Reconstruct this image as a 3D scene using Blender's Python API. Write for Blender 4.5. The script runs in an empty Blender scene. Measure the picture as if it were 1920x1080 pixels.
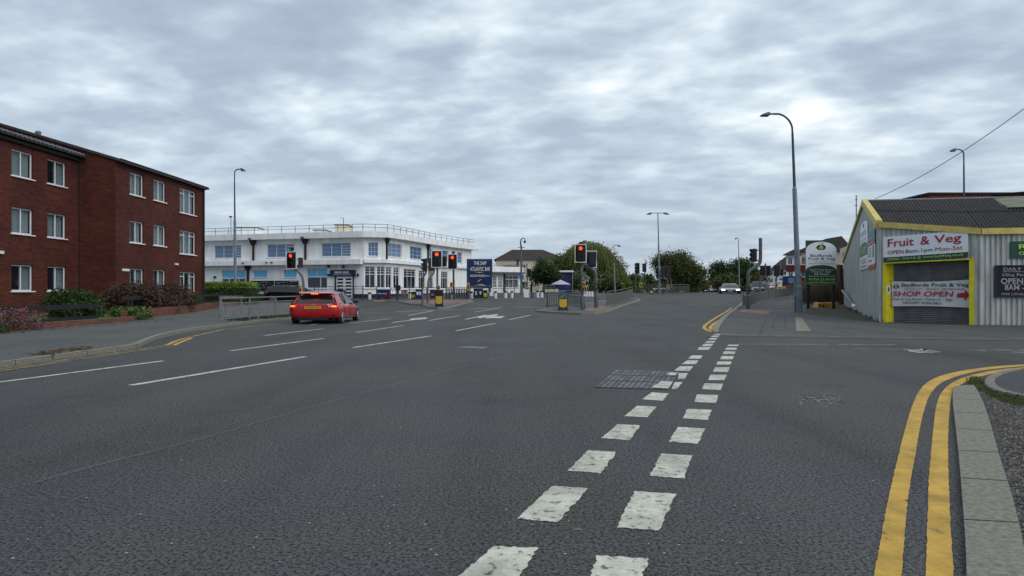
import bpy, bmesh, math, random
from mathutils import Vector, Matrix, noise
RN = random.Random(11)
rad = math.radians
# ---------------------------------------------------------------- camera, world, sun, exposure
F, CX, HZ, H = 1280.0, 960.0, 541.0, 1.4
sc = bpy.context.scene
cam_d = bpy.data.cameras.new("camera"); cam = bpy.data.objects.new("camera", cam_d)
sc.collection.objects.link(cam); sc.camera = cam
cam.location = (0, 0, H); cam.rotation_euler = (rad(90), 0, 0)
cam_d.sensor_width = 36; cam_d.lens = 36 * F / 1920; cam_d.shift_y = (HZ - 540) / 1920
cam_d.clip_start = 0.05; cam_d.clip_end = 6000
SUN_EL, SUN_AZ = rad(42), rad(128)          # azimuth measured from +Y towards +X
sun_d = bpy.data.lights.new("sun", 'SUN'); sun = bpy.data.objects.new("sun", sun_d)
sc.collection.objects.link(sun)
sun_d.energy = 1.5; sun_d.angle = rad(50); sun_d.color = (1.0, 0.965, 0.92)
sdir = Vector((math.sin(SUN_AZ) * math.cos(SUN_EL), math.cos(SUN_AZ) * math.cos(SUN_EL), math.sin(SUN_EL)))
sun.rotation_euler = sdir.to_track_quat('Z', 'Y').to_euler()
sc.view_settings.view_transform = 'Standard'; sc.view_settings.look = 'None'
sc.view_settings.gamma = 1; sc.view_settings.exposure = 0.22
w = bpy.data.worlds.new("World"); sc.world = w; w.use_nodes = True
def world_nodes():
    nt = w.node_tree; N = nt.nodes; L = nt.links; N.clear()
    out = N.new('ShaderNodeOutputWorld'); bg = N.new('ShaderNodeBackground'); bg2 = N.new('ShaderNodeBackground')
    sky = N.new('ShaderNodeTexSky'); sky.sky_type = 'NISHITA'; sky.sun_disc = False
    sky.sun_elevation = SUN_EL; sky.sun_rotation = SUN_AZ; sky.air_density = 1.3; sky.dust_density = 2.0
    bg.inputs[1].default_value = 0.085; L.new(sky.outputs[0], bg.inputs[0])
    tc = N.new('ShaderNodeTexCoord'); sp = N.new('ShaderNodeSeparateXYZ'); L.new(tc.outputs['Generated'], sp.inputs[0])
    def m(op, a, b=None, c=None):
        n = N.new('ShaderNodeMath'); n.operation = op
        for i, v in enumerate((a, b, c)):
            if v is None: continue
            if isinstance(v, (int, float)): n.inputs[i].default_value = v
            else: L.new(v, n.inputs[i])
        return n.outputs[0]
    z = m('MAXIMUM', sp.outputs[2], 0.0)
    zz = m('ADD', z, 0.16)
    u = m('DIVIDE', sp.outputs[0], zz); v = m('DIVIDE', sp.outputs[1], zz)
    def nz(su, sv, scale, det, rough, dist=0.0, off=0.0, rot=0.0):
        cb = N.new('ShaderNodeCombineXYZ')
        a = m('ADD', m('MULTIPLY', u, math.cos(rot)), m('MULTIPLY', v, math.sin(rot)))
        b = m('SUBTRACT', m('MULTIPLY', v, math.cos(rot)), m('MULTIPLY', u, math.sin(rot)))
        L.new(m('MULTIPLY', a, su), cb.inputs[0]); L.new(m('MULTIPLY', b, sv), cb.inputs[1]); cb.inputs[2].default_value = off
        t = N.new('ShaderNodeTexNoise'); t.inputs['Scale'].default_value = scale; t.inputs['Detail'].default_value = det
        t.inputs['Roughness'].default_value = rough; t.inputs['Distortion'].default_value = dist
        L.new(cb.outputs[0], t.inputs['Vector']); return t.outputs[0]
    big = nz(1, 1.1, 1.15, 2, .5, 0.2, 3.1, .3)
    mid = nz(1.0, 1.15, 3.9, 3, .5, 0.15, 4.4, -.35)
    fin = nz(1, 1.5, 9.0, 3, .5, 0.1, 1.3, -.3)
    s = m('ADD', m('ADD', m('MULTIPLY', big, .46), m('MULTIPLY', mid, .41)), m('MULTIPLY', fin, .13))
    s = m('ADD', s, m('MULTIPLY', m('SUBTRACT', m('ADD', m('MULTIPLY', sp.outputs[1], .8), m('MULTIPLY', sp.outputs[2], .6)), .85), .13))   # cloud is thinner towards the hidden sun
    s = m('SUBTRACT', s, m('MULTIPLY', m('MAXIMUM', m('SUBTRACT', 1.0, m('MULTIPLY', z, 3.2)), 0.0), .055))   # duller low cloud
    # less contrast towards the horizon
    k = m('MINIMUM', m('ADD', m('MULTIPLY', z, 2.6), .30), 1.0)
    s = m('ADD', m('MULTIPLY', m('SUBTRACT', s, .5), k), .5)
    cr = N.new('ShaderNodeValToRGB'); L.new(s, cr.inputs[0]); e = cr.color_ramp.elements
    e[0].position = .34; e[0].color = (.35, .42, .52, 1)
    e[1].position = .64; e[1].color = (.95, .99, 1.01, 1)
    for p_, c_ in ((.43, (.41, .49, .595, 1)), (.50, (.52, .61, .70, 1)), (.57, (.70, .79, .86, 1))):
        q = cr.color_ramp.elements.new(p_); q.color = c_
    L.new(cr.outputs[0], bg2.inputs[0]); bg2.inputs[1].default_value = 1.0
    mx = N.new('ShaderNodeMixShader'); mx.inputs[0].default_value = 0.9
    L.new(bg.outputs[0], mx.inputs[1]); L.new(bg2.outputs[0], mx.inputs[2]); L.new(mx.outputs[0], out.inputs[0])
world_nodes()
# ---------------------------------------------------------------- geometry of the place
def gz(y):
    t = min(1, max(0, (y - 40) / 40)); d = min(1, max(0, (y - 92) / 70)); return .85 * t * t * (3 - 2 * t) - .42 * d * d * (3 - 2 * d)
def depth(row, dz=0.0):
    a, b = .5, (92. if dz < .3 else 3000.)
    for _ in range(60):
        m_ = (a + b) / 2
        if HZ + F * (H - gz(m_) - dz) / m_ > row: a = m_
        else: b = m_
    return a
def gp(px, row, dz=0.0):
    y = depth(row, dz); return Vector(((px - CX) / F * y, y, gz(y) + dz))
def V(px, row, y): return Vector(((px - CX) / F * y, y, H - (row - HZ) * y / F))
def at(px, y, dz=0.0): return Vector(((px - CX) / F * y, y, gz(y) + dz))
# ---------------------------------------------------------------- materials
def mat(name, c, rough=.6, metal=0., var=.10, vs=3., bump=0., bs=40., spec=.4, emit=0., coat=0., c2=None, vmap=None):
    m = bpy.data.materials.new(name); m.use_nodes = True; nt = m.node_tree; N = nt.nodes; L = nt.links
    b = N['Principled BSDF']; b.inputs['Roughness'].default_value = rough; b.inputs['Metallic'].default_value = metal
    b.inputs['Specular IOR Level'].default_value = spec; b.inputs['Coat Weight'].default_value = coat
    tc = N.new('ShaderNodeTexCoord'); n = N.new('ShaderNodeTexNoise'); n.inputs['Scale'].default_value = vs
    n.inputs['Detail'].default_value = 5; L.new(tc.outputs['Object'], n.inputs['Vector'])
    if vmap:
        k = N.new('ShaderNodeMapping'); k.inputs['Scale'].default_value = vmap; L.new(tc.outputs['Object'], k.inputs[0]); L.new(k.outputs[0], n.inputs['Vector'])
    r = N.new('ShaderNodeValToRGB'); L.new(n.outputs[0], r.inputs[0])
    a = c2 or tuple(x * (1 - var * 1.6) for x in c)
    r.color_ramp.elements[0].position = .3; r.color_ramp.elements[1].position = .7
    r.color_ramp.elements[0].color = (*a, 1); r.color_ramp.elements[1].color = (*[min(1, x * (1 + (0 if c2 else var))) for x in c], 1)
    L.new(r.outputs[0], b.inputs['Base Color'])
    if bump:
        n2 = N.new('ShaderNodeTexNoise'); n2.inputs['Scale'].default_value = bs; n2.inputs['Detail'].default_value = 3
        L.new(tc.outputs['Object'], n2.inputs['Vector']); bp = N.new('ShaderNodeBump'); bp.inputs['Strength'].default_value = bump
        bp.inputs['Distance'].default_value = .02; L.new(n2.outputs[0], bp.inputs['Height']); L.new(bp.outputs[0], b.inputs['Normal'])
    if emit:
        b.inputs['Emission Color'].default_value = (*c, 1); b.inputs['Emission Strength'].default_value = emit
    return m
def asphalt(name, lo, hi, patch=.25, fine=75., tint=(1, .99, .97), bump=.9, pit=46.):
    m = bpy.data.materials.new(name); m.use_nodes = True; nt = m.node_tree; N = nt.nodes; L = nt.links
    b = N['Principled BSDF']; b.inputs['Roughness'].default_value = .72; b.inputs['Specular IOR Level'].default_value = .38
    tc = N.new('ShaderNodeTexCoord')
    def nz(s, d=4, r=.5, mp=None):
        n = N.new('ShaderNodeTexNoise'); n.inputs['Scale'].default_value = s; n.inputs['Detail'].default_value = d; n.inputs['Roughness'].default_value = r
        if mp:
            k = N.new('ShaderNodeMapping'); k.inputs['Scale'].default_value = mp; k.inputs['Rotation'].default_value = (0, 0, rad(-14)); L.new(tc.outputs['Object'], k.inputs[0]); L.new(k.outputs[0], n.inputs['Vector'])
        else: L.new(tc.outputs['Object'], n.inputs['Vector'])
        return n.outputs[0]
    def mth(op, x, y):
        n = N.new('ShaderNodeMath'); n.operation = op
        for i, q in enumerate((x, y)):
            if isinstance(q, (int, float)): n.inputs[i].default_value = q
            else: L.new(q, n.inputs[i])
        return n.outputs[0]
    vo = N.new('ShaderNodeTexVoronoi'); vo.inputs['Scale'].default_value = fine; L.new(tc.outputs['Object'], vo.inputs['Vector'])
    big = nz(patch, 3, .55); mid = nz(2.3, 5, .6); fn = nz(38, 3, .75); tr = nz(1., 4, .6, (.8, .05, 1))
    f = mth('ADD', mth('MULTIPLY', fn, 1.25), mth('MULTIPLY', vo.outputs['Distance'], .35))
    s = mth('ADD', mth('ADD', mth('MULTIPLY', f, .62), mth('MULTIPLY', big, .34)), mth('ADD', mth('MULTIPLY', mid, .14), mth('MULTIPLY', tr, .42)))
    r = N.new('ShaderNodeValToRGB'); L.new(s, r.inputs[0]); e = r.color_ramp.elements
    e[0].position = .74; e[0].color = (*[lo * t for t in tint], 1); e[1].position = 1.09; e[1].color = (*[hi * t for t in tint], 1)
    pr = N.new('ShaderNodeMapRange'); L.new(nz(pit, 3, .72), pr.inputs[0]); pr.inputs[1].default_value = .40; pr.inputs[2].default_value = .48; pr.inputs[3].default_value = .14; pr.inputs[4].default_value = 1.0
    pg = N.new('ShaderNodeMapRange'); L.new(nz(pit * .5, 5, .75), pg.inputs[0]); pg.inputs[1].default_value = .36; pg.inputs[2].default_value = .44; pg.inputs[3].default_value = .45; pg.inputs[4].default_value = 1.0
    sv = N.new('ShaderNodeVectorMath'); sv.operation = 'SCALE'; L.new(r.outputs[0], sv.inputs[0]); L.new(mth('MULTIPLY', pr.outputs[0], pg.outputs[0]), sv.inputs['Scale'])
    hu = N.new('ShaderNodeMix'); hu.data_type = 'RGBA'; hu.blend_type = 'MULTIPLY'; hu.inputs[0].default_value = 1.0; L.new(sv.outputs[0], hu.inputs[6])
    hr_ = N.new('ShaderNodeValToRGB'); L.new(nz(.35, 4, .6), hr_.inputs[0]); hr_.color_ramp.elements[0].position = .38; hr_.color_ramp.elements[0].color = (.95, .97, 1.06, 1); hr_.color_ramp.elements[1].position = .62; hr_.color_ramp.elements[1].color = (1.04, 1.06, .94, 1); L.new(hr_.outputs[0], hu.inputs[7])
    L.new(hu.outputs[2], b.inputs['Base Color'])
    bp = N.new('ShaderNodeBump'); bp.inputs['Strength'].default_value = bump; bp.inputs['Distance'].default_value = .012
    f = mth('ADD', f, pr.outputs[0])
    L.new(f, bp.inputs['Height']); L.new(bp.outputs[0], b.inputs['Normal']); return m
def paint_worn(name, c, dark, amount=.36, sc_=9.):
    m = bpy.data.materials.new(name); m.use_nodes = True; nt = m.node_tree; N = nt.nodes; L = nt.links
    b = N['Principled BSDF']; b.inputs['Roughness'].default_value = .75
    tc = N.new('ShaderNodeTexCoord'); n = N.new('ShaderNodeTexNoise'); n.inputs['Scale'].default_value = sc_; n.inputs['Detail'].default_value = 9; n.inputs['Roughness'].default_value = .68
    L.new(tc.outputs['Object'], n.inputs['Vector'])
    r = N.new('ShaderNodeValToRGB'); L.new(n.outputs[0], r.inputs[0]); e = r.color_ramp.elements
    e[0].position = amount - .02; e[0].color = (*dark, 1); e[1].position = amount + .03; e[1].color = (*[x * .86 for x in c], 1)
    q = r.color_ramp.elements.new(amount + .22); q.color = (*c, 1)
    n3 = N.new('ShaderNodeTexNoise'); n3.inputs['Scale'].default_value = 2.6; n3.inputs['Detail'].default_value = 6; n3.inputs['Roughness'].default_value = .7; L.new(tc.outputs['Object'], n3.inputs['Vector'])
    g3 = N.new('ShaderNodeMapRange'); L.new(n3.outputs[0], g3.inputs[0]); g3.inputs[1].default_value = .35; g3.inputs[2].default_value = .6; g3.inputs[3].default_value = .62; g3.inputs[4].default_value = 1.06
    v3 = N.new('ShaderNodeVectorMath'); v3.operation = 'SCALE'; L.new(r.outputs[0], v3.inputs[0]); L.new(g3.outputs[0], v3.inputs['Scale'])
    L.new(v3.outputs[0], b.inputs['Base Color'])
    bp = N.new('ShaderNodeBump'); bp.inputs['Strength'].default_value = .5; bp.inputs['Distance'].default_value = .01
    n2 = N.new('ShaderNodeTexNoise'); n2.inputs['Scale'].default_value = 60; L.new(tc.outputs['Object'], n2.inputs['Vector'])
    L.new(n2.outputs[0], bp.inputs['Height']); L.new(bp.outputs[0], b.inputs['Normal']); return m
def brick(name, c1, c2, mortar, axis, scale=1.0, w=.30, h=.085):
    m = bpy.data.materials.new(name); m.use_nodes = True; nt = m.node_tree; N = nt.nodes; L = nt.links
    b = N['Principled BSDF']; b.inputs['Roughness'].default_value = .85; b.inputs['Specular IOR Level'].default_value = .2
    tc = N.new('ShaderNodeTexCoord'); sp = N.new('ShaderNodeSeparateXYZ'); L.new(tc.outputs['Object'], sp.inputs[0])
    cb = N.new('ShaderNodeCombineXYZ'); L.new(sp.outputs[axis], cb.inputs[0]); L.new(sp.outputs[2], cb.inputs[1])
    t = N.new('ShaderNodeTexBrick'); L.new(cb.outputs[0], t.inputs['Vector'])
    t.inputs['Scale'].default_value = scale; t.inputs['Brick Width'].default_value = w; t.inputs['Row Height'].default_value = h
    t.inputs['Mortar Size'].default_value = .010; t.inputs['Color1'].default_value = (*c1, 1); t.inputs['Color2'].default_value = (*c2, 1); t.inputs['Mortar'].default_value = (*mortar, 1)
    n = N.new('ShaderNodeTexNoise'); n.inputs['Scale'].default_value = .55; n.inputs['Detail'].default_value = 6; n.inputs['Roughness'].default_value = .6
    L.new(tc.outputs['Object'], n.inputs['Vector'])
    n3 = N.new('ShaderNodeTexNoise'); n3.inputs['Scale'].default_value = 1.; n3.inputs['Detail'].default_value = 3
    mp = N.new('ShaderNodeMapping'); mp.inputs['Scale'].default_value = (2, 2, 12.0); L.new(tc.outputs['Object'], mp.inputs[0]); L.new(mp.outputs[0], n3.inputs['Vector'])
    ad = N.new('ShaderNodeMath'); ad.operation = 'ADD'; L.new(n.outputs[0], ad.inputs[0]); L.new(n3.outputs[0], ad.inputs[1])
    r = N.new('ShaderNodeMapRange'); r.inputs[1].default_value = .6; r.inputs[2].default_value = 1.4; r.inputs[3].default_value = .50; r.inputs[4].default_value = 1.42
    L.new(ad.outputs[0], r.inputs[0])
    mx = N.new('ShaderNodeVectorMath'); mx.operation = 'SCALE'; L.new(t.outputs[0], mx.inputs[0]); L.new(r.outputs[0], mx.inputs['Scale'])
    L.new(mx.outputs[0], b.inputs['Base Color'])
    bp = N.new('ShaderNodeBump'); bp.inputs['Strength'].default_value = .5; bp.inputs['Distance'].default_value = .01; bp.invert = True
    L.new(t.outputs['Fac'], bp.inputs['Height']); L.new(bp.outputs[0], b.inputs['Normal']); return m
def glass(name, tint, see=.5, rough=.03):
    """a pane one can partly see through; the rest mirrors the sky"""
    m = bpy.data.materials.new(name); m.use_nodes = True; nt = m.node_tree; N = nt.nodes; L = nt.links
    b = N['Principled BSDF']; b.inputs['Base Color'].default_value = (*tint, 1); b.inputs['Roughness'].default_value = rough; b.inputs['Specular IOR Level'].default_value = .9
    tr = N.new('ShaderNodeBsdfTransparent'); tr.inputs[0].default_value = (.85, .9, .92, 1)
    mx = N.new('ShaderNodeMixShader'); mx.inputs[0].default_value = see
    tc = N.new('ShaderNodeTexCoord'); n = N.new('ShaderNodeTexNoise'); n.inputs['Scale'].default_value = .9; L.new(tc.outputs['Object'], n.inputs['Vector'])
    bp = N.new('ShaderNodeBump'); bp.inputs['Strength'].default_value = .15; bp.inputs['Distance'].default_value = .05; L.new(n.outputs[0], bp.inputs['Height']); L.new(bp.outputs[0], b.inputs['Normal'])
    L.new(b.outputs[0], mx.inputs[1]); L.new(tr.outputs[0], mx.inputs[2]); L.new(mx.outputs[0], N['Material Output'].inputs[0]); return m
def leafmat(name, c, c2=None):
    m = bpy.data.materials.new(name); m.use_nodes = True; nt = m.node_tree; N = nt.nodes; L = nt.links
    b = N['Principled BSDF']; b.inputs['Roughness'].default_value = .6; b.inputs['Specular IOR Level'].default_value = .25
    tc = N.new('ShaderNodeTexCoord'); n = N.new('ShaderNodeTexNoise'); n.inputs['Scale'].default_value = 1.7; n.inputs['Detail'].default_value = 6
    L.new(tc.outputs['Object'], n.inputs['Vector']); r = N.new('ShaderNodeValToRGB'); L.new(n.outputs[0], r.inputs[0])
    r.color_ramp.elements[0].position = .35; r.color_ramp.elements[1].position = .65
    r.color_ramp.elements[0].color = (*(c2 or [x * .6 for x in c]), 1); r.color_ramp.elements[1].color = (*c, 1)
    L.new(r.outputs[0], b.inputs['Base Color'])
    tl = N.new('ShaderNodeBsdfTranslucent'); L.new(r.outputs[0], tl.inputs[0]); mx = N.new('ShaderNodeMixShader'); mx.inputs[0].default_value = .25
    L.new(b.outputs[0], mx.inputs[1]); L.new(tl.outputs[0], mx.inputs[2]); L.new(mx.outputs[0], N['Material Output'].inputs[0]); return m
MT = dict(
 road=asphalt('road_asphalt', .023, .088),
 pave=asphalt('pavement_asphalt', .048, .115, .5, 90, (.98, 1.03, .97), .4),
 pave2=asphalt('corner_pavement_asphalt', .032, .092, .6, 90, (1, 1, .97), .5),
 verge=asphalt('gritty_ground', .020, .12, 2.5, 60, (1, .95, .88), 1.5, 28),
 seam=asphalt('worn_seam', .032, .100, .4, 80, (1, 1, 1), .3),
 patch=asphalt('patched_asphalt', .06, .19, .8, 60, (1, 1, .98), .9),
 kerb=mat('kerb_concrete', (.255, .245, .195), .9, var=.22, vs=26, bump=.9, bs=120),
 joint=mat('kerb_joint', (.05, .05, .045), .9),
 white=paint_worn('white_road_paint', (.58, .58, .48), (.12, .12, .11), .405, 16),
 whitef=paint_worn('faded_road_paint', (.42, .42, .40), (.09, .09, .09), .47, 4),
 yellow=paint_worn('yellow_road_paint', (.54, .325, .045), (.16, .12, .06), .33, 6),
 yellowf=paint_worn('faded_yellow_paint', (.40, .30, .12), (.10, .10, .09), .46, 3),
 tact=mat('tactile_red_paving', (.21, .125, .105), .85, var=.2, vs=3, bump=.4),
 tactb=mat('buff_ribbed_paving', (.27, .25, .20), .85, var=.2, vs=5, bump=.4),
 grass=mat('short_grass', (.09, .15, .035), .9, var=.4, vs=6, bump=.8, bs=60),
 soil=mat('garden_soil', (.06, .045, .03), .95, var=.3, vs=5, bump=.8),
 galv=mat('galvanised_steel', (.21, .22, .22), .55, .35, var=.2, vs=6, bump=.1),
 galvd=mat('weathered_steel', (.13, .14, .135), .6, .3, var=.25, vs=6),
 lamp=mat('painted_grey_column', (.20, .235, .28), .5, .1, var=.15, vs=2),
 lampd=mat('dark_column', (.055, .065, .08), .45, .2, var=.1),
 black=mat('black_plastic', (.012, .012, .014), .45, var=.1),
 blackm=mat('matt_black', (.02, .02, .022), .8, var=.1),
 boardw=mat('white_reflective_edge', (.75, .75, .74), .5, var=.05),
 upvc=mat('white_window_frame', (.80, .80, .80), .35, var=.03),
 render=mat('white_painted_render', (.84, .85, .84), .6, var=.09, vs=1.6, bump=.05, vmap=(1.5, 1.5, .3)),
 cream=mat('cream_render', (.68, .62, .47), .8, var=.06, vs=.7),
 navy=mat('navy_panel', (.008, .022, .085), .4, var=.1),
 navyc=mat('navy_canvas', (.014, .02, .085), .8, var=.12),
 dkblue=mat('dark_blue_paint', (.012, .018, .035), .5, var=.1),
 curtain=mat('pale_curtain', (.74, .77, .77), .9, var=.10, vs=7),
 room=mat('dark_interior', (.02, .018, .016), .95, var=.4, vs=1.5),
 roomw=mat('pale_interior', (.30, .29, .27), .95, var=.5, vs=1.),
 pane=glass('window_glass', (.02, .03, .035), .74),
 paned=glass('dark_window_glass', (.012, .022, .035), .35),
 paneb=glass('blue_film_glass', (.09, .20, .36), .10),
 film=glass('bright_blue_film', (.04, .42, .70), .0, .12),
 carglass=glass('car_glass', (.012, .014, .016), .12),
 tile=mat('dark_roof_tile', (.045, .04, .042), .8, var=.3, vs=5, bump=.5, bs=8),
 tileb=mat('brown_roof_tile', (.034, .023, .020), .85, var=.3, vs=2, bump=.5, bs=6),
 slate=mat('grey_slate_edge', (.16, .17, .19), .6, var=.2, vs=4),
 brickx=brick('red_brick_along_y', (.118, .031, .021), (.082, .022, .016), (.050, .022, .017), 1),
 bricky=brick('red_brick_along_x', (.118, .031, .021), (.082, .022, .016), (.050, .022, .017), 0),
 brickw=brick('garden_wall_brick', (.20, .07, .045), (.14, .05, .035), (.12, .10, .08), 1, 1, .3, .09),
 brickf=brick('far_red_brick', (.26, .075, .045), (.20, .055, .035), (.12, .07, .05), 0, 1, .3, .1),
 fencew=mat('dark_stained_wood', (.014, .014, .016), .7, var=.3, vs=4, bump=.3),
 bark=mat('bark', (.06, .045, .035), .9, var=.3, vs=6, bump=.6, bs=20),
 tyre=mat('tyre_rubber', (.012, .012, .012), .85),
 rim=mat('alloy_rim', (.38, .38, .39), .35, .7),
 red=mat('red_car_paint', (.38, .005, .010), .26, .0, var=.02, coat=.35),
 blackcar=mat('black_car_paint', (.006, .007, .010), .2, .2, var=.02, coat=.9),
 silver=mat('silver_blue_car_paint', (.30, .35, .38), .28, .4, var=.02, coat=.7),
 whitecar=mat('white_car_paint', (.66, .68, .70), .3, .0, var=.02, coat=.6),
 tail=mat('lit_tail_lamp', (1.0, .20, .05), .3, var=.02, emit=1.8),
 tailr=mat('red_tail_lens', (.42, .012, .012), .2, var=.02, coat=.5),
 headl=mat('lit_headlamp', (.95, .97, 1.0), .2, var=.01, emit=3),
 plate=mat('yellow_number_plate', (.62, .46, .03), .5, var=.03),
 platew=mat('white_number_plate', (.7, .7, .68), .5, var=.03),
 chrome=mat('chrome', (.6, .6, .62), .15, .9, var=.02),
 redl=mat('lit_red_lens', (1.0, .06, .015), .4, var=.01, emit=1.7),
 lensd=mat('unlit_lens', (.022, .020, .018), .25, var=.2),
 yel=mat('signal_yellow', (.56, .33, .03), .5, var=.08),
 yelb=mat('bollard_yellow', (.55, .38, .03), .45, var=.10, vs=8),
 blue=mat('keep_left_blue', (.03, .14, .42), .45, var=.05),
 bluedull=mat('dirty_blue_shell', (.06, .09, .12), .5, var=.15, vs=9),
 wht=mat('white_plastic', (.72, .73, .73), .5, var=.08, vs=8),
 letter=mat('white_lettering', (.78, .78, .76), .6, var=.02),
 gold=mat('gold_lettering', (.55, .50, .22), .6, var=.05),
 sheet=mat('grey_corrugated_sheet', (.47, .49, .455), .5, .0, var=.22, vs=2.2, bump=.05, vmap=(2.2, 2.2, .35)),
 shut=mat('grey_shutter', (.17, .17, .175), .5, .3, var=.15, vs=3),
 yframe=mat('yellow_painted_steel', (.72, .62, .012), .45, var=.08, vs=4),
 fascia=mat('faded_yellow_fascia', (.62, .50, .14), .6, var=.14, vs=3),
 asbestos=mat('weathered_corrugated_cement', (.050, .043, .041), .9, var=.5, vs=4.5, bump=.6, bs=14, c2=(.014, .013, .013)),
 moss=mat('mossy_sheet', (.20, .21, .15), .85, var=.45, vs=1.6, c2=(.10, .11, .06)),
 signw=mat('white_sign_face', (.76, .79, .83), .45, var=.03),
 signg=mat('dark_green_sign', (.018, .065, .040), .5, var=.06),
 signg2=mat('mid_green_sign', (.055, .16, .045), .5, var=.06),
 crim=mat('crimson_lettering', (.36, .010, .035), .5, var=.03),
 dgreen=mat('dark_green_lettering', (.012, .045, .035), .5, var=.03),
 lime=mat('lime_lettering', (.45, .70, .16), .5, var=.03),
 teal=mat('teal_poster', (.05, .24, .22), .5, var=.3, vs=6),
 orange=mat('orange_poster', (.55, .17, .04), .5, var=.1),
 chalkb=mat('chalkboard', (.012, .013, .020), .8, var=.3, vs=4),
 chalk=mat('chalk', (.42, .42, .44), .9, var=.2, vs=20),
 cloth=mat('banner_cloth', (.60, .60, .61), .7, var=.05, vs=3, bump=.1, bs=6),
 avoc=mat('avocado_yellow', (.62, .60, .16), .5, var=.05),
 brown=mat('pip_brown', (.16, .03, .015), .5, var=.1),
 wood=mat('rough_timber', (.17, .12, .08), .85, var=.3, vs=6),
 hung=mat('red_hung_tile', (.13, .022, .018), .8, var=.2, vs=4),
 skip=mat('orange_yellow_plastic', (.62, .30, .02), .5, var=.15, vs=3),
 skin=mat('skin', (.45, .27, .19), .6), clothd=mat('dark_clothing', (.02, .02, .03), .85, var=.3),
 gcab=mat('grey_cabinet', (.10, .13, .12), .6, var=.15),
 lf1=leafmat('leaf_green', (.085, .150, .035)), lf2=leafmat('leaf_dark', (.034, .062, .020)), lf3=leafmat('leaf_olive', (.15, .17, .045)),
 lf4=leafmat('leaf_autumn', (.18, .12, .035)), lfh=leafmat('hedge_top_green', (.22, .33, .06)), lfw=leafmat('willow_leaf', (.24, .26, .075)), lfw2=leafmat('willow_leaf_dark', (.10, .125, .04)),
 lfp=leafmat('heather_pink', (.36, .12, .18)), lfb=leafmat('bare_brown_twig', (.085, .055, .045)), lfd=leafmat('dry_brown_stalk', (.20, .15, .105)),
 lfd2=leafmat('fallen_leaf', (.24, .13, .06)), weed=leafmat('weed_green', (.12, .19, .04)),
)
# ---------------------------------------------------------------- mesh building
class MB:
    def __init__(s): s.v = []; s.f = []; s.m = []; s.cur = 0
    def add(s, vs, fs):
        o = len(s.v); s.v += [Vector(x) for x in vs]; s.f += [tuple(i + o for i in f) for f in fs]; s.m += [s.cur] * len(fs); return s
    def quad(s, a, b, c, d): return s.add([a, b, c, d], [(0, 1, 2, 3)])
    def hexa(s, p): return s.add(p, [(0, 3, 2, 1), (4, 5, 6, 7), (0, 1, 5, 4), (1, 2, 6, 5), (2, 3, 7, 6), (3, 0, 4, 7)])
    def box(s, x0, x1, y0, y1, z0, z1):
        return s.hexa([(x0, y0, z0), (x1, y0, z0), (x1, y1, z0), (x0, y1, z0), (x0, y0, z1), (x1, y0, z1), (x1, y1, z1), (x0, y1, z1)])
    def fbox(s, f, u0, u1, n0, n1, z0, z1):
        p = f.p; return s.hexa([p(u0, n1, z0), p(u1, n1, z0), p(u1, n0, z0), p(u0, n0, z0), p(u0, n1, z1), p(u1, n1, z1), p(u1, n0, z1), p(u0, n0, z1)])
    def tube(s, pts, r, seg=8, cap=True):
        pts = [Vector(p) for p in pts]; n = len(pts); r = r if isinstance(r, (list, tuple)) else [r] * n
        o = len(s.v); ref = None
        for i, p in enumerate(pts):
            t = (pts[min(i + 1, n - 1)] - pts[max(i - 1, 0)]).normalized()
            if ref is None:
                ref = Vector((1, 0, 0)) if abs(t.x) < .9 else Vector((0, 1, 0))
            a = (ref - t * ref.dot(t)).normalized(); b = t.cross(a); ref = a
            for k in range(seg):
                an = 2 * math.pi * k / seg; s.v.append(p + (a * math.cos(an) + b * math.sin(an)) * r[i])
        fs = []
        for i in range(n - 1):
            for k in range(seg):
                k2 = (k + 1) % seg; fs.append((o + i * seg + k, o + i * seg + k2, o + (i + 1) * seg + k2, o + (i + 1) * seg + k))
        if cap: fs.append(tuple(o + k for k in reversed(range(seg)))); fs.append(tuple(o + (n - 1) * seg + k for k in range(seg)))
        s.f += fs; s.m += [s.cur] * len(fs); return s
    def lathe(s, c, prof, seg=16):
        c = Vector(c); return s.tube([c + Vector((0, 0, z)) for r, z in prof], [r for r, z in prof], seg)
    def disc(s, c, n, r, seg=16, ry=None, th=.01):
        c = Vector(c); n = Vector(n).normalized(); a = n.orthogonal().normalized()
        if abs(n.z) < .9: a = Vector((0, 0, 1)).cross(n).normalized()
        b = n.cross(a); ry = ry or r
        vs = [c + a * math.cos(2 * math.pi * k / seg) * r + b * math.sin(2 * math.pi * k / seg) * ry for k in range(seg)]
        vs2 = [v + n * th for v in vs]
        return s.add(vs + vs2, [tuple(range(seg, 2 * seg))] + [(k, (k + 1) % seg, (k + 1) % seg + seg, k + seg) for k in range(seg)] + [tuple(reversed(range(seg)))])
    def prism(s, f, poly, n0, n1):
        """poly of (u,z) in frame f, counter-clockwise seen from outside"""
        k = len(poly); return s.add([f.p(u, n1, z) for u, z in poly] + [f.p(u, n0, z) for u, z in poly],
            [tuple(range(k)), tuple(reversed(range(k, 2 * k)))] + [(i, i + k, (i + 1) % k + k, (i + 1) % k) for i in range(k)])
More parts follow.
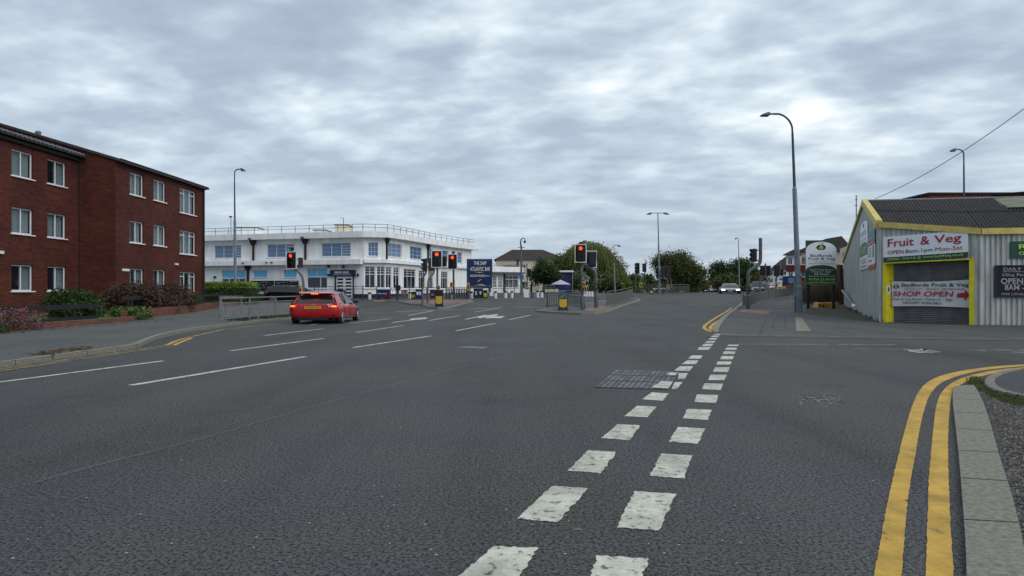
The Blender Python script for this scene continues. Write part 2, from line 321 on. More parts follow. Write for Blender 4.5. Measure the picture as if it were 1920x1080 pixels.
class Fr:
    """frame on a wall: u to the right seen from outside, n outwards, z up"""
    def __init__(s, a, b):
        s.o = Vector((a[0], a[1], 0)); s.d = Vector((b[0] - a[0], b[1] - a[1], 0)); s.len = s.d.length; s.d.normalize(); s.n = s.d.cross(Vector((0, 0, 1)))
    def p(s, u, n, z): return s.o + s.d * u + s.n * n + Vector((0, 0, z))
    def u(s, px):
        k = (px - CX) / F; return (k * s.o.y - s.o.x) / (s.d.x - k * s.d.y)
    def z(s, row, px): y = s.p(s.u(px), 0, 0).y; return H - (row - HZ) * y / F
    def mat4(s, u, n, z):
        o = s.p(u, n, z); return Matrix(((s.d.x, 0, s.n.x, o.x), (s.d.y, 0, s.n.y, o.y), (0, 1, 0, o.z), (0, 0, 0, 1)))
WL = {}
def lk(o): sc.collection.objects.link(o); return o
def tag(o, label=None, cat=None, group=None, kind=None):
    if label: o['label'] = label
    if cat: o['category'] = cat
    if group: o['group'] = group
    if kind: o['kind'] = kind
    return o
def thing(name, loc, label, cat, group=None):
    o = lk(bpy.data.objects.new(name, None)); o.location = loc; o.empty_display_size = .2; WL[o.name] = Vector(loc); return tag(o, label, cat, group)
def mk(name, mb, mats, parent=None, label=None, cat=None, group=None, kind=None, smooth=False, bevel=0, subsurf=0, org=None):
    if not isinstance(mats, (list, tuple)): mats = [mats]
    if parent is not None: L0 = WL[parent.name]
    elif org is not None: L0 = Vector(org)
    elif kind == 'structure': L0 = Vector((0, 0, 0))
    else:
        xs = [v.x for v in mb.v]; ys = [v.y for v in mb.v]; L0 = Vector(((min(xs) + max(xs)) / 2, (min(ys) + max(ys)) / 2, min(v.z for v in mb.v)))
    me = bpy.data.meshes.new(name); me.from_pydata([v - L0 for v in mb.v], [], mb.f)
    for m in mats: me.materials.append(MT[m] if isinstance(m, str) else m)
    me.polygons.foreach_set('material_index', mb.m)
    if smooth: me.polygons.foreach_set('use_smooth', [True] * len(me.polygons))
    me.update(); o = lk(bpy.data.objects.new(name, me)); WL[o.name] = L0
    if parent is not None: o.parent = parent
    else: o.location = L0
    if bevel:
        b = o.modifiers.new('bevel', 'BEVEL'); b.width = bevel; b.segments = 2; b.limit_method = 'ANGLE'
    if subsurf:
        b = o.modifiers.new('sub', 'SUBSURF'); b.levels = subsurf; b.render_levels = subsurf
    return tag(o, label, cat, group, kind)
def text(parent, s, f, u0, u1, z0, z1, m, n=.02, bold=0., shear=0., name='lettering', slope=0.):
    cu = bpy.data.curves.new('t', 'FONT'); cu.body = s; cu.size = 1; cu.resolution_u = 3; cu.offset = bold; cu.shear = shear; cu.extrude = .004
    ob = lk(bpy.data.objects.new('t', cu)); dg = bpy.context.evaluated_depsgraph_get(); dg.update()
    me = bpy.data.meshes.new_from_object(ob.evaluated_get(dg)); bpy.data.objects.remove(ob); bpy.data.curves.remove(cu)
    xs = [v.co.x for v in me.vertices]; ys = [v.co.y for v in me.vertices]
    if not xs: return None
    sx = (u1 - u0) / (max(xs) - min(xs)); sy = (z1 - z0) / (max(ys) - min(ys)); x0, y0 = min(xs), min(ys)
    L0 = WL[parent.name]
    for v in me.vertices:
        x = (v.co.x - x0) * sx; y = (v.co.y - y0) * sy
        v.co = f.p(u0 + x, n + v.co.z * .6, z0 + y + slope * x) - L0
    me.materials.clear(); me.materials.append(MT[m]); o = lk(bpy.data.objects.new(name, me)); o.parent = parent; WL[o.name] = L0; return o
def copy_tree(o, parent=None):
    c = o.copy(); lk(c); c.parent = parent
    for ch in [x for x in o.children]: copy_tree(ch, c)
    return c
# ---------------------------------------------------------------- draped ground sheets
def resample(pts, step=.6):
    out = [pts[0].copy()]
    for a, b in zip(pts, pts[1:]):
        k = max(1, int((b - a).length / step))
        for i in range(1, k + 1): out.append(a.lerp(b, i / k))
    return out
def smooth(pts, n=2):
    for _ in range(n):
        q = [pts[0]]
        for a, b in zip(pts, pts[1:]): q += [a.lerp(b, .25), a.lerp(b, .75)]
        q.append(pts[-1]); pts = q
    return pts
def flat(p): return Vector((p.x, p.y, 0))
def drape_poly(mb, pts, dz, skirt=0.):
    """pts: ground points; the sheet follows the ground dz above it"""
    from mathutils.geometry import tessellate_polygon
    q_ = [pts[0]]
    for p in pts[1:]:
        if (flat(p) - flat(q_[-1])).length > .02: q_.append(p)
    if (flat(q_[0]) - flat(q_[-1])).length < .02: q_.pop()
    pts = q_
    bm = bmesh.new(); vs = [bm.verts.new((p.x, p.y, 0)) for p in pts]
    for t in tessellate_polygon([[flat(p) for p in pts]]):
        try: bm.faces.new([vs[i] for i in t])
        except ValueError: pass
    ys = [p.y for p in pts]; y = math.floor(min(ys)) + 1
    while y < max(ys):
        if 39 <= y <= 81: bmesh.ops.bisect_plane(bm, geom=bm.verts[:] + bm.edges[:] + bm.faces[:], plane_co=(0, y, 0), plane_no=(0, 1, 0))
        y += 1
    for v in bm.verts: v.co.z = gz(v.co.y) + dz
    bmesh.ops.recalc_face_normals(bm, faces=bm.faces[:])
    bm.verts.index_update(); up = sum(f.normal.z for f in bm.faces) > 0
    mb.add([v.co.copy() for v in bm.verts], [tuple(v.index for v in (f.verts if up else reversed(f.verts))) for f in bm.faces])
    if skirt:
        for e in bm.edges:
            if e.is_boundary:
                a, b = e.verts[0].co, e.verts[1].co; s_ = Vector((0, 0, skirt)); mb.quad(a, b, b - s_, a - s_)
    bm.free(); return mb
def ribbon2(mb, Lp, Rp, dz, n=40):
    """strip between two ground polylines"""
    def rs(pts, n):
        pts = [flat(p) for p in pts]; d = [0]
        for a, b in zip(pts, pts[1:]): d.append(d[-1] + (b - a).length)
        out = []
        for i in range(n + 1):
            t = d[-1] * i / n; k = 0
            while k < len(d) - 2 and d[k + 1] < t: k += 1
            out.append(pts[k].lerp(pts[k + 1], (t - d[k]) / max(1e-9, d[k + 1] - d[k])))
        return out
    A, B = rs(Lp, n), rs(Rp, n)
    for i in range(n):
        q = [Vector((p.x, p.y, gz(p.y) + dz)) for p in (A[i], B[i], B[i + 1], A[i + 1])]; mb.quad(*q)
    return mb
def ribbon(mb, pts, wd, dz, jag=0., step=.5):
    """painted line of ground width wd along ground points"""
    pts = resample([flat(p) for p in pts], step); A, B = [], []
    for i, p in enumerate(pts):
        t = (pts[min(i + 1, len(pts) - 1)] - pts[max(0, i - 1)]).normalized(); n_ = Vector((-t.y, t.x, 0))
        A.append(p + n_ * (wd / 2 + RN.uniform(-jag, jag))); B.append(p - n_ * (wd / 2 + RN.uniform(-jag, jag)))
    for i in range(len(pts) - 1):
        mb.quad(*[Vector((p.x, p.y, gz(p.y) + dz)) for p in (B[i], B[i + 1], A[i + 1], A[i])])
    return mb
def kerbstones(mb, jb, pts, wd, top, side=1, stone=.9):
    """raised kerb along pts (road edge), width wd towards `side` (+1 = left of travel); joints go into jb"""
    pts = resample([flat(p) for p in pts], .45); O, I = [], []
    for i, p in enumerate(pts):
        t = (pts[min(i + 1, len(pts) - 1)] - pts[max(0, i - 1)]).normalized(); n_ = Vector((-t.y, t.x, 0)) * side
        O.append(p); I.append(p + n_ * wd)
    def q(p, z): return Vector((p.x, p.y, gz(p.y) + z))
    for i in range(len(pts) - 1):
        a, b, c, d = O[i], O[i + 1], I[i + 1], I[i]; ch = .02
        mb.quad(q(a, -.05), q(b, -.05), q(b, top - ch), q(a, top - ch))
        a2, b2 = a.lerp(d, ch / wd), b.lerp(c, ch / wd)
        mb.quad(q(a, top - ch), q(b, top - ch), q(b2, top), q(a2, top)); mb.quad(q(a2, top), q(b2, top), q(c, top), q(d, top))
        mb.quad(q(d, top), q(c, top), q(c, -.05), q(d, -.05))
        if i == 0: mb.quad(q(a, -.05), q(a, top - .001), q(d, top - .001), q(d, -.05))
        if i == len(pts) - 2: mb.quad(q(b, -.05), q(c, -.05), q(c, top - .001), q(b, top - .001))
        if i % 2 == 0 and i > 0:
            t = (b - a).normalized() * .008; jb.quad(q(a - t, top + .003), q(a + t, top + .003), q(d + t, top + .003), q(d - t, top + .003))
            o_ = (a - d).normalized() * .003; jb.quad(q(a - t + o_, 0), q(a + t + o_, 0), q(a + t + o_, top), q(a - t + o_, top))
    return mb
# ================================================================ GROUND
def G(*a): return [gp(*p) for p in a]
mb = MB()
ys = [-40, -10, 0, 2, 4, 8, 14, 22, 30, 38] + [39 + i for i in range(43)] + [84, 88, 92, 97, 102, 107, 112, 117, 122, 127, 132, 137, 142, 147, 152, 157, 162, 180, 260, 400, 700, 1200, 2500]
xs = [-2500, -600, -200, -90, -45, -25, -12, -4, 4, 12, 25, 45, 90, 200, 600, 2500]
for y in (): pass
for y in ys:
    for x in xs: mb.v.append(Vector((x, y, gz(y))))
nx = len(xs)
for j in range(len(ys) - 1):
    for i in range(nx - 1):
        mb.f.append((j * nx + i, j * nx + i + 1, (j + 1) * nx + i + 1, (j + 1) * nx + i)); mb.m.append(0)
mk('road', mb, 'road', kind='structure')
kb, jb = MB(), MB()
KT = .10
# --- left pavement and its kerb
kl = [Vector((-20, 3, 0))] + G((-330, 745), (-60, 697), (0, 690), (150, 668), (258, 654), (275, 645), (290, 638), (312, 631), (360, 621), (420, 613), (480, 605), (548, 599), (600, 593), (628, 584), (622, 576), (590, 571), (520, 570), (440, 569))
kl = smooth(kl, 2)
kerbstones(kb, jb, kl, .16, KT, +1)
inner = [Vector((-40, 3, 0)), Vector((-40, 60, 0))]
poly = [flat(p) for p in kl]
mb = MB(); drape_poly(mb, poly + [Vector((-60, 58, 0)), Vector((-60, 3, 0))], KT - .006)
mk('left_pavement', mb, 'pave', kind='structure')
# garden ground behind the low wall
mb = MB(); drape_poly(mb, [Vector(p) for p in ((-15.75, 10, 0), (-15.75, 27.5, 0), (-16.9, 30.5, 0), (-19.9, 44, 0), (-20.9, 52, 0), (-30, 52, 0), (-30, 10, 0))], KT + .10)
mk('garden_lawn', mb, 'grass', kind='structure')
# --- right pavement (shop corner)
kr = G((1405, 560), (1398, 566), (1390, 573), (1378, 582), (1366, 592), (1357, 601), (1350, 612), (1346, 621)) + G((1352, 628), (1372, 630.5), (1420, 631.5), (1560, 634), (1700, 636), (1830, 638.5), (2100, 641))
far = G((1475, 553), (1440, 555), (1418, 557))
kr_s = smooth(kr[:8] + G((1351, 625)), 2)
kerbstones(kb, jb, kr_s, .20, .05, -1)
mb = MB(); ramp = kr_s + [flat(p) for p in kr[8:]]
drape_poly(mb, [flat(p) for p in ramp] + [Vector((60, 17.5, 0)), Vector((60, 70, 0))] + [flat(p) for p in G((1500, 551.5), (1475, 552.5), (1440, 555), (1418, 557))], .006)
mk('right_pavement', mb, 'pave2', kind='structure')
mb = MB(); ribbon2(mb, G((1385, 585), (1392, 580)), G((1440, 590), (1446, 583)), .014, 4); mk('tactile_paving', mb, 'tact', kind='structure')
mb = MB(); ribbon2(mb, G((1420, 583), (1505, 582)), G((1420, 584), (1505, 583)), .011, 4); mk('brick_paving_strip', mb, 'tact', kind='structure')
mb = MB(); ribbon2(mb, G((1493, 622), (1491, 596)), G((1521, 622), (1503, 596)), .014, 4)
for i in range(6):
    t = (i + .5) / 6; a = G((1493 + 28 * t, 622))[0]; b = G((1491 + 12 * t, 596))[0]; u = Vector((0, 0, .018))
    mb.tube([a + u, b + u], .016, 5)
mk('ribbed_paving_strip', mb, 'tactb', kind='structure')
mb = MB()
for a, b in (((1440, 585), (1425, 627)), ((1462, 588), (1448, 610)), ((1448, 610), (1452, 617)), ((1470, 592), (1474, 618)), ((1690, 628), (1600, 626)), ((1600, 626), (1560, 618)), ((1380, 606), (1403, 606))):
    ribbon(mb, G(a, b), .05, .012, .01)
mk('pavement_cracks', mb, 'joint', kind='structure')
mb = MB()
for a, b, w_ in (((1385, 612), (1420, 612), .25), ((1410, 593), (1440, 593), .12)): ribbon(mb, G(a, b), w_, .013, .02)
mk('pavement_repair', mb, 'seam', kind='structure')
mb = MB(); drape_poly(mb, G((1507, 577), (1560, 575), (1600, 576), (1655, 602), (1640, 606), (1600, 600), (1560, 594), (1515, 590)), .010); mk('mossy_ground', mb, mat('mossy_ground', (.075, .085, .035), .95, var=.3, vs=1.2, bump=.8, c2=(.04, .045, .035)), kind='structure')
# --- near corner (bottom right)
ko = G((1808, 1300), (1814, 1080), (1806, 960), (1798, 860), (1790, 790), (1785, 745), (1790, 728)); ki = G((2010, 1300), (1928, 1080), (1905, 960), (1873, 860), (1855, 790), (1838, 745), (1826, 726))
mb = MB(); drape_poly(mb, [flat(p) for p in ki] + G((1845, 718), (1880, 702), (1920, 692), (2100, 683), (3200, 690), (4200, 1300)), .012); mk('gritty_verge', mb, 'verge', kind='structure')
n_ = 15; ko_, ki_ = MB(), None
A = smooth([flat(p) for p in ko], 2); B = smooth([flat(p) for p in ki], 2)
ribbon2(kb, A, B, .035, 60)
for i in range(len(A) - 1):
    a, b = A[i], A[i + 1]; kb.quad((a.x, a.y, -.02), (b.x, b.y, -.02), (b.x, b.y, .035), (a.x, a.y, .035))
for row, r2 in ((722, 722), (742, 743), (753, 755), (779, 781), (810, 814), (852, 856), (905, 911), (985, 991)):
    def onl(pl, row):
        for a, b in zip(pl, pl[1:]):
            ya = gp(0, row).y
            if min(a.y, b.y) <= ya <= max(a.y, b.y): return a.lerp(b, (ya - a.y) / (b.y - a.y))
        return None
    a, b = onl(A, row), onl(B, r2)
    if a and b: jb.quad((a.x, a.y - .006, .038), (b.x, b.y - .006, .038), (b.x, b.y + .006, .038), (a.x, a.y + .006, .038))
cr_o = smooth(G((1900, 697), (1868, 703), (1848, 712), (1843, 722), (1852, 733), (1880, 743), (1925, 750), (2100, 765), (2600, 790)), 2)
kerbstones(kb, jb, cr_o, .13, .055, +1)
mb = MB(); drape_poly(mb, [flat(p) for p in cr_o] + G((2700, 700), (1960, 692)), .045); mk('near_corner_pavement', mb, 'road', kind='structure')
# --- traffic islands
i1 = [flat(p) for p in G((698, 566), (722, 565.5), (745, 566.5), (760, 570), (772, 572), (790, 573), (803, 577), (822, 579.5), (838, 579), (852, 576), (872, 570), (888, 566.5), (880, 563), (850, 562), (780, 562), (720, 563))]
i2 = [flat(p) for p in G((1003, 585), (1040, 588), (1088, 590), (1115, 590), (1135, 587), (1150, 582), (1170, 574), (1190, 568), (1201, 564), (1196, 561), (1170, 560), (1120, 567), (1065, 575), (1020, 581))]
for isl, tl in ((i1, G((760, 566), (762, 569.5), (800, 571.5), (830, 574.5), (868, 569), (880, 566), (850, 564.5), (800, 565))), (i2, G((1095, 582), (1098, 586.5), (1122, 587), (1150, 578), (1125, 575), (1110, 578)))):
    kerbstones(kb, jb, isl + [isl[0]], .16, KT, +1); mb = MB(); drape_poly(mb, isl, KT - .006); mk('traffic_island', mb, 'pave', kind='structure')
    mb = MB(); drape_poly(mb, tl, KT + .002); mk('tactile_paving', mb, 'tact', kind='structure')
mk('kerb', kb, 'kerb', kind='structure'); mk('kerb_joints', jb, 'joint', kind='structure')
# ================================================================ MARKINGS
def SM(*a):
    p = smooth([flat(q) for q in G(*a)], 3); p = resample(p, .03)
    return [q + Vector((RN.uniform(-.004, .004), 0, 0)) for q in p]
def quadpx(mb, pts, dz=.004, jag=.009):
    c = G(*pts); k = 16; edge = []
    for i in range(4):
        a, b = c[i], c[(i + 1) % 4]
        for j in range(k): edge.append(a.lerp(b, j / k) + Vector((RN.uniform(-jag, jag), RN.uniform(-jag, jag), 0)))
    cen = (c[0] + c[1] + c[2] + c[3]) / 4
    drape_fan = [Vector((p.x, p.y, gz(p.y) + dz)) for p in edge] + [Vector((cen.x, cen.y, gz(cen.y) + dz))]; n = len(edge)
    mb.add(drape_fan, [(n, (i + 1) % n, i) for i in range(n)])
LD = [((925,1025),(1009,1028),(962,1100),(838,1100)), ((1034,912),(1103,916),(1045,980),(969,973)), ((1103,845),(1156,848),(1127,888),(1064,883)), ((1157,796),(1201,798),(1180,826),(1128,822)),
 ((1195,761),(1231,763),(1214,783),(1171,781)), ((1222,736),(1254,738),(1243,752),(1204,749)), ((1265,717),(1280,717),(1268,731),(1259,730)), ((1273,700),(1290,700),(1284,711),(1271,711)),
 ((1275,687),(1300,687),(1293,696),(1264,695)), ((1289,675.5),(1310,676),(1305,683),(1278,683)), ((1297,666.5),(1318,667),(1313,673),(1290,672.5)), ((1311,651),(1334,651),(1328,656),(1308,656)),
 ((1320,645),(1338,645),(1334,649),(1316,649)), ((1326,639.5),(1342,639.5),(1338,643),(1322,643)), ((1332,634),(1346,634),(1342,637),(1328,637)), ((1336,629.5),(1350,629.5),(1346,632),(1332,632)), ((1341,626.3),(1352,626.3),(1350,628.2),(1338,628.2))]
RD = [((1120,1043),(1217,1048),(1195,1105),(1100,1105)), ((1189,922),(1268,927),(1236,996),(1156,990)), ((1240,851),(1299,855),(1282,898),(1217,893)), ((1271,801),(1321,804),(1309,833),(1254,829)),
 ((1289,767),(1334,769),(1327,788),(1280,785)), ((1307,740),(1347,741),(1343,756),(1302,754)), ((1321,719),(1356,720),(1351,732),(1316,730)), ((1333,703),(1362,703),(1358,713),(1327,713)),
 ((1341,689),(1368,689),(1365,698),(1337,697)), ((1346,678),(1372,678),(1369,684),(1343,684)), ((1353,668),(1376,668),(1374,674),(1350,674)), ((1358,659),(1379,659.5),(1378,664),(1355,664)),
 ((1362,652),(1382,652),(1381,656),(1360,656)), ((1366,646.5),(1385,646.5),(1384,649),(1364,649))]
mb = MB()
for q in LD + RD: quadpx(mb, q)
mk('give_way_road_marking', mb, 'white', kind='structure')
mb = MB()
for a, b, w_ in (((245,723),(573,669),.125), ((432,658),(606,635),.11), ((662,652),(808,630),.12), ((495,629.5),(607,616.5),.11), ((-60,724.5),(306,677),.11), ((667,623.5),(757,610.5),.11), ((855,620.5),(930,606),.12),
    ((805,601),(862,592),.12), ((656,606),(733,597.5),.12), ((956,599.5),(994,591),.12), ((890,585),(940,576.5),.12), ((765,591.5),(812,582.5),.12), ((583,609),(600,607),.11), ((680,586.5),(722,585),.10),
    ((740,584.5),(820,581.5),.20), ((820,581.5),(930,577.5),.16), ((964,576.5),(1020,576),.16)):
    ribbon(mb, G(a, b), w_, .005, .004, 1.0)
for tip, base in (((800, 596.5), (735, 605)), ((912, 590.5), (873, 599))):
    ribbon(mb, G(base, tip), .16, .005, 0, 1.0)
quadpx(mb, ((772,597.5),(800,595.0),(800,598.2),(766,600.8)), .006, 0)
quadpx(mb, ((893,594),(935,588.7),(931,592.2),(899,597)), .007, 0); quadpx(mb, ((915,593),(947,593),(940,596.5),(910,597)), .006, 0)
mk('lane_road_marking', mb, 'white', kind='structure')
mb = MB()
for a, b, w_ in (((1385,645.3),(1680,646.6),.09), ((1600,654),(1700,655.5),.05), ((1820,657),(1850,657.5),.12), ((1862,656.5),(1930,656.8),.10), ((1895,660.5),(1925,661),.14), ((1040,585.5),(1080,583),.06)):
    ribbon(mb, G(a, b), w_, .005, .012, .5)
quadpx(mb, ((1690,654.5),(1740,655),(1768,661),(1718,662)), .007, .06)
mk('faded_road_marking', mb, 'whitef', kind='structure')
mb = MB()
ribbon2(mb, SM((1600,1230),(1639,1080),(1659.5,967),(1671,909),(1694,815),(1712,753),(1733,718),(1772,701),(1842,689),(1920,683),(2100,677)), SM((1675,1230),(1690.6,1080),(1702,932),(1716,854),(1729.5,777),(1745,734),(1772,712),(1834,695),(1920,686),(2100,679.5)), .004, 420)
ribbon2(mb, SM((1722,1230),(1736.5,1080),(1741,893),(1749,815),(1755,757),(1768,730),(1796,710.6),(1850,696),(1920,688),(2100,681.5)), SM((1800,1230),(1788.6,1080),(1780,952),(1776.5,815),(1784,734),(1796,724),(1834,705),(1925,691),(2100,684)), .004, 420)
ribbon(mb, smooth(G((1372,577),(1352,590),(1334,601),(1319,612),(1322,618),(1340,624)), 2), .13, .006, .004)
ribbon(mb, smooth(G((1378,581),(1362,594),(1345,603),(1331,613),(1334,619),(1350,624.5)), 2), .13, .006, .004)
for dx in (0, 14): ribbon(mb, smooth(G((312 + dx, 648), (322 + dx, 643), (340 + dx, 636), (352 + dx * .6, 633.5)), 1), .10, .006, .008)
mk('double_yellow_line_marking', mb, 'yellow', kind='structure')
mb = MB()
ribbon(mb, G((1350,625.5),(1372,627.6),(1420,629.4),(1560,631.5),(1700,633.5),(1930,635.5)), .09, .009, .01)
ribbon(mb, G((-300,755),(0,696),(150,674),(262,657.5),(320,650)), .09, .006, .008); ribbon(mb, G((-300,750),(0,692.5),(150,671),(262,655.3),(315,647.5)), .07, .006, .008)
ribbon(mb, G((352,633),(420,618),(480,611),(546,605)), .12, .006, .01)
mk('faded_yellow_marking', mb, 'yellowf', kind='structure')
mb = MB(); ribbon(mb, G((60,905),(169,876),(400,816),(633,749),(880,684),(1000,655),(1120,626),(1230,600)), .055, .0025, .02)
mk('road_seam', mb, 'seam', kind='structure')
mb = MB(); lt = MB()
def crack(mb, pts, w_=.012, dz=.003, amp=.02):
    p = resample([flat(q) for q in G(*pts)], .04); p = [q + Vector((RN.gauss(0, amp * .5), RN.gauss(0, amp * .5), 0)) for q in p]
    ribbon(mb, p, w_, dz, w_ * .4, .05)
for ln in (((1507,725),(1514,720.5),(1560,720.5),(1586,724),(1560,726.5),(1520,725)), ((1495,756),(1530,750),(1580,754),(1584,757)), ((1508,742),(1512,740.5),(1558,741),(1562,746),(1512,747.5),(1508,742)), ((1500,751),(1530,749),(1560,750))): crack(mb, ln)
for ln in (((1440,702),(1500,694),(1560,690),(1640,683)), ((1350,690),(1420,697),(1470,712)), ((1130,728),(1040,726),(900,724)), ((1500,622.5),(1560,625),(1640,629),(1790,628)), ((1000,700),(1060,702)), ((640,690),(560,704))): crack(mb, ln, .008, .0025 if ln[0][1] > 640 else .012, .02)
for i in range(90):
    q = gp(1500 + RN.uniform(0, 78), 741 + RN.gauss(9, 5)); s_ = RN.uniform(.006, .02); lt.quad((q.x - s_, q.y - s_, .004), (q.x + s_, q.y - s_, .004), (q.x + s_, q.y + s_, .004), (q.x - s_, q.y + s_, .004))
mk('road_cracks', mb, mat('tar_crack', (.012, .012, .012), .7), kind='structure'); mk('road_grit', lt, mat('pale_grit', (.26, .26, .24), .9), kind='structure')
mb = MB()
for i in range(420):
    q = gp(RN.uniform(-50, 1990), 600 + 460 * RN.random() ** 1.6); s_ = RN.uniform(.004, .011); a_ = RN.uniform(0, 3); dx, dy = math.cos(a_) * s_, math.sin(a_) * s_; z = gz(q.y) + .006; mb.quad((q.x - dx, q.y - dy, z), (q.x + dy, q.y - dx, z), (q.x + dx, q.y + dy, z), (q.x - dy, q.y + dx, z))
mk('loose_chippings', mb, mat('pale_chipping', (.34, .34, .32), .9), label='pale loose chippings scattered over the carriageway', cat='grit', kind='stuff')
mb = MB()
for i in range(2600):
    t = RN.random() ** .8; row = 716 + 420 * t ** 1.7; x0 = 1832 + (row - 716) * .30; q = gp(x0 + abs(RN.gauss(0, 26)) + RN.uniform(0, 40), row); s_ = RN.uniform(.004, .013); mb.cur = RN.choice((0, 0, 1, 2)); z = .014
    mb.add([(q.x - s_, q.y - s_, z), (q.x + s_, q.y - s_ * .6, z), (q.x + s_ * .7, q.y + s_, z), (q.x - s_ * .6, q.y + s_ * .8, z), (q.x, q.y, z + s_ * .9)], [(0, 1, 4), (1, 2, 4), (2, 3, 4), (3, 0, 4)])
mk('verge_gravel', mb, [mat('gravel_dark', (.05, .048, .042), .9), mat('gravel_pale', (.24, .22, .18), .9), mat('gravel_brown', (.12, .08, .05), .9)], label='dark grit and small stones behind the near right kerb', cat='gravel', kind='stuff')
# inspection cover of paved trays
cv = thing('inspection_cover', gp(1195, 713), 'large rectangular inspection cover of grey block trays in the road beside the white dashes', 'cover')
A_, B_, C_, D_ = G((1113, 727.5), (1256, 731.5), (1275, 697.5), (1156, 693.5))
fr_ = MB(); tr_ = MB(); pw = MB()
def bl(s, t): return A_.lerp(B_, s).lerp(D_.lerp(C_, s), t)
def up(p, z): return Vector((p.x, p.y, z))
fr_.add([up(bl(0, 0), .003), up(bl(1, 0), .003), up(bl(1, 1), .003), up(bl(0, 1), .003)], [(0, 1, 2, 3)])
RB = random.Random(5)
for j in range(3):
    y0, y1 = j / 3 + .022, (j + 1) / 3 - .022
    x = .010
    while x < .985:
        w_ = .072 + RB.uniform(-.004, .004); x1 = min(.985, x + w_ - .019); split = RB.choice((0, 0, .25, .5, .75))
        segs = [(y0, y1)] if not split else [(y0, y0 + (y1 - y0) * split - .01), (y0 + (y1 - y0) * split + .01, y1)]
        for a, b in segs:
            tr_.cur = RB.choice((0, 0, 1)); z = .008 + RB.uniform(0, .003); tr_.quad(up(bl(x, a), z), up(bl(x1, a), z), up(bl(x1, b), z), up(bl(x, b), z))
        x += w_
quadpx(pw, ((1240,716.5),(1262,717),(1253,730),(1222,728)), .014, .006); mk('paint_remnant', pw, 'white', cv); pw = MB(); quadpx(pw, ((1257,699.5),(1271,700),(1266,705),(1250,704.5)), .014, .004)
mk('frame', fr_, mat('cast_iron', (.02, .02, .022), .6, .3), cv); mk('block_tray', tr_, [mat('tray_block', (.15, .155, .165), .8, var=.25, vs=9), mat('tray_block_dark', (.10, .105, .11), .8, var=.25, vs=9)], cv)
mk('paint_remnant', pw, 'white', cv)
cv2 = MB(); drape_poly(cv2, G((855, 651.5), (880, 649), (918, 651), (905, 654)), .004); o = mk('access_cover', cv2, 'galvd', label='small pale metal access cover set flush in the middle of the carriageway', cat='cover')
# scattered leaves and weeds
def leaves(name, pts, mats, label, kind='stuff', size=.05, lift=.015, upright=False):
    mb = MB()
    for p in pts:
        a = RN.uniform(0, 6.28); s_ = size * RN.uniform(.5, 1.3); d = Vector((math.cos(a), math.sin(a), RN.uniform(-.2, .3))) * s_; e = Vector((-math.sin(a), math.cos(a), RN.uniform(0, .3))) * s_ * .5
        if upright: e = Vector((0, 0, 1)) * s_ * 1.1 + Vector((RN.uniform(-.4, .4), RN.uniform(-.4, .4), 0)) * s_; d *= .28
        q = Vector((p[0], p[1], gz(p[1]) + lift)); mb.cur = RN.randrange(len(mats))
        if upright: mb.add([q - d, q + d, q + e], [(0, 1, 2)])
        else: mb.quad(q - d, q - e, q + d, q + e)
    return mk(name, mb, mats, label=label, cat='leaves' if not upright else 'weeds', kind=kind, org=(pts[0][0], pts[0][1], 0))
P = []
for i in range(260):
    t = RN.random(); g = gp(60 + 110 * t + RN.gauss(0, 8), 674 - 14 * t + RN.gauss(0, 2.2)); P.append((g.x, g.y))
for i in range(260):
    t = RN.random(); g = gp(0 + 400 * t, 632 - 38 * t + RN.gauss(0, 2)); P.append((g.x, g.y))
leaves('fallen_leaves', P, ['lfd2', 'lfb'], 'brown fallen leaves scattered on the left pavement', lift=KT + .01, size=.055)
P = [tuple(gp(x, y)[:2]) for x, y in ((928,973),(1016,985),(935,1030),(1040,1075),(1324,973),(1518,837),(1914,930),(1902,935),(760,1010),(410,1060),(1198,795),(1700,940))]
leaves('fallen_leaves', P, ['lfd2'], 'few dry brown leaves lying on the near road', size=.022, lift=.008)
P = []
for i in range(2000):
    t = RN.random() ** 1.3; g = gp(1822 + 100 * t + RN.gauss(0, 6), 714 + 46 * t ** .7 + RN.gauss(0, 4)); P.append((g.x, g.y))
for k_ in ((1832, 718), (1845, 728), (1862, 744), (1885, 752), (1908, 757), (1828, 712)):
    for i in range(150): g = gp(k_[0] + RN.gauss(0, 5), k_[1] + RN.gauss(0, 2)); P.append((g.x, g.y))
leaves('kerb_weeds', P, ['weed', 'lf1', 'lfd'], 'green and dry weeds growing along the curved kerb at the near right corner', size=.035, lift=.0, upright=True)
P = []
for i in range(330):
    t = RN.random(); px = 425 + 125 * t; g = gp(px, 607 - 9 * t + abs(RN.gauss(0, 1.6)) - 4); P.append((g.x + RN.gauss(0, .1), g.y))
for i in range(350):
    k = RN.choice(((455, 605), (500, 601), (532, 598))); g = gp(k[0] + RN.gauss(0, 7), k[1] + RN.gauss(0, .8)); P.append((g.x, g.y))
leaves('kerb_weeds', P, ['lf2', 'lfd', 'lf2', 'lfb'], 'weeds and dry litter growing under the grey guard railing on the left', size=.10, lift=.08, upright=True)
P = []
for i in range(260):
    t = RN.random(); g = gp(1590 + 62 * t + RN.gauss(0, 4), 577 + 27 * t + RN.gauss(0, 1.5)); P.append((g.x, g.y))
leaves('wall_weeds', P, ['lfd', 'lfb', 'lf1', 'soil'], 'dead weeds and moss along the foot of the grey shop side wall', size=.12, lift=.03, upright=True)
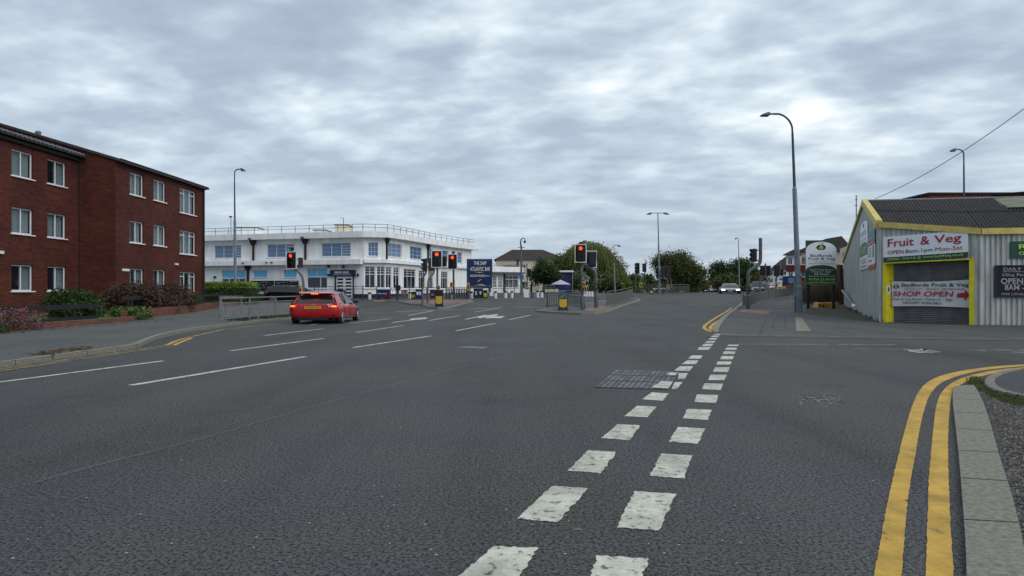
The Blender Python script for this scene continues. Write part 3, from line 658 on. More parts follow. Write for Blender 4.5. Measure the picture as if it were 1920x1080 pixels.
# distant verge grass and hedge masses come later
# ================================================================ WALL TOOLS
def wall(mb, f, u0, u1, z0, z1, holes, thick=.3, reveal=.12, top=True, ends=True):
    us = sorted({u0, u1, *[h[0] for h in holes], *[h[1] for h in holes]}); zs = sorted({z0, z1, *[h[2] for h in holes], *[h[3] for h in holes]})
    us = [u for u in us if u0 <= u <= u1]; zs = [z for z in zs if z0 <= z <= z1]
    for a, b in zip(us, us[1:]):
        for c, d in zip(zs, zs[1:]):
            m_ = ((a + b) / 2, (c + d) / 2)
            if any(h[0] < m_[0] < h[1] and h[2] < m_[1] < h[3] for h in holes): continue
            mb.quad(f.p(a, 0, c), f.p(b, 0, c), f.p(b, 0, d), f.p(a, 0, d))
    for a, b, c, d in holes:
        for p, q in (((a, c), (a, d)), ((a, d), (b, d)), ((b, d), (b, c)), ((b, c), (a, c))):
            mb.quad(f.p(p[0], 0, p[1]), f.p(q[0], 0, q[1]), f.p(q[0], -thick, q[1]), f.p(p[0], -thick, p[1]))
    if top: mb.quad(f.p(u0, 0, z1), f.p(u1, 0, z1), f.p(u1, -thick, z1), f.p(u0, -thick, z1))
    if ends:
        mb.quad(f.p(u0, 0, z0), f.p(u0, 0, z1), f.p(u0, -thick, z1), f.p(u0, -thick, z0)); mb.quad(f.p(u1, 0, z0), f.p(u1, -thick, z0), f.p(u1, -thick, z1), f.p(u1, 0, z1))
def window(parent, f, h, cols, rows, fm='upvc', gm='pane', rec=.10, bar=.05, outer=.06, sill=True, curtain='curtain', thin=(), roomm='room', label=None):
    """h=(u0,u1,z0,z1); cols: inner mullion fractions; rows: list of (z fraction, from, to) glazing bars"""
    u0, u1, z0, z1 = h; W, Z = u1 - u0, z1 - z0; m = MB(); a, b = -rec - .05, -rec
    m.fbox(f, u0, u0 + outer, a, b, z0, z1); m.fbox(f, u1 - outer, u1, a, b, z0, z1); m.fbox(f, u0 + outer, u1 - outer, a, b, z1 - outer, z1); m.fbox(f, u0 + outer, u1 - outer, a, b, z0, z0 + outer)
    for c in cols: m.fbox(f, u0 + W * c - bar / 2, u0 + W * c + bar / 2, a + .002, b - .002, z0 + outer, z1 - outer)
    for r in rows:
        fr, c0, c1, th = (r + (bar,))[:4] if len(r) == 3 else r; m.fbox(f, u0 + W * c0 + .03, u0 + W * c1 - .03, a + .006, b - .006, z0 + Z * fr - th / 2, z0 + Z * fr + th / 2)
    o = mk('window', m, fm, parent, label=label)
    g = MB(); g.fbox(f, u0 + .03, u1 - .03, a + .015, a + .022, z0 + .03, z1 - .03); mk('pane', g, gm, o)
    if sill:
        s_ = MB(); s_.fbox(f, u0 - .07, u1 + .07, -.04, .07, z0 - .05, z0); mk('sill', s_, fm, o)
    if curtain:
        cm = MB(); k = 0
        spans = curtain if isinstance(curtain, list) else [(0.0, 1.0)]
        for s0, s1 in spans:
            n = max(4, int((s1 - s0) * W / .07)); pr = None
            for i in range(n + 1):
                u = u0 + W * (s0 + (s1 - s0) * i / n); d = -rec - .16 - .03 * math.sin(i * 1.9) - .012 * math.sin(i * 4.1)
                q = (f.p(u, d, z0 + .02), f.p(u, d, z1 - .02))
                if pr: cm.quad(pr[0], q[0], q[1], pr[1])
                pr = q
        mk('curtain', cm, 'curtain', o)
    r_ = MB(); r_.fbox(f, u0 + .005, u1 - .005, -rec - .9, -rec - .88, z0, z1); mk('interior', r_, roomm, o)
    return o
# ================================================================ BRICK APARTMENT BLOCK
XR, XL, YS = -20.9, -22.8, 36.0
ap = thing('apartment_block', (-24, 36, 0), 'three storey red brick apartment block with white windows on the left', 'building')
fr1 = Fr((XR, YS), (XR, 46.3)); fr1.d = Vector((0, 1, 0)); fr1.n = fr1.d.cross(Vector((0, 0, 1)))
fl1 = Fr((XL, 16.0), (XL, YS))
ZR = (7.79, 6.57), (5.14, 3.93), (2.50, 1.28)
ZW = (7.76, 6.20), (5.10, 3.60), (2.46, 1.00)
hr, hl = [], []
for i in range(3):
    zt, zb = ZR[i]
    hr.append((fr1.u(243.3), fr1.u(269.5), zb, zt, 0)); hr.append((fr1.u(287.8), fr1.u(310.6), zb, zt, 0)); hr.append((fr1.u(337), fr1.u(367), ZW[i][1], ZW[i][0], 1))
    hl.append((fl1.u(21.7), fl1.u(62.2), zb, zt, 0)); hl.append((fl1.u(89), fl1.u(124), zb, zt, 0)); hl.append((5.6, 7.1, zb, zt, 0)); hl.append((2.2, 3.6, zb, zt, 0))
ZE = 8.22
wl = MB(); wall(wl, fr1, 0, 10.3, -.2, ZE, [h[:4] for h in hr], ends=False); wall(wl, fl1, 0, 20, -.2, ZE, [h[:4] for h in hl], ends=False)
mk('wall', wl, 'brickx', ap)
# wall facing the camera between the two fronts, its top rises with the roof; the far gable; the south gable
SL = .298
for y in (YS, 46.3):
    wy = MB(); s_ = 1 if y == YS else -1
    wy.add([(-32, y, -.2), (XR - (0 if s_ > 0 else 0), y, -.2), (XR, y, ZE), (-32, y, ZE + SL * (XR + 32) )], [(0, 1, 2, 3)]); mk('side_wall', wy, 'bricky', ap)
wy = MB(); wy.add([(-32, 16, -.2), (XL, 16, -.2), (XL, 16, ZE), (-32, 16, ZE + .6)], [(0, 1, 2, 3)]); mk('side_wall', wy, 'bricky', ap)

rf = MB(); f_ = lambda x: ZE + SL * (XR - x) + .10
rf.hexa([(XR + .28, YS - .12, f_(XR + .28) - .14), (XR + .28, 46.5, f_(XR + .28) - .14), (-32, 46.5, f_(-32) - .14), (-32, YS - .12, f_(-32) - .14),
         (XR + .28, YS - .12, f_(XR + .28)), (XR + .28, 46.5, f_(XR + .28)), (-32, 46.5, f_(-32)), (-32, YS - .12, f_(-32))])
rf.hexa([(XL + .35, 15.8, ZE + .04), (XL + .35, YS, ZE + .04), (-32, YS, ZE + .5), (-32, 15.8, ZE + .5), (XL + .35, 15.8, ZE + .16), (XL + .35, YS, ZE + .16), (-32, YS, ZE + .62), (-32, 15.8, ZE + .62)])
ro = mk('roof', rf, 'tile', ap)
tl_ = MB(); y = 15.9
while y < YS - .05: tl_.tube([(XL + .42, y, ZE + .17), (XL - .9, y, ZE + .25)], .075, 6); y += .30
mk('ridge_tile', tl_, 'slate', ro)
ch = MB(); ch.lathe((-25.4, YS + .6, f_(-25.4) - .05), [(.12, 0), (.12, .12), (.17, .14), (.12, .22), (.03, .26)], 10); mk('roof_vent', ch, 'slate', ro)
gt = MB(); gt.fbox(fr1, -.05, 10.4, .02, .17, ZE - .14, ZE + .0); gt.fbox(fl1, 0, 19.9, .02, .17, ZE - .14, ZE + .0); gt.fbox(fr1, 0, 10.35, .02, .30, ZE + .0, ZE + .05); mk('gutter', gt, 'blackm', ap)
dp = MB(); dp.tube([fr1.p(10.1, .10, .1), fr1.p(10.1, .10, ZE - .1)], .06, 8); mk('downpipe', dp, 'blackm', ap); dp = MB(); dp.tube([fl1.p(19.9, .08, .1), fl1.p(19.9, .08, ZE - .1)], .03, 6); mk('downpipe', dp, 'blackm', ap)
for k, h in enumerate(hr + hl):
    f = fr1 if k < len(hr) else fl1; i = k % 3
    if h[4]:
        ct = [(0, 1)] if k != 8 else [(0, .30), (.72, 1)]
        window(ap, f, h[:4], (.34, .67), ((.80, 0, .34, .04), (.80, .67, 1, .04)), curtain=ct, rec=.09)
    else:
        left = k >= len(hr); RNW = random.Random(k * 7 + 3); dark = (k - len(hr)) in (1, 8, 9); g_ = RNW.choice((0, 0, .06, .14)); ct = ([(0, .5 - g_), (.5 + g_ * .6, 1)] if not dark else [(.55, 1)])
        window(ap, f, h[:4], (.5,), (), curtain=ct, rec=.09, roomm='room' if dark else 'roomw')
sold = brick('soldier_brick', (.105, .030, .021), (.075, .022, .017), (.045, .02, .016), 1, 1, .075, .24)
for h in hr + hl:
    f = fr1 if h in hr else fl1
    if h[3] < 6: lint = MB(); lint.fbox(f, h[0] - .06, h[1] + .06, -.02, .012, h[3] + .01, h[3] + .22); mk('soldier_course', lint, sold, ap)
sg = MB(); sg.fbox(fr1, fr1.u(228.5), fr1.u(242), .01, .035, 2.34, 2.47); mk('name_plate', sg, 'wht', ap)
sg = MB(); sg.fbox(fr1, fr1.u(327), fr1.u(332), .01, .1, 2.86, 2.97); sg.fbox(fl1, fl1.u(-6), fl1.u(4), .01, .1, 2.95, 3.08); mk('wall_light', sg, 'wht', ap)
# low garden wall, rail fence
gw = MB(); gpts = [(-15.5, 8), (-15.5, 20.5), (-15.25, 27.6)]
for a, b in zip(gpts, gpts[1:]): gw.fbox(Fr(a, b), 0, Fr(a, b).len, -.22, 0, 0, .27)
mk('garden_wall', gw, 'brickw', label='low brick edging wall beside the strip of lawn on the left pavement', cat='wall')
gw = MB(); gpts = [(-15.9, 28.2), (-17.6, 37.5), (-19.2, 43.7), (-20.4, 53)]
for i, (a, b) in enumerate(zip(gpts, gpts[1:])): gw.fbox(Fr(a, b), 0, Fr(a, b).len + .0, -.25 - .002 * i, .0 - .002 * i, 0, .48)
mk('garden_wall', gw, 'brickw', label='taller brick retaining wall in front of the brown shrub and hedge', cat='wall')
def railfence(pts, zt, label, zoff=.0, ext=.0):
    root = thing('rail_fence', (pts[0][0], pts[0][1], gz(pts[0][1])), label, 'fence'); ra = MB()
    for a, b in zip(pts, pts[1:]):
        f = Fr(a, b); g0 = gz(a[1]); ra.fbox(f, 0, f.len, .04, .075, zt - .17, zt); ra.fbox(f, 0, f.len, .042, .077, zt - .62, zt - .47)
        n = max(1, round(f.len / 3.0))
        for i in range(n):
            p = MB(); u = (i + .5) * f.len / n; p.fbox(f, u - .06, u + .06, -.06, .04, g0, zt - .03); mk('post', p, 'fencew', root)
    mk('rail', ra, 'fencew', root); return root
railfence([(-16.6, 10), (-16.6, 27.3)], .80, 'dark stained two rail fence along the lawn in front of the brick block')
railfence([(-17.2, 30), (-19.9, 43.5), (-21.0, 52.5)], 1.05, 'dark stained rail fence between the brick block and the clipped hedge')
# ================================================================ FOLIAGE
def foliage(mb, blobs, n, size, nm, clump=.45, per=14, rng=RN, flatten=.8, surface=.55, low=0.0):
    for i in range(n // per):
        cx, cy, cz, rx, ry, rz = rng.choices(blobs, weights=[b[3] * b[5] for b in blobs])[0]
        while True:
            d = Vector((rng.uniform(-1, 1), rng.uniform(-1, 1), rng.uniform(-1, 1)))
            if 0.05 < d.length < 1: break
        d = d.normalized() * (d.length ** surface) * rng.uniform(.9, 1.08); c = Vector((cx + d.x * rx, cy + d.y * ry, cz + d.z * rz)); mi = rng.randrange(nm)
        for j in range(per):
            p = c + Vector((rng.gauss(0, clump), rng.gauss(0, clump), rng.gauss(0, clump * .7)))
            if p.z < low: continue
            a = Vector((rng.gauss(0, 1), rng.gauss(0, 1), rng.gauss(0, .7))).normalized(); b = a.orthogonal().normalized(); b = Matrix.Rotation(rng.uniform(0, 6.28), 3, a) @ b; b.z *= flatten
            s_ = size * rng.uniform(.55, 1.3); a2 = a * s_ * .5; mb.cur = mi if rng.random() < .8 else rng.randrange(nm)
            mb.add([p - b * s_ * .9, p + a2 * .8, p + b * s_ * .9, p - a2 * .8], [(0, 1, 2, 3)])
    mb.cur = 0
def tree(name, base, blobs, n, size, leafm, label, cat='tree', trunk=.22, clump=.5, group=None, limbs=9, fork=.35, surface=.55):
    root = thing(name, base, label, cat, group); b0 = Vector(base); rng = random.Random(hash((round(b0.x, 2), n)) & 0xffff)
    rng = random.Random(int(abs(b0.x * 100) + n)); lf = MB(); foliage(lf, blobs, n, size, len(leafm), clump, rng=rng, surface=surface); mk('crown', lf, leafm, root)
    tk = MB(); top = max(b[2] for b in blobs); fk = b0.z + (top - b0.z) * fork; cen = Vector((b0.x, b0.y, fk))
    if trunk: tk.tube([b0 - Vector((0, 0, .1)), b0.lerp(cen, .5) + Vector((rng.uniform(-.1, .1), 0, 0)), cen], [trunk * 1.25, trunk, trunk * .85], 8)
    for i in range(limbs):
        bb = rng.choice(blobs); e = Vector((bb[0] + rng.uniform(-.7, .7) * bb[3], bb[1] + rng.uniform(-.7, .7) * bb[4], bb[2] + rng.uniform(-.2, .8) * bb[5]))
        s0 = b0.lerp(cen, rng.uniform(.6, 1)) if trunk else b0 + Vector((rng.uniform(-.3, .3), rng.uniform(-.3, .3), 0)); md = s0.lerp(e, .5) + Vector((0, 0, rng.uniform(.0, .4)))
        r = (trunk or .05) * .45; tk.tube([s0, md, e], [r, r * .6, r * .15], 5)
    mk('trunk' if trunk > .1 else 'stem', tk, 'bark', root); return root
# garden shrubs
g = at(120, 28.0); tree('green_shrub', (g.x, 28.6, .2), [(g.x, 28.6, .72, 1.05, .9, .62), (g.x + .4, 28.3, .45, .9, .6, .45), (g.x - .6, 28.8, .8, .6, .6, .45)], 6500, .09, ['lf1', 'lf2', 'lf2'], 'rounded dark green leafy shrub in front of the brick wall behind the fence', 'shrub', .05, .13, limbs=6, fork=.2)
tree('bare_shrub', (-18.6, 32.5, .2), [(-18.5, 33.3, .86, 1.0, 1.1, .70), (-18.4, 36.6, .86, .9, 1.6, .66), (-18.2, 34.8, .6, .9, 1.2, .5)], 20000, .085, ['lfb', 'lfb', 'lf2', 'lfb', 'lfd2', 'lfb'], 'large brown half bare twiggy shrub in front of the right brick front', 'shrub', .05, .22, limbs=40, fork=.1, surface=.4)
tree('heather_shrub', (-15.9, 20.6, .1), [(-16.0, 20.7, .38, 1.0, .8, .42), (-15.4, 21.6, .35, .6, .6, .35)], 3600, .05, ['lfp', 'lfp', 'lf1', 'lfb'], 'pink flowering heather bush at the left edge of the pavement', 'shrub', .03, .10, limbs=5, fork=.2)
tree('green_plant', (-15.6, 20.2, .1), [(-15.25, 20.0, .22, .5, .4, .22)], 900, .05, ['lf1', 'lf2'], 'small green plant under the pink heather at the left edge', 'plant', .02, .07, limbs=3, fork=.2)
tree('green_plant', (-15.7, 28.6, .15), [(-15.6, 28.6, .28, .5, .4, .3), (-16.4, 28.7, .35, .5, .4, .25)], 2200, .06, ['lfh', 'lf1', 'lf2'], 'bright green leafy plant beside the gap between the two low walls', 'plant', .02, .09, limbs=4, fork=.2)
tree('green_plant', (-18.3, 38.6, .3), [(-18.2, 38.6, .75, .55, .8, .32)], 1300, .06, ['lf1', 'lf2'], 'small green shrub between the brown shrub and the block corner', 'plant', .03, .10, limbs=4, fork=.2)
hd = thing('clipped_hedge', (-20.5, 50.5, .1), 'clipped box hedge with bright top behind the street nameplate', 'hedge')
hx0, hx1 = V(386, 540, 50.5).x, V(474, 540, 50.5).x; lf = MB(); rng = random.Random(4)
for i in range(17000):
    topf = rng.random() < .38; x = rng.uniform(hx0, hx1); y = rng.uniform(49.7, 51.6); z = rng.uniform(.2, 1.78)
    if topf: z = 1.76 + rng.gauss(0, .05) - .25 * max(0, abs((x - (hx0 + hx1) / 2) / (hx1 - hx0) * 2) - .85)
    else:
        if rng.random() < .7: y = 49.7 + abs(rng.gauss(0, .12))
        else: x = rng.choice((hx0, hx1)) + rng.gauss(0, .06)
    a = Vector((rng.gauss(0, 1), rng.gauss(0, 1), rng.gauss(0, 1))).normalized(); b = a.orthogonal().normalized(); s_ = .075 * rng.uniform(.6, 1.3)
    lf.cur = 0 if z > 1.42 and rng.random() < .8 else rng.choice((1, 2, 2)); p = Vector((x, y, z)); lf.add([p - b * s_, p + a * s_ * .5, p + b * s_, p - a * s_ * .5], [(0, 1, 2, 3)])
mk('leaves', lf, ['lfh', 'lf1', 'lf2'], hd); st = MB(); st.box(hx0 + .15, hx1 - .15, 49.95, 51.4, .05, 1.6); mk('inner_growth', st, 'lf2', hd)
# ================================================================ WHITE ART DECO HOTEL
PP = [(300, 70.0), (385, 67.6), (664, 62.82), (682, 62.55), (722, 63.0), (756, 66.3), (800, 72.2), (842, 77.6), (884, 82.8)]
PL = [Vector(((px - CX) / F * y, y, 0)) for px, y in PP]
ho = thing('seafront_hotel', (-16, 66, gz(66)), 'long white two storey art deco hotel with curved corner and roof railings', 'building')
def offs(path, d):
    out = []
    for i, p in enumerate(path):
        n1 = (path[i] - path[i - 1]).normalized().cross(Vector((0, 0, 1))) if i else None; n2 = (path[i + 1] - path[i]).normalized().cross(Vector((0, 0, 1))) if i < len(path) - 1 else None
        n = ((n1 or n2) + (n2 or n1)); n.normalize(); k = n.dot(n1 or n2); out.append(p + n * (d / max(.4, k)))
    return out
def band(mb, path, dout, din, z0, z1):
    A, B = offs(path, dout), offs(path, din); Z0, Z1 = Vector((0, 0, z0)), Vector((0, 0, z1))
    for i in range(len(path) - 1):
        a, b, c, d = A[i], A[i + 1], B[i + 1], B[i]; mb.quad(a + Z0, b + Z0, b + Z1, a + Z1); mb.quad(a + Z1, b + Z1, c + Z1, d + Z1); mb.quad(d + Z0, c + Z0, b + Z0, a + Z0); mb.quad(d + Z0, d + Z1, c + Z1, c + Z0)
    for i, s_ in ((0, 1), (-1, 1)): mb.quad(A[i] + Z0, B[i] + Z0, B[i] + Z1, A[i] + Z1)
ZP1, ZP0, ZM1, ZM0 = 6.62, 6.08, 4.07, 3.62
seg = [Fr(PL[i], PL[i + 1]) for i in range(len(PL) - 1)]
UP = [(1, 401, 452), (1, 500, 551), (1, 602, 657), (3, 690, 709), (4, 727.5, 754), (5, 769, 792), (6, 804, 811), (6, 828, 841), (7, 858, 867)]
LO = [(1, 415, 460, 1.2, 3.20, 'film'), (1, 474, 501, 2.45, 3.15, 'film'), (1, 531, 556, 2.45, 3.15, 'film'), (1, 575, 613, 1.42, 3.28, 'film'),
      (3, 683, 703.5, 1.42, 3.45, 'paned'), (3, 705.5, 721.5, 1.42, 3.45, 'paned'), (4, 723.5, 735, 1.42, 3.45, 'paned'), (4, 737.5, 749.5, 1.42, 3.42, 'paned'), (5, 757, 780, 1.35, 3.35, 'paneb'), (5, 785, 798, 1.35, 3.3, 'paneb'), (6, 803, 813, 1.35, 3.3, 'paneb'), (6, 827, 840, 1.35, 3.3, 'paneb')]
holes = {i: [] for i in range(len(seg))}
for s_, a, b in UP: f = seg[s_]; holes[s_].append((f.u(a), f.u(b), 4.38, 5.64))
for s_, a, b, z0, z1, _ in LO: f = seg[s_]; holes[s_].append((f.u(a), f.u(b), z0, z1))
f1 = seg[1]; holes[1].append((f1.u(630), f1.u(639.9), .55, 2.65)) if False else None
wl = MB()
for i, f in enumerate(seg): wall(wl, f, 0, f.len, -.1, ZP0, [tuple(max(0.01, min(f.len - .01, x)) if k < 2 else x for k, x in enumerate(h)) for h in holes[i]], .3, ends=(i in (0, len(seg) - 1)))
mk('wall', wl, 'render', ho)
pr = MB(); band(pr, PL, .55, -1.2, ZP0, ZP1); mk('parapet_canopy', pr, 'render', ho)
pr = MB(); band(pr, PL[:4], .62, -.05, ZM0, ZM1); band(pr, PL[3:], .30, -.05, ZM0 + .14, ZM1 + .02); mk('balcony_band', pr, 'render', ho)
bb = MB(); band(bb, PL, .03, -.02, .3, 1.0 - .1); mk('dark_plinth', bb, 'dkblue', ho)
fl_ = MB(); back = [Vector((p.x - 2 - 6 * (i > 3), p.y + 16, 0)) for i, p in enumerate(PL)]
for i in range(len(PL) - 1):
    Z = Vector((0, 0, ZP0 + .2)); fl_.quad(PL[i] + Z, PL[i + 1] + Z, back[i + 1] + Z, back[i] + Z)
end = Fr(PL[-1], back[-1]); fl_.quad(PL[-1] + Vector((0, 0, 0)), back[-1], back[-1] + Z, PL[-1] + Z); mk('flat_roof', fl_, 'render', ho)
# roof railing
ra = MB(); rp = offs(PL, .35)
for z in (7.28, 7.0): ra.tube([p + Vector((0, 0, z)) for p in rp], .022, 5)
for i in range(len(rp) - 1):
    L_ = (rp[i + 1] - rp[i]).length; n = max(1, round(L_ / 1.45))
    for k in range(n): p = rp[i].lerp(rp[i + 1], k / n); ra.tube([p + Vector((0, 0, ZP1)), p + Vector((0, 0, 7.28))], .025, 5)
mk('roof_railing', ra, 'lampd', ho)
for s_, a, b in UP:
    f = seg[s_]; h = (f.u(a), f.u(b), 4.38, 5.64); wide = b - a > 35
    cols = (.34, .68) if wide else ((.33, .66) if b - a > 12 else (.5,)); rows = tuple((k, 0, 1, .025) for k in (.25, .5, .75))
    window(ho, f, h, cols, tuple((k, 0, 1, .022) for k in (.33, .66)) if not wide else tuple((k, .68, 1, .04) for k in (.2, .4, .6, .8)) + tuple((k, 0, .68, .012) for k in (.33, .66)), gm='paneb', rec=.12, bar=.05 if wide else .025, outer=.05, curtain=None)
for s_, a, b, z0, z1, g_ in LO:
    f = seg[s_]; h = (max(.02, f.u(a)), min(f.len - .02, f.u(b)), z0, z1); big = z1 - z0 > 1.5
    if g_ == 'film' and big: 
        zs = z1 - .78; window(ho, f, (h[0], h[1], zs, z1), (.48,), (), gm='film', rec=.12, bar=.05, outer=.05, curtain=None, sill=False)
        window(ho, f, (h[0], h[1], z0, zs - .01), (.66,) if a > 500 else (.3, .7), (), gm='paned', rec=.12, bar=.07, outer=.05, curtain=[(0, .45)] if a > 500 else None)
    elif g_ == 'film': window(ho, f, h, (), (), gm='film', rec=.12, outer=.03, curtain=None)
    else: window(ho, f, h, (.5,) if g_ == 'paned' else (.33, .66), ((.64, 0, 1, .06), (.76, 0, 1, .03), (.88, 0, 1, .03)), gm='paned', rec=.08, bar=.05, outer=.08, curtain=[(0, .22), (.8, 1)] if g_ != 'paned' else None, roomm='room')
f = seg[1]
for px in (476, 573.5):
    dn = MB(); u = f.u(px); dn.fbox(f, u - .30, u + .30, .02, .28, 5.88, 6.07); dn.prism(f, [(u - .13, 5.58), (u + .13, 5.58), (u + .30, 5.88), (u - .30, 5.88)], .02, .27); dn.fbox(f, u - .08, u + .08, .02, .16, ZM1, 5.58); mk('rainwater_downpipe', dn, 'blackm', ho)
for px, in ((466,),):
    dn = MB(); u = f.u(px); dn.fbox(f, u - .28, u + .28, .02, .3, 3.42, 3.60); dn.prism(f, [(u - .12, 3.15), (u + .12, 3.15), (u + .28, 3.42), (u - .28, 3.42)], .02, .27); dn.fbox(f, u - .1, u + .1, .02, .18, .5, 3.15); mk('rainwater_downpipe', dn, 'blackm', ho)
for ff, px in ((seg[4], 723.9), (seg[6], 801.3)):
    dn = MB(); u = ff.u(px); dn.fbox(ff, u - .26, u + .26, .02, .26, 5.86, 6.06); dn.prism(ff, [(u - .1, 5.58), (u + .1, 5.58), (u + .26, 5.86), (u - .26, 5.86)], .02, .25); dn.fbox(ff, u - .07, u + .07, .02, .15, ZM1 + .03, 5.58); mk('rainwater_downpipe', dn, 'blackm', ho)
# main bar entrance
en = MB(); en.fbox(f, f.u(621), f.u(667.5) - .0, .02, .22, 2.55, 3.12); si = mk('sign_board', en, 'navy', ho, label='navy sign board reading MAIN BAR')
text(si, 'MAIN BAR', f, f.u(630), f.u(657), 2.80, 3.0, 'letter', .24, .02); text(si, 'BREAKFAST LUNCH DINNER', f, f.u(628), f.u(660), 2.66, 2.73, 'letter', .24)
d0, d1 = f.u(629), f.u(664); fm = MB(); fm.fbox(f, d0, d0 + .12, .02, .14, .45, 2.54); fm.fbox(f, d1 - .08, d1, .02, .14, .45, 2.54); mk('door_frame', fm, 'dkblue', ho)
for k in (0, 1):
    a, b = d0 + .14 + k * (d1 - d0 - .24) / 2, d0 + .12 + (k + 1) * (d1 - d0 - .24) / 2; dm = MB(); dm.fbox(f, a, b, .02, .08, .47, 2.53); do = mk('door', dm, 'upvc', ho); pn = MB()
    for i in range(6): z = .62 + i * .31; pn.fbox(f, a + .12, b - .12, .081, .095, z, z + .17)
    mk('door_pane', pn, 'blackm', do)
for px, z in ((617, 2.55), (672, 2.55), (645, 3.3), (617, 3.35), (404, 2.4)): wlm = MB(); u = f.u(px); wlm.fbox(f, u - .08, u + .08, .02, .2, z, z + .22); mk('wall_lamp', wlm, 'blackm', ho)
cm_ = MB()
for px, ff in ((476, f), (574, f)): u = ff.u(px); cm_.fbox(ff, u - .12, u + .12, .56, .75, 6.12, 6.22); cm_.disc(ff.p(u + .08, .85, 6.1), ff.n, .07, 8)
for px, z in ((464, 3.8), (508, 3.83), (517, 3.83)): u = f.u(px); cm_.fbox(f, u - .1, u + .1, .63, .75, z, z + .08)
mk('floodlight', cm_, 'blackm', ho)
for a, b in ((471, 514), (516, 560)):
    m_ = MB(); m_.fbox(f, f.u(a), f.u(b), .02, .08, 1.22 - .1, 2.15); bo = mk('menu_board', m_, 'chalkb', ho); rr = random.Random(a); sc_ = MB()
    for i in range(34):
        u = rr.uniform(f.u(a) + .12, f.u(b) - .4); z = rr.choice([1.2 + .11 * k for k in range(8)]); sc_.fbox(f, u, u + rr.uniform(.08, .3), .082, .09, z, z + rr.uniform(.015, .05))
    mk('chalk_writing', sc_, 'chalk', bo)
text(bo, 'BAR MENU', f, f.u(545), f.u(558), 2.02, 2.10, 'letter', .095)
# roof huts and aerials
for (a, b, r0, col, y) in ((443, 480, 427, 'render', 71), (628, 650, 422, 'cream', 68), (588, 610, 432, 'render', 70)):
    m_ = MB(); x0, x1 = V(a, 0, y).x, V(b, 0, y).x; zt = V(a, r0, y).z; m_.box(x0, x1, y, y + 2.2, ZP0 + .2, zt); c_ = mk('roof_hut', m_, col, ho); m_ = MB(); m_.box(x0 - .08, x1 + .08, y - .1, y + 2.3, zt, zt + .08); mk('hut_cap', m_, 'lampd', c_)
m_ = MB(); q = V(644, 409, 67.5); m_.tube([(q.x, q.y, 6.4), q], .03, 5); m_.tube([q, q - Vector((.35, 0, 0))], .02, 5); q = V(433, 405, 69.5); m_.tube([(q.x, q.y, 6.4), q], .03, 5); m_.box(q.x - .15, q.x + .1, q.y - .1, q.y + .1, q.z - .15, q.z); mk('aerial', m_, 'lampd', ho)
# canopy edge at far end
m_ = MB(); f = seg[7]; m_.fbox(f, f.len - .2, f.len + .55, -3.5, .9, ZP0 - .02, ZP0 + .07); mk('end_canopy', m_, 'render', ho)
# low wing with balcony, past the navy sign
wf = Fr(V(872, 0, 86)[:2], V(978, 0, 90)[:2]); wg = thing('hotel_wing', wf.p(3, 0, gz(88)), 'low white wing with balcony and tall white windows right of the navy sign', 'building')
hs = [(wf.u(a), wf.u(b), wf.z(539.5, 930), wf.z(517, 930)) for a, b in ((924, 931), (934, 941.5), (947, 972))]
m_ = MB(); wall(m_, wf, 0, wf.len, .5, wf.z(511, 930), hs); mk('wall', m_, 'render', wg)
m_ = MB(); m_.fbox(wf, 0, wf.len + .2, -.2, .7, wf.z(513, 930), wf.z(510, 930)); mk('canopy', m_, 'galvd', wg)
m_ = MB(); m_.fbox(wf, 0, wf.len, -.25, .45, wf.z(510, 930) + .01, wf.z(500, 930)); mk('balcony_wall', m_, 'render', wg)
m_ = MB()
for r in (495, 498): m_.tube([wf.p(0, .3, wf.z(r, 930)), wf.p(wf.len, .3, wf.z(r, 930))], .025, 5)
for i in range(9): m_.tube([wf.p(i * wf.len / 8, .3, wf.z(500, 930)), wf.p(i * wf.len / 8, .3, wf.z(495, 930))], .025, 5)
mk('balcony_railing', m_, 'lampd', wg)
for k, h in enumerate(hs): window(wg, wf, h, (.5,) if k < 2 else (.3, .6), tuple((q_, 0, 1, .03) for q_ in (.3, .6, .8)) if k < 2 else ((.72, 0, 1, .08),), gm='pane', rec=.08, curtain=[(0, .3)] if k < 2 else [(.1, 1)], outer=.07)
m_ = MB(); u = wf.u(945); m_.fbox(wf, u - .1, u + .1, .02, .2, 1, wf.z(511, 930)); mk('downpipe', m_, 'blackm', wg)
# cream house with hipped roof
CHf = Fr(V(930, 0, 108)[:2], V(1062, 0, 108)[:2]); chs = thing('cream_house', CHf.p(5, 0, gz(108)), 'cream rendered house with brown hipped roof behind the camera mast', 'building')
ez = CHf.z(487, 980); hs = [(CHf.u(a), CHf.u(b), CHf.z(c, 980), CHf.z(d, 980)) for a, b, c, d in ((943, 965, 502, 497), (979, 986, 504, 496), (979, 990, 542, 528), (1002, 1010, 538, 518))]
m_ = MB(); wall(m_, CHf, 0, CHf.len, .7, ez, hs); m_.fbox(CHf, 0, CHf.len, -9, -.31, .7, ez - .01); mk('wall', m_, 'cream', chs)
for h in hs: window(chs, CHf, h, (.5,), (), gm='paned', rec=.05, curtain=None, outer=.06)
m_ = MB(); m_.fbox(CHf, CHf.u(971) - .12, CHf.u(971) + .12, .0, .15, .8, ez); mk('downpipe', m_, 'blackm', chs)
rz = CHf.z(465, 980); o_ = .35; r_ = MB(); c4 = [CHf.p(-o_, o_, ez), CHf.p(CHf.len + o_, o_, ez), CHf.p(CHf.len + o_, -9.6, ez), CHf.p(-o_, -9.6, ez)]; rd = [CHf.p(CHf.u(960), -4.6, rz), CHf.p(CHf.u(1020), -4.6, rz)]
r_.add(c4 + rd, [(0, 1, 5, 4), (1, 2, 5), (2, 3, 4, 5), (3, 0, 4), (3, 2, 1, 0)]); mk('roof', r_, 'tileb', chs)
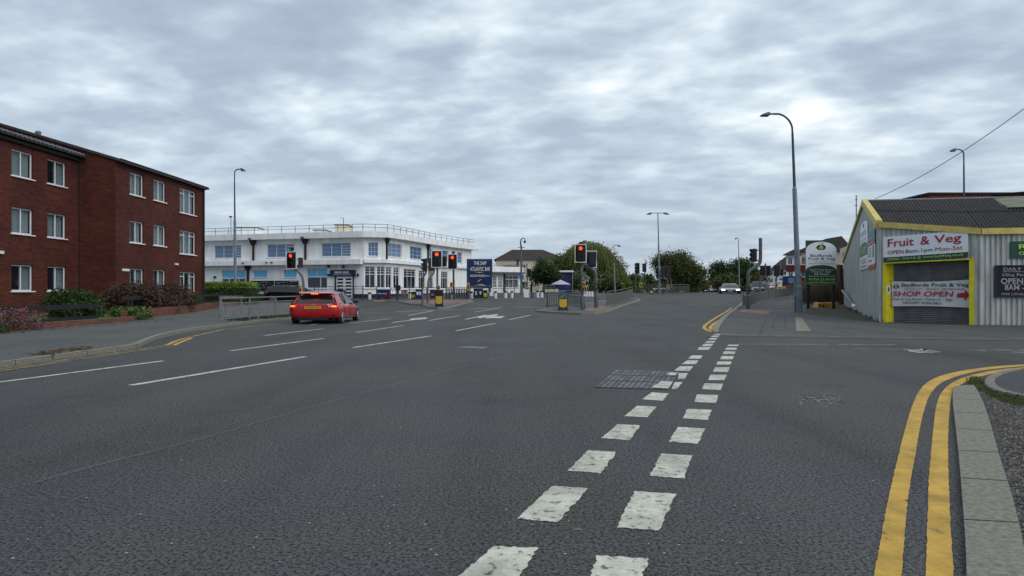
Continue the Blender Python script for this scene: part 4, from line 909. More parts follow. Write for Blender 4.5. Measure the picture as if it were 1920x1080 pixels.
m_ = MB(); m_.fbox(CHf, CHf.u(944), CHf.u(972), .2, .3, CHf.z(504, 980), CHf.z(498, 980)); mk('balcony_panel', m_, 'galvd', chs)
# ================================================================ GREENGROCER'S SHED
C0 = Vector((15.27, 28.4, 0)); C1 = Vector((18.0, 26.2, 0)); C2 = C1 + Vector((1.4, -.3, 0)) * 7; CB = Vector((25.6, 52.7, 0))
ZE0, ZE1, ZAP = 4.10, 3.64, 5.86
AP = Vector((18.35, 35.6, ZAP)); R1 = Vector((22.5, 34.7, ZAP)); R2 = Vector((34.0, 32.2, ZAP))
sh = thing('grocery_shed', (20, 30, 0), 'grey corrugated metal shop building with yellow trim and roller shutter on the right', 'building')
def sheet(mb, f, u0, u1, zb, zt, pitch=.18, dep=.05):
    """box-profile sheet; zb, zt functions of u"""
    u = u0; prof = ((0, 0), (.40, 0), (.52, 1), (.88, 1), (1, 0)); k = 0; pts = []
    while u < u1:
        for t, d in prof[:-1]:
            if u + t * pitch < u1: pts.append((u + t * pitch, -d * dep))
        u += pitch
    pts.append((u1, 0)); pts = [(max(u0, a), b) for a, b in pts]
    for (a, n0), (b, n1) in zip(pts, pts[1:]): mb.quad(f.p(a, n0, zb(a)), f.p(b, n1, zb(b)), f.p(b, n1, zt(b)), f.p(a, n0, zt(a)))
fs = Fr(CB, C0); fA = Fr(C0, C1); fB = Fr(C1, C2); fB.d = (C2 - C1).normalized()
def gable(u):
    t = u / fs.len; ua = (fs.len - 8.0); return 3.5 + (ZAP - 3.5) * u / ua if u < ua else ZAP + (ZE0 - ZAP) * (u - ua) / (fs.len - ua)
uap = fs.u(1620.5)
def gable(u): return 3.46 + (ZAP - 3.46) * u / uap if u < uap else ZAP + (ZE0 - ZAP) * (u - uap) / (fs.len - uap)
AP = fs.p(uap, 0, ZAP)
zA = lambda u: ZE0 + (ZE1 - ZE0) * u / fA.len
uL, uR = fA.u(1655.5), fA.u(1826.5); ZH = 2.44
m_ = MB(); sheet(m_, fs, 0, fs.len, lambda u: -.1, gable, .26, .05); mk('side_wall', m_, 'sheet', sh)
zH = lambda u: ZH + .10 * (u - uL) / (uR - uL)
m_ = MB(); sheet(m_, fA, 0, uL, lambda u: -.1, zA); sheet(m_, fA, uL, uR, zH, zA); sheet(m_, fA, uR, fA.len, lambda u: -.1, zA); sheet(m_, fB, 0, fB.len, lambda u: -.1, lambda u: ZE1)
mk('front_wall', m_, 'sheet', sh)
m_ = MB(); zb_ = lambda u, t: 0
def beam(mb, a, b, n, h0, h1, d0, d1):
    n = Vector(n).normalized(); mb.hexa([a + n * d0 + Vector((0, 0, h0)), b + n * d0 + Vector((0, 0, h0)), b + n * d1 + Vector((0, 0, h0)), a + n * d1 + Vector((0, 0, h0)), a + n * d0 + Vector((0, 0, h1)), b + n * d0 + Vector((0, 0, h1)), b + n * d1 + Vector((0, 0, h1)), a + n * d1 + Vector((0, 0, h1))])
e0, e1, e2 = Vector((C0.x, C0.y, ZE0)), Vector((C1.x, C1.y, ZE1)), Vector((C2.x, C2.y, ZE1))
beam(m_, e0, e1, fA.n, -.16, .08, -.02, .09); beam(m_, e1, e2, fB.n, -.163, .067, -.02, .087)
mk('fascia', m_, 'fascia', sh)
m_ = MB(); eb = Vector((CB.x, CB.y, 3.46)); beam(m_, AP, e0, fs.n, -.20, .15, -.12, .12); beam(m_, eb, AP, fs.n, -.09, .12, -.12, .10); mk('verge_trim', m_, 'fascia', sh)
# corrugated cement roof
def corr(mb, a0, a1, b0, b1, pitch=.13, amp=.03):
    L_ = (a1 - a0).length; n = int(L_ / pitch) * 6; nrm = (a1 - a0).cross(b0 - a0).normalized()
    if nrm.z < 0: nrm = -nrm
    for t0, t1, lift in ((0, .52, 0), (.50, 1, .03)):
        pr = None
        for i in range(n + 1):
            s_ = i / n; a, b = a0.lerp(a1, s_), b0.lerp(b1, s_); h = amp * math.sin(2 * math.pi * i / 6); o_ = nrm * h
            q = (a.lerp(b, 1 - t1) + o_ + nrm * (0 if lift else .025), a.lerp(b, 1 - t0) + o_ + nrm * (.0 if lift else .0))
            if pr: mb.quad(pr[0], q[0], q[1], pr[1])
            pr = q
m_ = MB(); R1 = AP + (R2 - AP) * .27; lift = Vector((0, 0, .06)); oA, oB = fA.n * .12, fB.n * .12
corr(m_, e0 + oA * .3 + lift, e1 + oA * .3 + lift, AP + lift, R1 + lift); corr(m_, e1 + oB * .3 + lift, e2 + oB * .3 + lift, R1 + lift, R2 + lift)
mk('roof', m_, 'asbestos', sh, smooth=True)
m_ = MB(); nb = Vector((.2, 1, 0)).normalized(); bk = Vector((12, 20, -2.6)); m_.add([AP, R2, R2 + bk, eb], [(0, 1, 2, 3)]); mk('rear_roof', m_, 'asbestos', sh)
m_ = MB(); m_.tube([AP + Vector((0, 0, .05)), R1 + Vector((0, 0, .05)), R2 + Vector((0, 0, .05))], .07, 8); mk('ridge_cap', m_, 'slate', sh)
m_ = MB(); q = []
for px, row, y in ((1858, 377, 33.6), (1885, 394, 30.6), (1990, 391, 29.6), (1965, 370, 33.0)): q.append(V(px, row, y))
nn = Vector((0, -.2, .10)); m_.hexa(q + [p + nn for p in q]); mk('roof_repair_sheet', m_, 'moss', sh)
# shutter bay
m_ = MB(); m_.fbox(fA, uL, uL + .10, -.34, .03, -.05, ZH); m_.fbox(fA, uL + .10, uL + .105, -.34, .0, -.05, ZH)
m_.fbox(fA, uL + .105, uL + .30, -.37, -.33, -.05, ZH) if False else None
m_.fbox(fA, uR - .16, uR, -.34, .03, -.05, ZH + .08); m_.prism(fA, [(uL, ZH - .02), (uR, ZH + .08), (uR, ZH + .13), (uL, ZH + .03)], .0, .052); mk('door_frame', m_, 'yframe', sh)
fJ = Fr(fA.p(uL + .10, 0, 0)[:2], fA.p(uL + .34, -.34, 0)[:2]); m_ = MB(); m_.fbox(fJ, 0, fJ.len, -.02, 0, -.05, ZH); m_.fbox(fJ, fJ.len - .07, fJ.len, 0, .03, -.05, ZH); mk('splayed_jamb', m_, 'yframe', sh)
m_ = MB(); z = 0.0; s0, s1 = uL + .34, uR - .16
while z < ZH + .1:
    m_.quad(fA.p(s0, -.30, z), fA.p(s1, -.30, z), fA.p(s1, -.272, z + .035), fA.p(s0, -.272, z + .035)); m_.quad(fA.p(s0, -.272, z + .035), fA.p(s1, -.272, z + .035), fA.p(s1, -.30, z + .062), fA.p(s0, -.30, z + .062)); z += .075
    m_.quad(fA.p(s0, -.30, z - .013), fA.p(s1, -.30, z - .013), fA.p(s1, -.30, z), fA.p(s0, -.30, z))
mk('roller_shutter', m_, 'shut', sh)
m_ = MB(); m_.quad(fA.p(uL + .1, -.02, ZH), fA.p(uR - .1, -.02, ZH + .1), fA.p(uR - .1, -.4, ZH + .1), fA.p(uL + .1, -.4, ZH)); mk('soffit', m_, 'blackm', sh)
m_ = MB(); u = fJ.len * .34; m_.fbox(fJ, u - .09, u + .10, .002, .012, 1.16, 1.50); n_ = mk('notice', m_, 'wht', sh); m_ = MB(); m_.fbox(fJ, u - .03, u + .04, .013, .016, 1.27, 1.45); mk('symbol', m_, 'blackm', n_)
# fruit & veg sign
sgn = thing('shop_sign', fA.p((uL + uR) / 2, .08, 2.6), 'long white sign reading Fruit & Veg in crimson above the roller shutter', 'sign')
a, b = fA.u(1657), fA.u(1815.5); z0, z1 = 2.555, 3.52
SLP = .14 / (b - a); z0, z1 = 2.475, 3.525
def para(mb, za, zb_, n1):
    mb.prism(fA, [(a, za), (b, za + .14), (b, zb_ + .14), (a, zb_)], .03, n1)
m_ = MB(); para(m_, z0 + .205, z1, .07); mk('panel', m_, 'signw', sgn); m_ = MB(); para(m_, z0, z0 + .20, .072); mk('green_strip', m_, 'signg', sgn)
W = b - a
for t, x0, x1, za, zb_, c_, bo in (('Fruit', .055, .375, 3.09, 3.42, 'crim', .012), ('&', .455, .565, 3.09, 3.42, 'crim', .012), ('Veg', .615, .925, 3.01, 3.42, 'crim', .012), ('OPEN', .055, .25, 2.79, 2.95, 'crim', .006), ('8am-1pm', .275, .60, 2.75, 2.95, 'dgreen', .0), ('Mon-Sat', .63, .94, 2.79, 2.95, 'crim', .0), ('ORDER  ONLINE @', .05, .46, 2.525, 2.635, 'lime', 0), ('www.bed4veg.co.uk', .48, .95, 2.52, 2.645, 'lime', 0)):
    text(sgn, t, fA, a + W * x0, a + W * x1, za + SLP * W * x0, zb_ + SLP * W * x0, c_, .08, bo, slope=SLP)
# banner on the shutter
ban = thing('banner', fA.p((s0 + s1) / 2, -.2, .75), 'white cloth banner reading SHOP OPEN with red arrow hung across the shutter', 'banner')
a, b = s0 - .05, s1 + .01; W = b - a; m_ = MB(); N_ = 30; zt = lambda t: 1.70 - .05 * math.sin(math.pi * t) + .05 * t; zb = lambda t: .66 + .03 * math.sin(math.pi * t * 1.1); nn_ = lambda t, s_: -.20 + .012 * math.sin(t * 14 + s_ * 3) * (1 - abs(2 * s_ - 1))
for j in range(6):
    for i in range(N_):
        P_ = lambda i, j: fA.p(a + W * i / N_, nn_(i / N_, j / 6), zb(i / N_) + (zt(i / N_) - zb(i / N_)) * j / 6); m_.quad(P_(i, j), P_(i + 1, j), P_(i + 1, j + 1), P_(i, j + 1))
mk('cloth', m_, 'cloth', ban, smooth=True)
m_ = MB()
for z in (1.72, 1.2, .68): m_.tube([fA.p(a - .09, -.16, z + .04), fA.p(a + .02, -.19, z)], .008, 4)
mk('tie', m_, 'blackm', ban)
text(ban, 'Bedfords Fruit & Veg', fA, a + W * .135, a + W * .985, 1.44, 1.62, 'dgreen', -.175, .008); text(ban, 'QUALITY  FRESH  PRODUCE', fA, a + W * .17, a + W * .93, 1.34, 1.41, 'crim', -.175, .0)
text(ban, 'SHOP OPEN', fA, a + W * .015, a + W * .80, 1.08, 1.29, 'crim', -.175, .012, .12); text(ban, 'Fruit & Veg Boxes - Potatoes - Eggs', fA, a + W * .01, a + W * .79, .91, 1.01, 'dgreen', -.175, .0); text(ban, 'DELIVERY AVAILABLE', fA, a + W * .15, a + W * .65, .78, .87, 'dgreen', -.175, .0)
m_ = MB(); m_.prism(fA, [(b - .43, 1.06), (b - .18, 1.04), (b - .18, .92), (b - .01, 1.15), (b - .15, 1.36), (b - .17, 1.24), (b - .42, 1.20)], -.18, -.172); mk('arrow', m_, 'crim', ban)
def avocado(par, f, uc, zc, r, n, leaf='dgreen', sx=1.15):
    m_ = MB(); m_.disc(f.p(uc - r * .28 * sx, n, zc), f.n, r * .82 * sx, 20, r * .85, .004); m_.disc(f.p(uc + r * .28 * sx, n + .001, zc), f.n, r * .82 * sx, 20, r * .85, .004)
    m_.prism(f, [(uc, zc + r), (uc - r * .5, zc + r * 1.35), (uc - r * .7, zc + r * 1.3), (uc - r * .3, zc + r * 1.12)], n, n + .004); m_.prism(f, [(uc, zc + r * .95), (uc + r * .45, zc + r * 1.2), (uc + r * .9, zc + r * 1.3), (uc + r * .3, zc + r * 1.45)], n + .005, n + .008)
    mk('apple_emblem', m_, leaf, par); m_ = MB(); m_.disc(f.p(uc, n + .008, zc - r * .2), f.n, r * .50 * sx, 20, r * .48, .004); m_.disc(f.p(uc, n + .009, zc + r * .22), f.n, r * .28 * sx, 16, r * .40, .004); mk('avocado_flesh', m_, 'avoc', par)
    m_ = MB(); m_.disc(f.p(uc, n + .014, zc - r * .22), f.n, r * .24 * sx, 12, r * .24, .004); mk('avocado_pip', m_, 'brown', par)
avocado(ban, fA, a + W * .06, 1.48, .085, -.178)
# right-hand signs
s2 = thing('shop_sign', fB.p(1.1, .06, 2.7), 'dark green sign with lime lettering cut off by the right edge of the photo', 'sign')
a = fB.u(1893.5); m_ = MB(); m_.fbox(fB, a, a + 1.9, .02, .06, 2.56, 3.19); mk('panel', m_, 'signg', s2); text(s2, 'RETAIL', fB, a + .27, a + 1.75, 2.90, 3.08, 'lime', .07, .015); text(s2, 'OPEN TO ALL', fB, a + .27, a + 1.75, 2.67, 2.80, 'lime', .07, .01)
s3 = thing('chalkboard', fB.p(1.1, .06, 1.1), 'framed chalkboard reading DAILY and OPEN on the corrugated wall at the right edge', 'sign')
a = fB.u(1866); m_ = MB(); m_.fbox(fB, a, a + 1.8, .02, .05, 1.10, 2.26); mk('board', m_, 'chalkb', s3)
m_ = MB()
for x in ((a, a + 1.8, 1.07, 1.11), (a, a + 1.8, 2.25, 2.29)): m_.fbox(fB, x[0], x[1], .02, .07, x[2], x[3])
m_.fbox(fB, a - .03, a + .03, .02, .07, 1.07, 2.29); mk('frame', m_, 'dkblue', s3)
text(s3, 'DAILY  DEALS', fB, a + .26, a + 1.6, 2.08, 2.20, 'chalk', .055); text(s3, '25kg Potatoes', fB, a + .20, a + 1.5, 1.84, 1.97, 'chalk', .055); text(s3, 'OPEN - 1PM', fB, a + .17, a + 1.7, 1.58, 1.79, 'chalk', .055, .012); text(s3, '8AM - ', fB, a + .30, a + .95, 1.34, 1.54, 'chalk', .055, .01); text(s3, 'FREE LOCAL', fB, a + .2, a + .95, 1.15, 1.23, 'chalk', .055)
m_ = MB(); m_.fbox(fB, a + .24, a + 1.6, .05, .056, 2.03, 2.045); m_.fbox(fB, a + .25, a + 1.6, .05, .056, 1.555, 1.565); mk('chalk_line', m_, 'chalk', s3)
# posters on the gable
p1 = thing('wall_poster', fs.p(fs.u(1621), .06, 2.6), 'tall arched white and green poster on the grey shed side wall', 'poster')
a, b = fs.u(1614.5), fs.u(1628.5); zz = lambda r: fs.z(r, 1621); W = b - a; k = 14
m_ = MB(); arc = [(a + W / 2 + W / 2 * math.cos(math.pi * i / k), zz(428) + (zz(416) - zz(428)) * math.sin(math.pi * i / k)) for i in range(k + 1)]; m_.prism(fs, [(a, zz(505)), (b, zz(505))] + arc, .02, .05); mk('panel', m_, 'signw', p1)
m_ = MB(); arc = [(a + W / 2 + W / 2 * math.cos(math.pi * i / k), zz(464) + (zz(455) - zz(464)) * math.sin(math.pi * i / k)) for i in range(k + 1)]; m_.prism(fs, [(a, zz(480)), (b, zz(480))] + arc, .051, .06); mk('green_panel', m_, 'signg2', p1)
for t, r0, r1, c_ in (('Bedfords', 437, 434, 'galv'), ('Fruit & Veg', 442, 439, 'galv'), ('QUALITY', 451, 449, 'crim'), ('Potatoes', 467, 464.5, 'letter'), ('Salads', 471.5, 469, 'letter'), ('Eggs', 476, 473.5, 'letter'), ('LOCAL', 488.5, 486, 'dgreen'), ('VEG', 494, 491.5, 'crim'), ('SHOP', 502, 498, 'dgreen')): text(p1, t, fs, a + W * .15, b - W * .15, zz(r0), zz(r1), c_, .065)
avocado(p1, fs, a + W / 2, zz(423), .13, .06, 'galv', 2.)
p2 = thing('wall_poster', fs.p(fs.u(1636), .06, 2.6), 'teal, crimson and white poster on the shed side wall nearest the corner', 'poster')
a, b = fs.u(1629.5), fs.u(1642.5); zz = lambda r: fs.z(r, 1636); W = b - a
for r0, r1, c_ in ((452, 433, 'teal'), (460, 452.2, 'crim'), (496, 460.2, 'signw'), (504, 496.2, 'orange')): m_ = MB(); m_.fbox(fs, a, b, .02, .05, zz(r0), zz(r1)); mk('panel', m_, c_, p2)
for t, r0, r1, c_, w_ in (('JUST EAT', 448, 445, 'letter', 1), ('RECIPE', 458.5, 454.5, 'letter', 1), ('fruit', 466, 463.5, 'dgreen', .6), ('salad', 471, 468.5, 'dgreen', .5), ('boxes', 476, 473.5, 'dgreen', .6), ('eggs', 481, 478.5, 'dgreen', .5), ('veg', 491, 487, 'dkblue', .6), ('order', 501.5, 498.5, 'crim', 1)): text(p2, t if t != 'JUST EAT' else 'FRESH', fs, a + W * .12, a + W * (.12 + .76 * w_), zz(r0), zz(r1), c_, .06)
m_ = MB(); m_.fbox(fs, b - W * .28, b - W * .12, .051, .06, zz(484), zz(462)); mk('leaf_picture', m_, 'signg2', p2)
# sloping drain pipe
pp = thing('drain_pipe', gp(1603, 577), 'pale sloping pipe leaning down along the shed side wall behind the sign board', 'pipe'); m_ = MB(); m_.tube([V(1579.5, 545, 49), V(1601, 574, 40)], .085, 8); mk('pipe', m_, 'galv', pp); m_ = MB(); m_.tube([V(1600.5, 573, 40), V(1603.5, 577, 39.5)], .13, 8); mk('pipe_end', m_, 'wht', pp)
m_ = MB(); m_.tube([V(1578, 497, 51), V(1577, 510, 51), V(1580, 545, 51)], .12, 6); mk('black_downpipe', m_, 'blackm', pp)
# ================================================================ SIGN BOARD ON POSTS
YB = 45.5; fb = Fr(V(1510.5, 0, YB)[:2], V(1568, 0, YB - .3)[:2]); bd = thing('sign_board', at(1540, YB), 'tall green and white Bedfords Fruit & Veg board standing on two dark posts', 'sign')
zz = lambda r: fb.z(r, 1540); W = fb.len; k = 20
m_ = MB(); m_.fbox(fb, 0, W, -.04, .04, zz(534), zz(450.5)); mk('panel', m_, 'signg', bd)
m_ = MB(); arc = [(W * .5 + W * .5 * math.cos(math.pi * i / k), zz(471) + (zz(453.5) - zz(471)) * math.sin(math.pi * i / k) ** .85) for i in range(k + 1)]; m_.prism(fb, [(0.0, zz(508))] + [(W, zz(508))] + arc, .041, .052); mk('white_arch', m_, 'signw', bd)
m_ = MB(); arc = [(W * .5 + W * .5 * math.cos(math.pi * i / k), zz(507) + (zz(497) - zz(507)) * math.sin(math.pi * i / k)) for i in range(k + 1)]; m_.prism(fb, [(0, zz(511)), (W, zz(511))] + arc, .053, .060); mk('green_arch', m_, 'signg', bd)
m_ = MB()
for i in range(6):
    z0_ = zz(534 - i * 2.6); m_.fbox(fb, .001, W - .001, .04, .047 - i * .0008, z0_, zz(534 - (i + 1) * 2.6)) if i < 2 else None
mk('light_green_foot', m_, 'signg2', bd)
avocado(bd, fb, W * .5, zz(464), .20, .054, 'dgreen', 1.35)
for t, x0, x1, r0, r1, c_, bo_ in (('Bedfords', .15, .86, 482, 476.5, 'dgreen', .025), ('Fruit & Veg', .08, .95, 489, 482.8, 'dgreen', .025), ('QUALITY', .30, .72, 492.3, 490.4, 'crim', 0), ('FRESH PRODUCE', .10, .93, 495.5, 493.6, 'crim', 0)): text(bd, t, fb, W * x0, W * x1, zz(r0), zz(r1), c_, .054, bo_ * .35)
for t, x0, x1, r0, r1, c_, bo_ in (('Fruit & Veg Boxes', .14, .88, 507.5, 504.8, 'letter', .01), ('Potatoes - Eggs', .20, .82, 511.3, 508.6, 'letter', .01), ('Gift Baskets', .27, .76, 515.2, 512.4, 'letter', .01), ('Your green store plus more!', .10, .94, 519.5, 516.6, 'letter', .0), ('01754 22 84 84', .10, .95, 525.8, 521.8, 'lime', .025), ('www.bed4veg.co.uk', .10, .95, 531, 527.8, 'lime', .015)): text(bd, t, fb, W * x0, W * x1, zz(r0), zz(r1), c_, .063, bo_ * .35)
for u in (W * .10, W * .93): m_ = MB(); m_.fbox(fb, u - .09, u + .09, -.16, -.045, -.05, zz(500)); mk('post', m_, 'blackm', bd)
sk = MB(); q = at(1549, 47.5); hw = 20 * 47.5 / F
sk.hexa([(q.x - hw, 47.2, .02), (q.x + hw, 47.2, .02), (q.x + hw, 48.0, .02), (q.x - hw, 48.0, .02), (q.x - hw * .88, 47.2, .42), (q.x + hw, 47.2, .42), (q.x + hw, 48.0, .42), (q.x - hw * .88, 48.0, .42)])
sk_ = mk('grit_tub', sk, 'skip', label='low orange yellow plastic tub on the ground between the sign board posts', cat='tub', bevel=.05)
for a_, b_, c_ in ((.45, .2, .09), (.1, .12, .05), (.8, .25, .06)): m_ = MB(); m_.disc((q.x - hw * a_, 47.19, b_), (0, -1, 0), c_, 10); mk('dark_mark', m_, 'brown', sk_)
# fence and dead stalks behind the board
bf = thing('timber_fence', at(1540, 54), 'brown timber fence with dead climbing stalks behind the sign board', 'fence'); f = Fr(V(1497, 0, 54)[:2], V(1592, 0, 53)[:2]); u = 0
m_ = MB(); rr = random.Random(3)
while u < f.len: m_.fbox(f, u, u + .14, -.03, rr.uniform(-.01, .02), gz(54) - .1, 2.05 + rr.uniform(-.08, .08) + (.9 if u > f.len * .72 else 0)); u += .15
mk('boards', m_, 'wood', bf)
m_ = MB()
for i in range(700):
    u = rr.uniform(0, f.len); z = rr.uniform(.05, .7); h = rr.uniform(.3, 1.5); n = rr.uniform(.06, .6); b_ = f.p(u, n, z); t_ = b_ + Vector((rr.gauss(0, .13), rr.gauss(0, .1), h)); wd_ = Vector((.013, 0, 0)); m_.cur = rr.choice((0, 0, 0, 1)); m_.quad(b_ - wd_, b_ + wd_, t_ + wd_, t_ - wd_)
for i in range(900):
    b_ = f.p(rr.uniform(0, f.len), rr.uniform(.1, .8), .05 + abs(rr.gauss(0, .18))); a_ = Vector((rr.gauss(0, 1), rr.gauss(0, 1), rr.gauss(0, 1))).normalized() * .08; c_ = a_.orthogonal().normalized() * .05; m_.cur = rr.choice((0, 1, 2, 3)); m_.quad(b_ - a_, b_ - c_, b_ + a_, b_ + c_)
mk('dead_stalks', m_, ['lfd', 'lfb', 'lfd2', 'lfp'], label='tangle of dry brown stalks and litter behind the sign board', kind='stuff', cat='stalks')
# brick building behind shed
bk = thing('brick_building', at(1800, 62), 'flat roofed red brick building rising behind the corrugated shed roof', 'building')
f = Fr(V(1657, 0, 62)[:2], V(1745, 0, 55)[:2]); m_ = MB(); m_.fbox(f, 0, f.len, -8, 0, 0, f.z(365.5, 1740)); g = Fr(V(1745, 0, 58)[:2], V(1912, 0, 54)[:2]); m_.fbox(g, 0.0, g.len, -10, 0, 0, g.z(369.5, 1830)); mk('wall', m_, 'brickf', bk)
m_ = MB(); m_.fbox(f, -.2, f.len + .15, -8.2, .25, f.z(365.5, 1740), f.z(365.5, 1740) + .14); m_.fbox(g, -.1, g.len + .3, -10.2, .25, g.z(369.5, 1830), g.z(369.5, 1830) + .14); mk('roof_edge', m_, 'blackm', bk)
m_ = MB(); m_.fbox(f, f.u(1681), f.u(1719), .0, .05, 7, f.z(365.5, 1740) - .12); mk('white_panel', m_, 'render', bk); m_ = MB(); m_.fbox(f, f.u(1687), f.u(1714), .05, .09, 7, f.z(374, 1700)); mk('window', m_, 'paned', bk)
# ================================================================ LAMP COLUMNS
def lamp(px_b, row_t, px_t, y, hx, label, r0=.11, double=False, bracket=None, colour='lamp', arm_drop=0, col2=None, rb=None, boxy=False):
    """column leaning from px_b at ground to px_t at the top; lantern tip at hx"""
    b = at(px_b, y); t = V(px_t, row_t, y); root = thing('street_lamp', b, label, 'street lamp')
    m_ = MB(); dirn = t - b
    m_.tube([b, b + dirn * .13, b + dirn * .135, b + dirn * .62, b + dirn * .63], [r0 * 1.35, r0 * 1.3, r0, r0 * .8, r0 * .62], 12); mk('column', m_, colour, root)
    hxs = [hx, 2 * px_t - hx] if double else [hx]
    up_ = MB(); top = t - dirn.normalized() * (0 if double or boxy else min(1.2, dirn.length * .1)); up_.tube([b + dirn * .63, top], [r0 * .55, r0 * .42], 10)
    for i, hx_ in enumerate(hxs):
        e = V(hx_, row_t, y); s_ = 1 if e.x > t.x else -1; L_ = abs(e.x - t.x); hl = min(.75, L_ * .55) if not double else L_ * .6; ex = e.x - s_ * hl
        if double or boxy: up_.tube([top if double else t - Vector((0, 0, .0)), Vector((ex, y, t.z + .02))], [r0 * .4, r0 * .3], 8)
        else:
            rr_ = min(abs(ex - t.x) * .9, 1.15); pts = [top]
            for k in range(1, 8): a = k / 8 * math.pi / 2; pts.append(Vector((top.x + s_ * rr_ * (1 - math.cos(a)), y, t.z - rr_ + rr_ * math.sin(a))) if t.z - rr_ + rr_ * math.sin(a) > top.z else top.lerp(t, .2))
            pts.append(Vector((ex, y, t.z - .02))); up_.tube(pts, r0 * .38, 8)
        h = MB(); x0, x1 = ex, e.x; za = t.z - arm_drop
        prof = [(0, .05, .05), (.18, .12, .10), (.35, .17, .17), (.75, .16, .11), (1, .08, .04)]; pr = None
        rings = []
        for q_, wd_, th_ in prof:
            x = x0 + (x1 - x0) * q_; zc = t.z - .05 - .10 * q_; rings.append([Vector((x, y - wd_, zc)), Vector((x, y + wd_, zc)), Vector((x, y + wd_ * .6, zc + th_)), Vector((x, y - wd_ * .6, zc + th_))])
        base = [v for r_ in rings for v in r_]; fc = [(0, 3, 2, 1)]
        for k in range(len(rings) - 1):
            for j in range(4): fc.append((k * 4 + j, k * 4 + (j + 1) % 4, (k + 1) * 4 + (j + 1) % 4, (k + 1) * 4 + j))
        n_ = (len(rings) - 1) * 4; fc.append((n_, n_ + 1, n_ + 2, n_ + 3)); h.add(base, fc)
        ho_ = mk('lantern', h, 'lampd', root)
        g_ = MB(); g_.box(min(x0 + (x1 - x0) * .35, x1 - (x1 - x0) * .1), max(x0 + (x1 - x0) * .35, x1 - (x1 - x0) * .1), y - .12, y + .12, t.z - .17, t.z - .12); mk('lens', g_, 'lensd', ho_)
    mk('arm', up_, 'lampd' if col2 is None else col2, root); return root
l1 = lamp(1498.5, 213, 1484.5, 40.6, 1425, 'tall leaning grey lamp column with curved arm beside the green sign board', .16)
m_ = MB(); b = at(1497, 40.6); m_.tube([b + Vector((-.22, 0, .02)), b + Vector((-.24, 0, 2.05))], .045, 8); m_.box(b.x - .27, b.x - .17, b.y - .12, b.y + .02, .9, 1.15); mk('conduit', m_, 'lamp', l1)
lamp(441.5, 317, 439.5, 54.0, 460, 'grey lamp column standing behind the clipped hedge in front of the hotel', .12)
lamp(1809, 280, 1807, 52, 1781, 'grey lamp column rising behind the corrugated shed roof', .13)
lamp(1237, 399.5, 1233.5, 77, 1212, 'double armed lamp column in the middle of the junction', .11, double=True, boxy=True)
lamp(1386.5, 446.5, 1384.5, 92, 1378, 'thin grey lamp column in front of the distant dark trees on the right', .09, boxy=True)
lamp(1153, 460, 1151, 84, 1164, 'thin lamp column in front of the willow tree', .085, boxy=True)
lamp(1221, 501, 1220.5, 130, 1217, 'small far lamp column between the signals and the bushy tree', .12, boxy=True)
# CCTV mast
cm = thing('camera_mast', at(977, 72), 'tall camera mast with hooked arm and blue sign in front of the cream house', 'mast'); m_ = MB(); b = at(977.5, 72)
m_.tube([b, V(977.5, 462, 72)], [.13, .09], 10); m_.tube([V(977.5, 464, 72), V(976, 456, 72), V(977, 449, 72), V(980, 446.3, 72), V(984, 447, 72), V(984, 451, 72)], [.10, .08, .06, .05, .05, .04], 8); m_.box(V(971, 0, 72).x, V(984, 0, 72).x, 71.9, 72.1, V(0, 464.5, 72).z, V(0, 463.5, 72).z); mk('column', m_, 'galvd', cm)
m_ = MB(); m_.lathe(V(984, 456, 72), [(.02, 0), (.12, .05), (.13, .18), (.08, .28)], 10); mk('dome_camera', m_, 'blackm', cm); m_ = MB(); x0, x1 = V(973.5, 0, 72).x, V(982, 0, 72).x; m_.box(x0, x1, 71.75, 71.78, V(0, 523.5, 72).z, V(0, 515, 72).z); mk('blue_sign', m_, 'blue', cm)
# antenna mast behind the shed
an = thing('aerial_mast', at(1606, 75), 'thin aerial mast behind the gable of the corrugated shed', 'aerial'); m_ = MB(); m_.tube([at(1606, 75), V(1605.5, 366, 75)], .06, 6); m_.tube([V(1602, 385, 75), V(1609, 385, 75)], .035, 5); m_.tube([V(1603, 374, 75), V(1608, 374, 75)], .03, 5); mk('mast', m_, 'galvd', an)
# overhead cable
m_ = MB(); a = Vector(AP) + Vector((.5, -.1, .15)); b = V(2150, 20, 20); pts = []
for i in range(33): t = i / 32; p = a.lerp(b, t); p.z -= .55 * 4 * t * (1 - t); pts.append(p)
m_.tube(pts, .014, 5); mk('overhead_cable', m_, 'blackm', label='black overhead cable running from the shed gable up to the right', cat='cable')
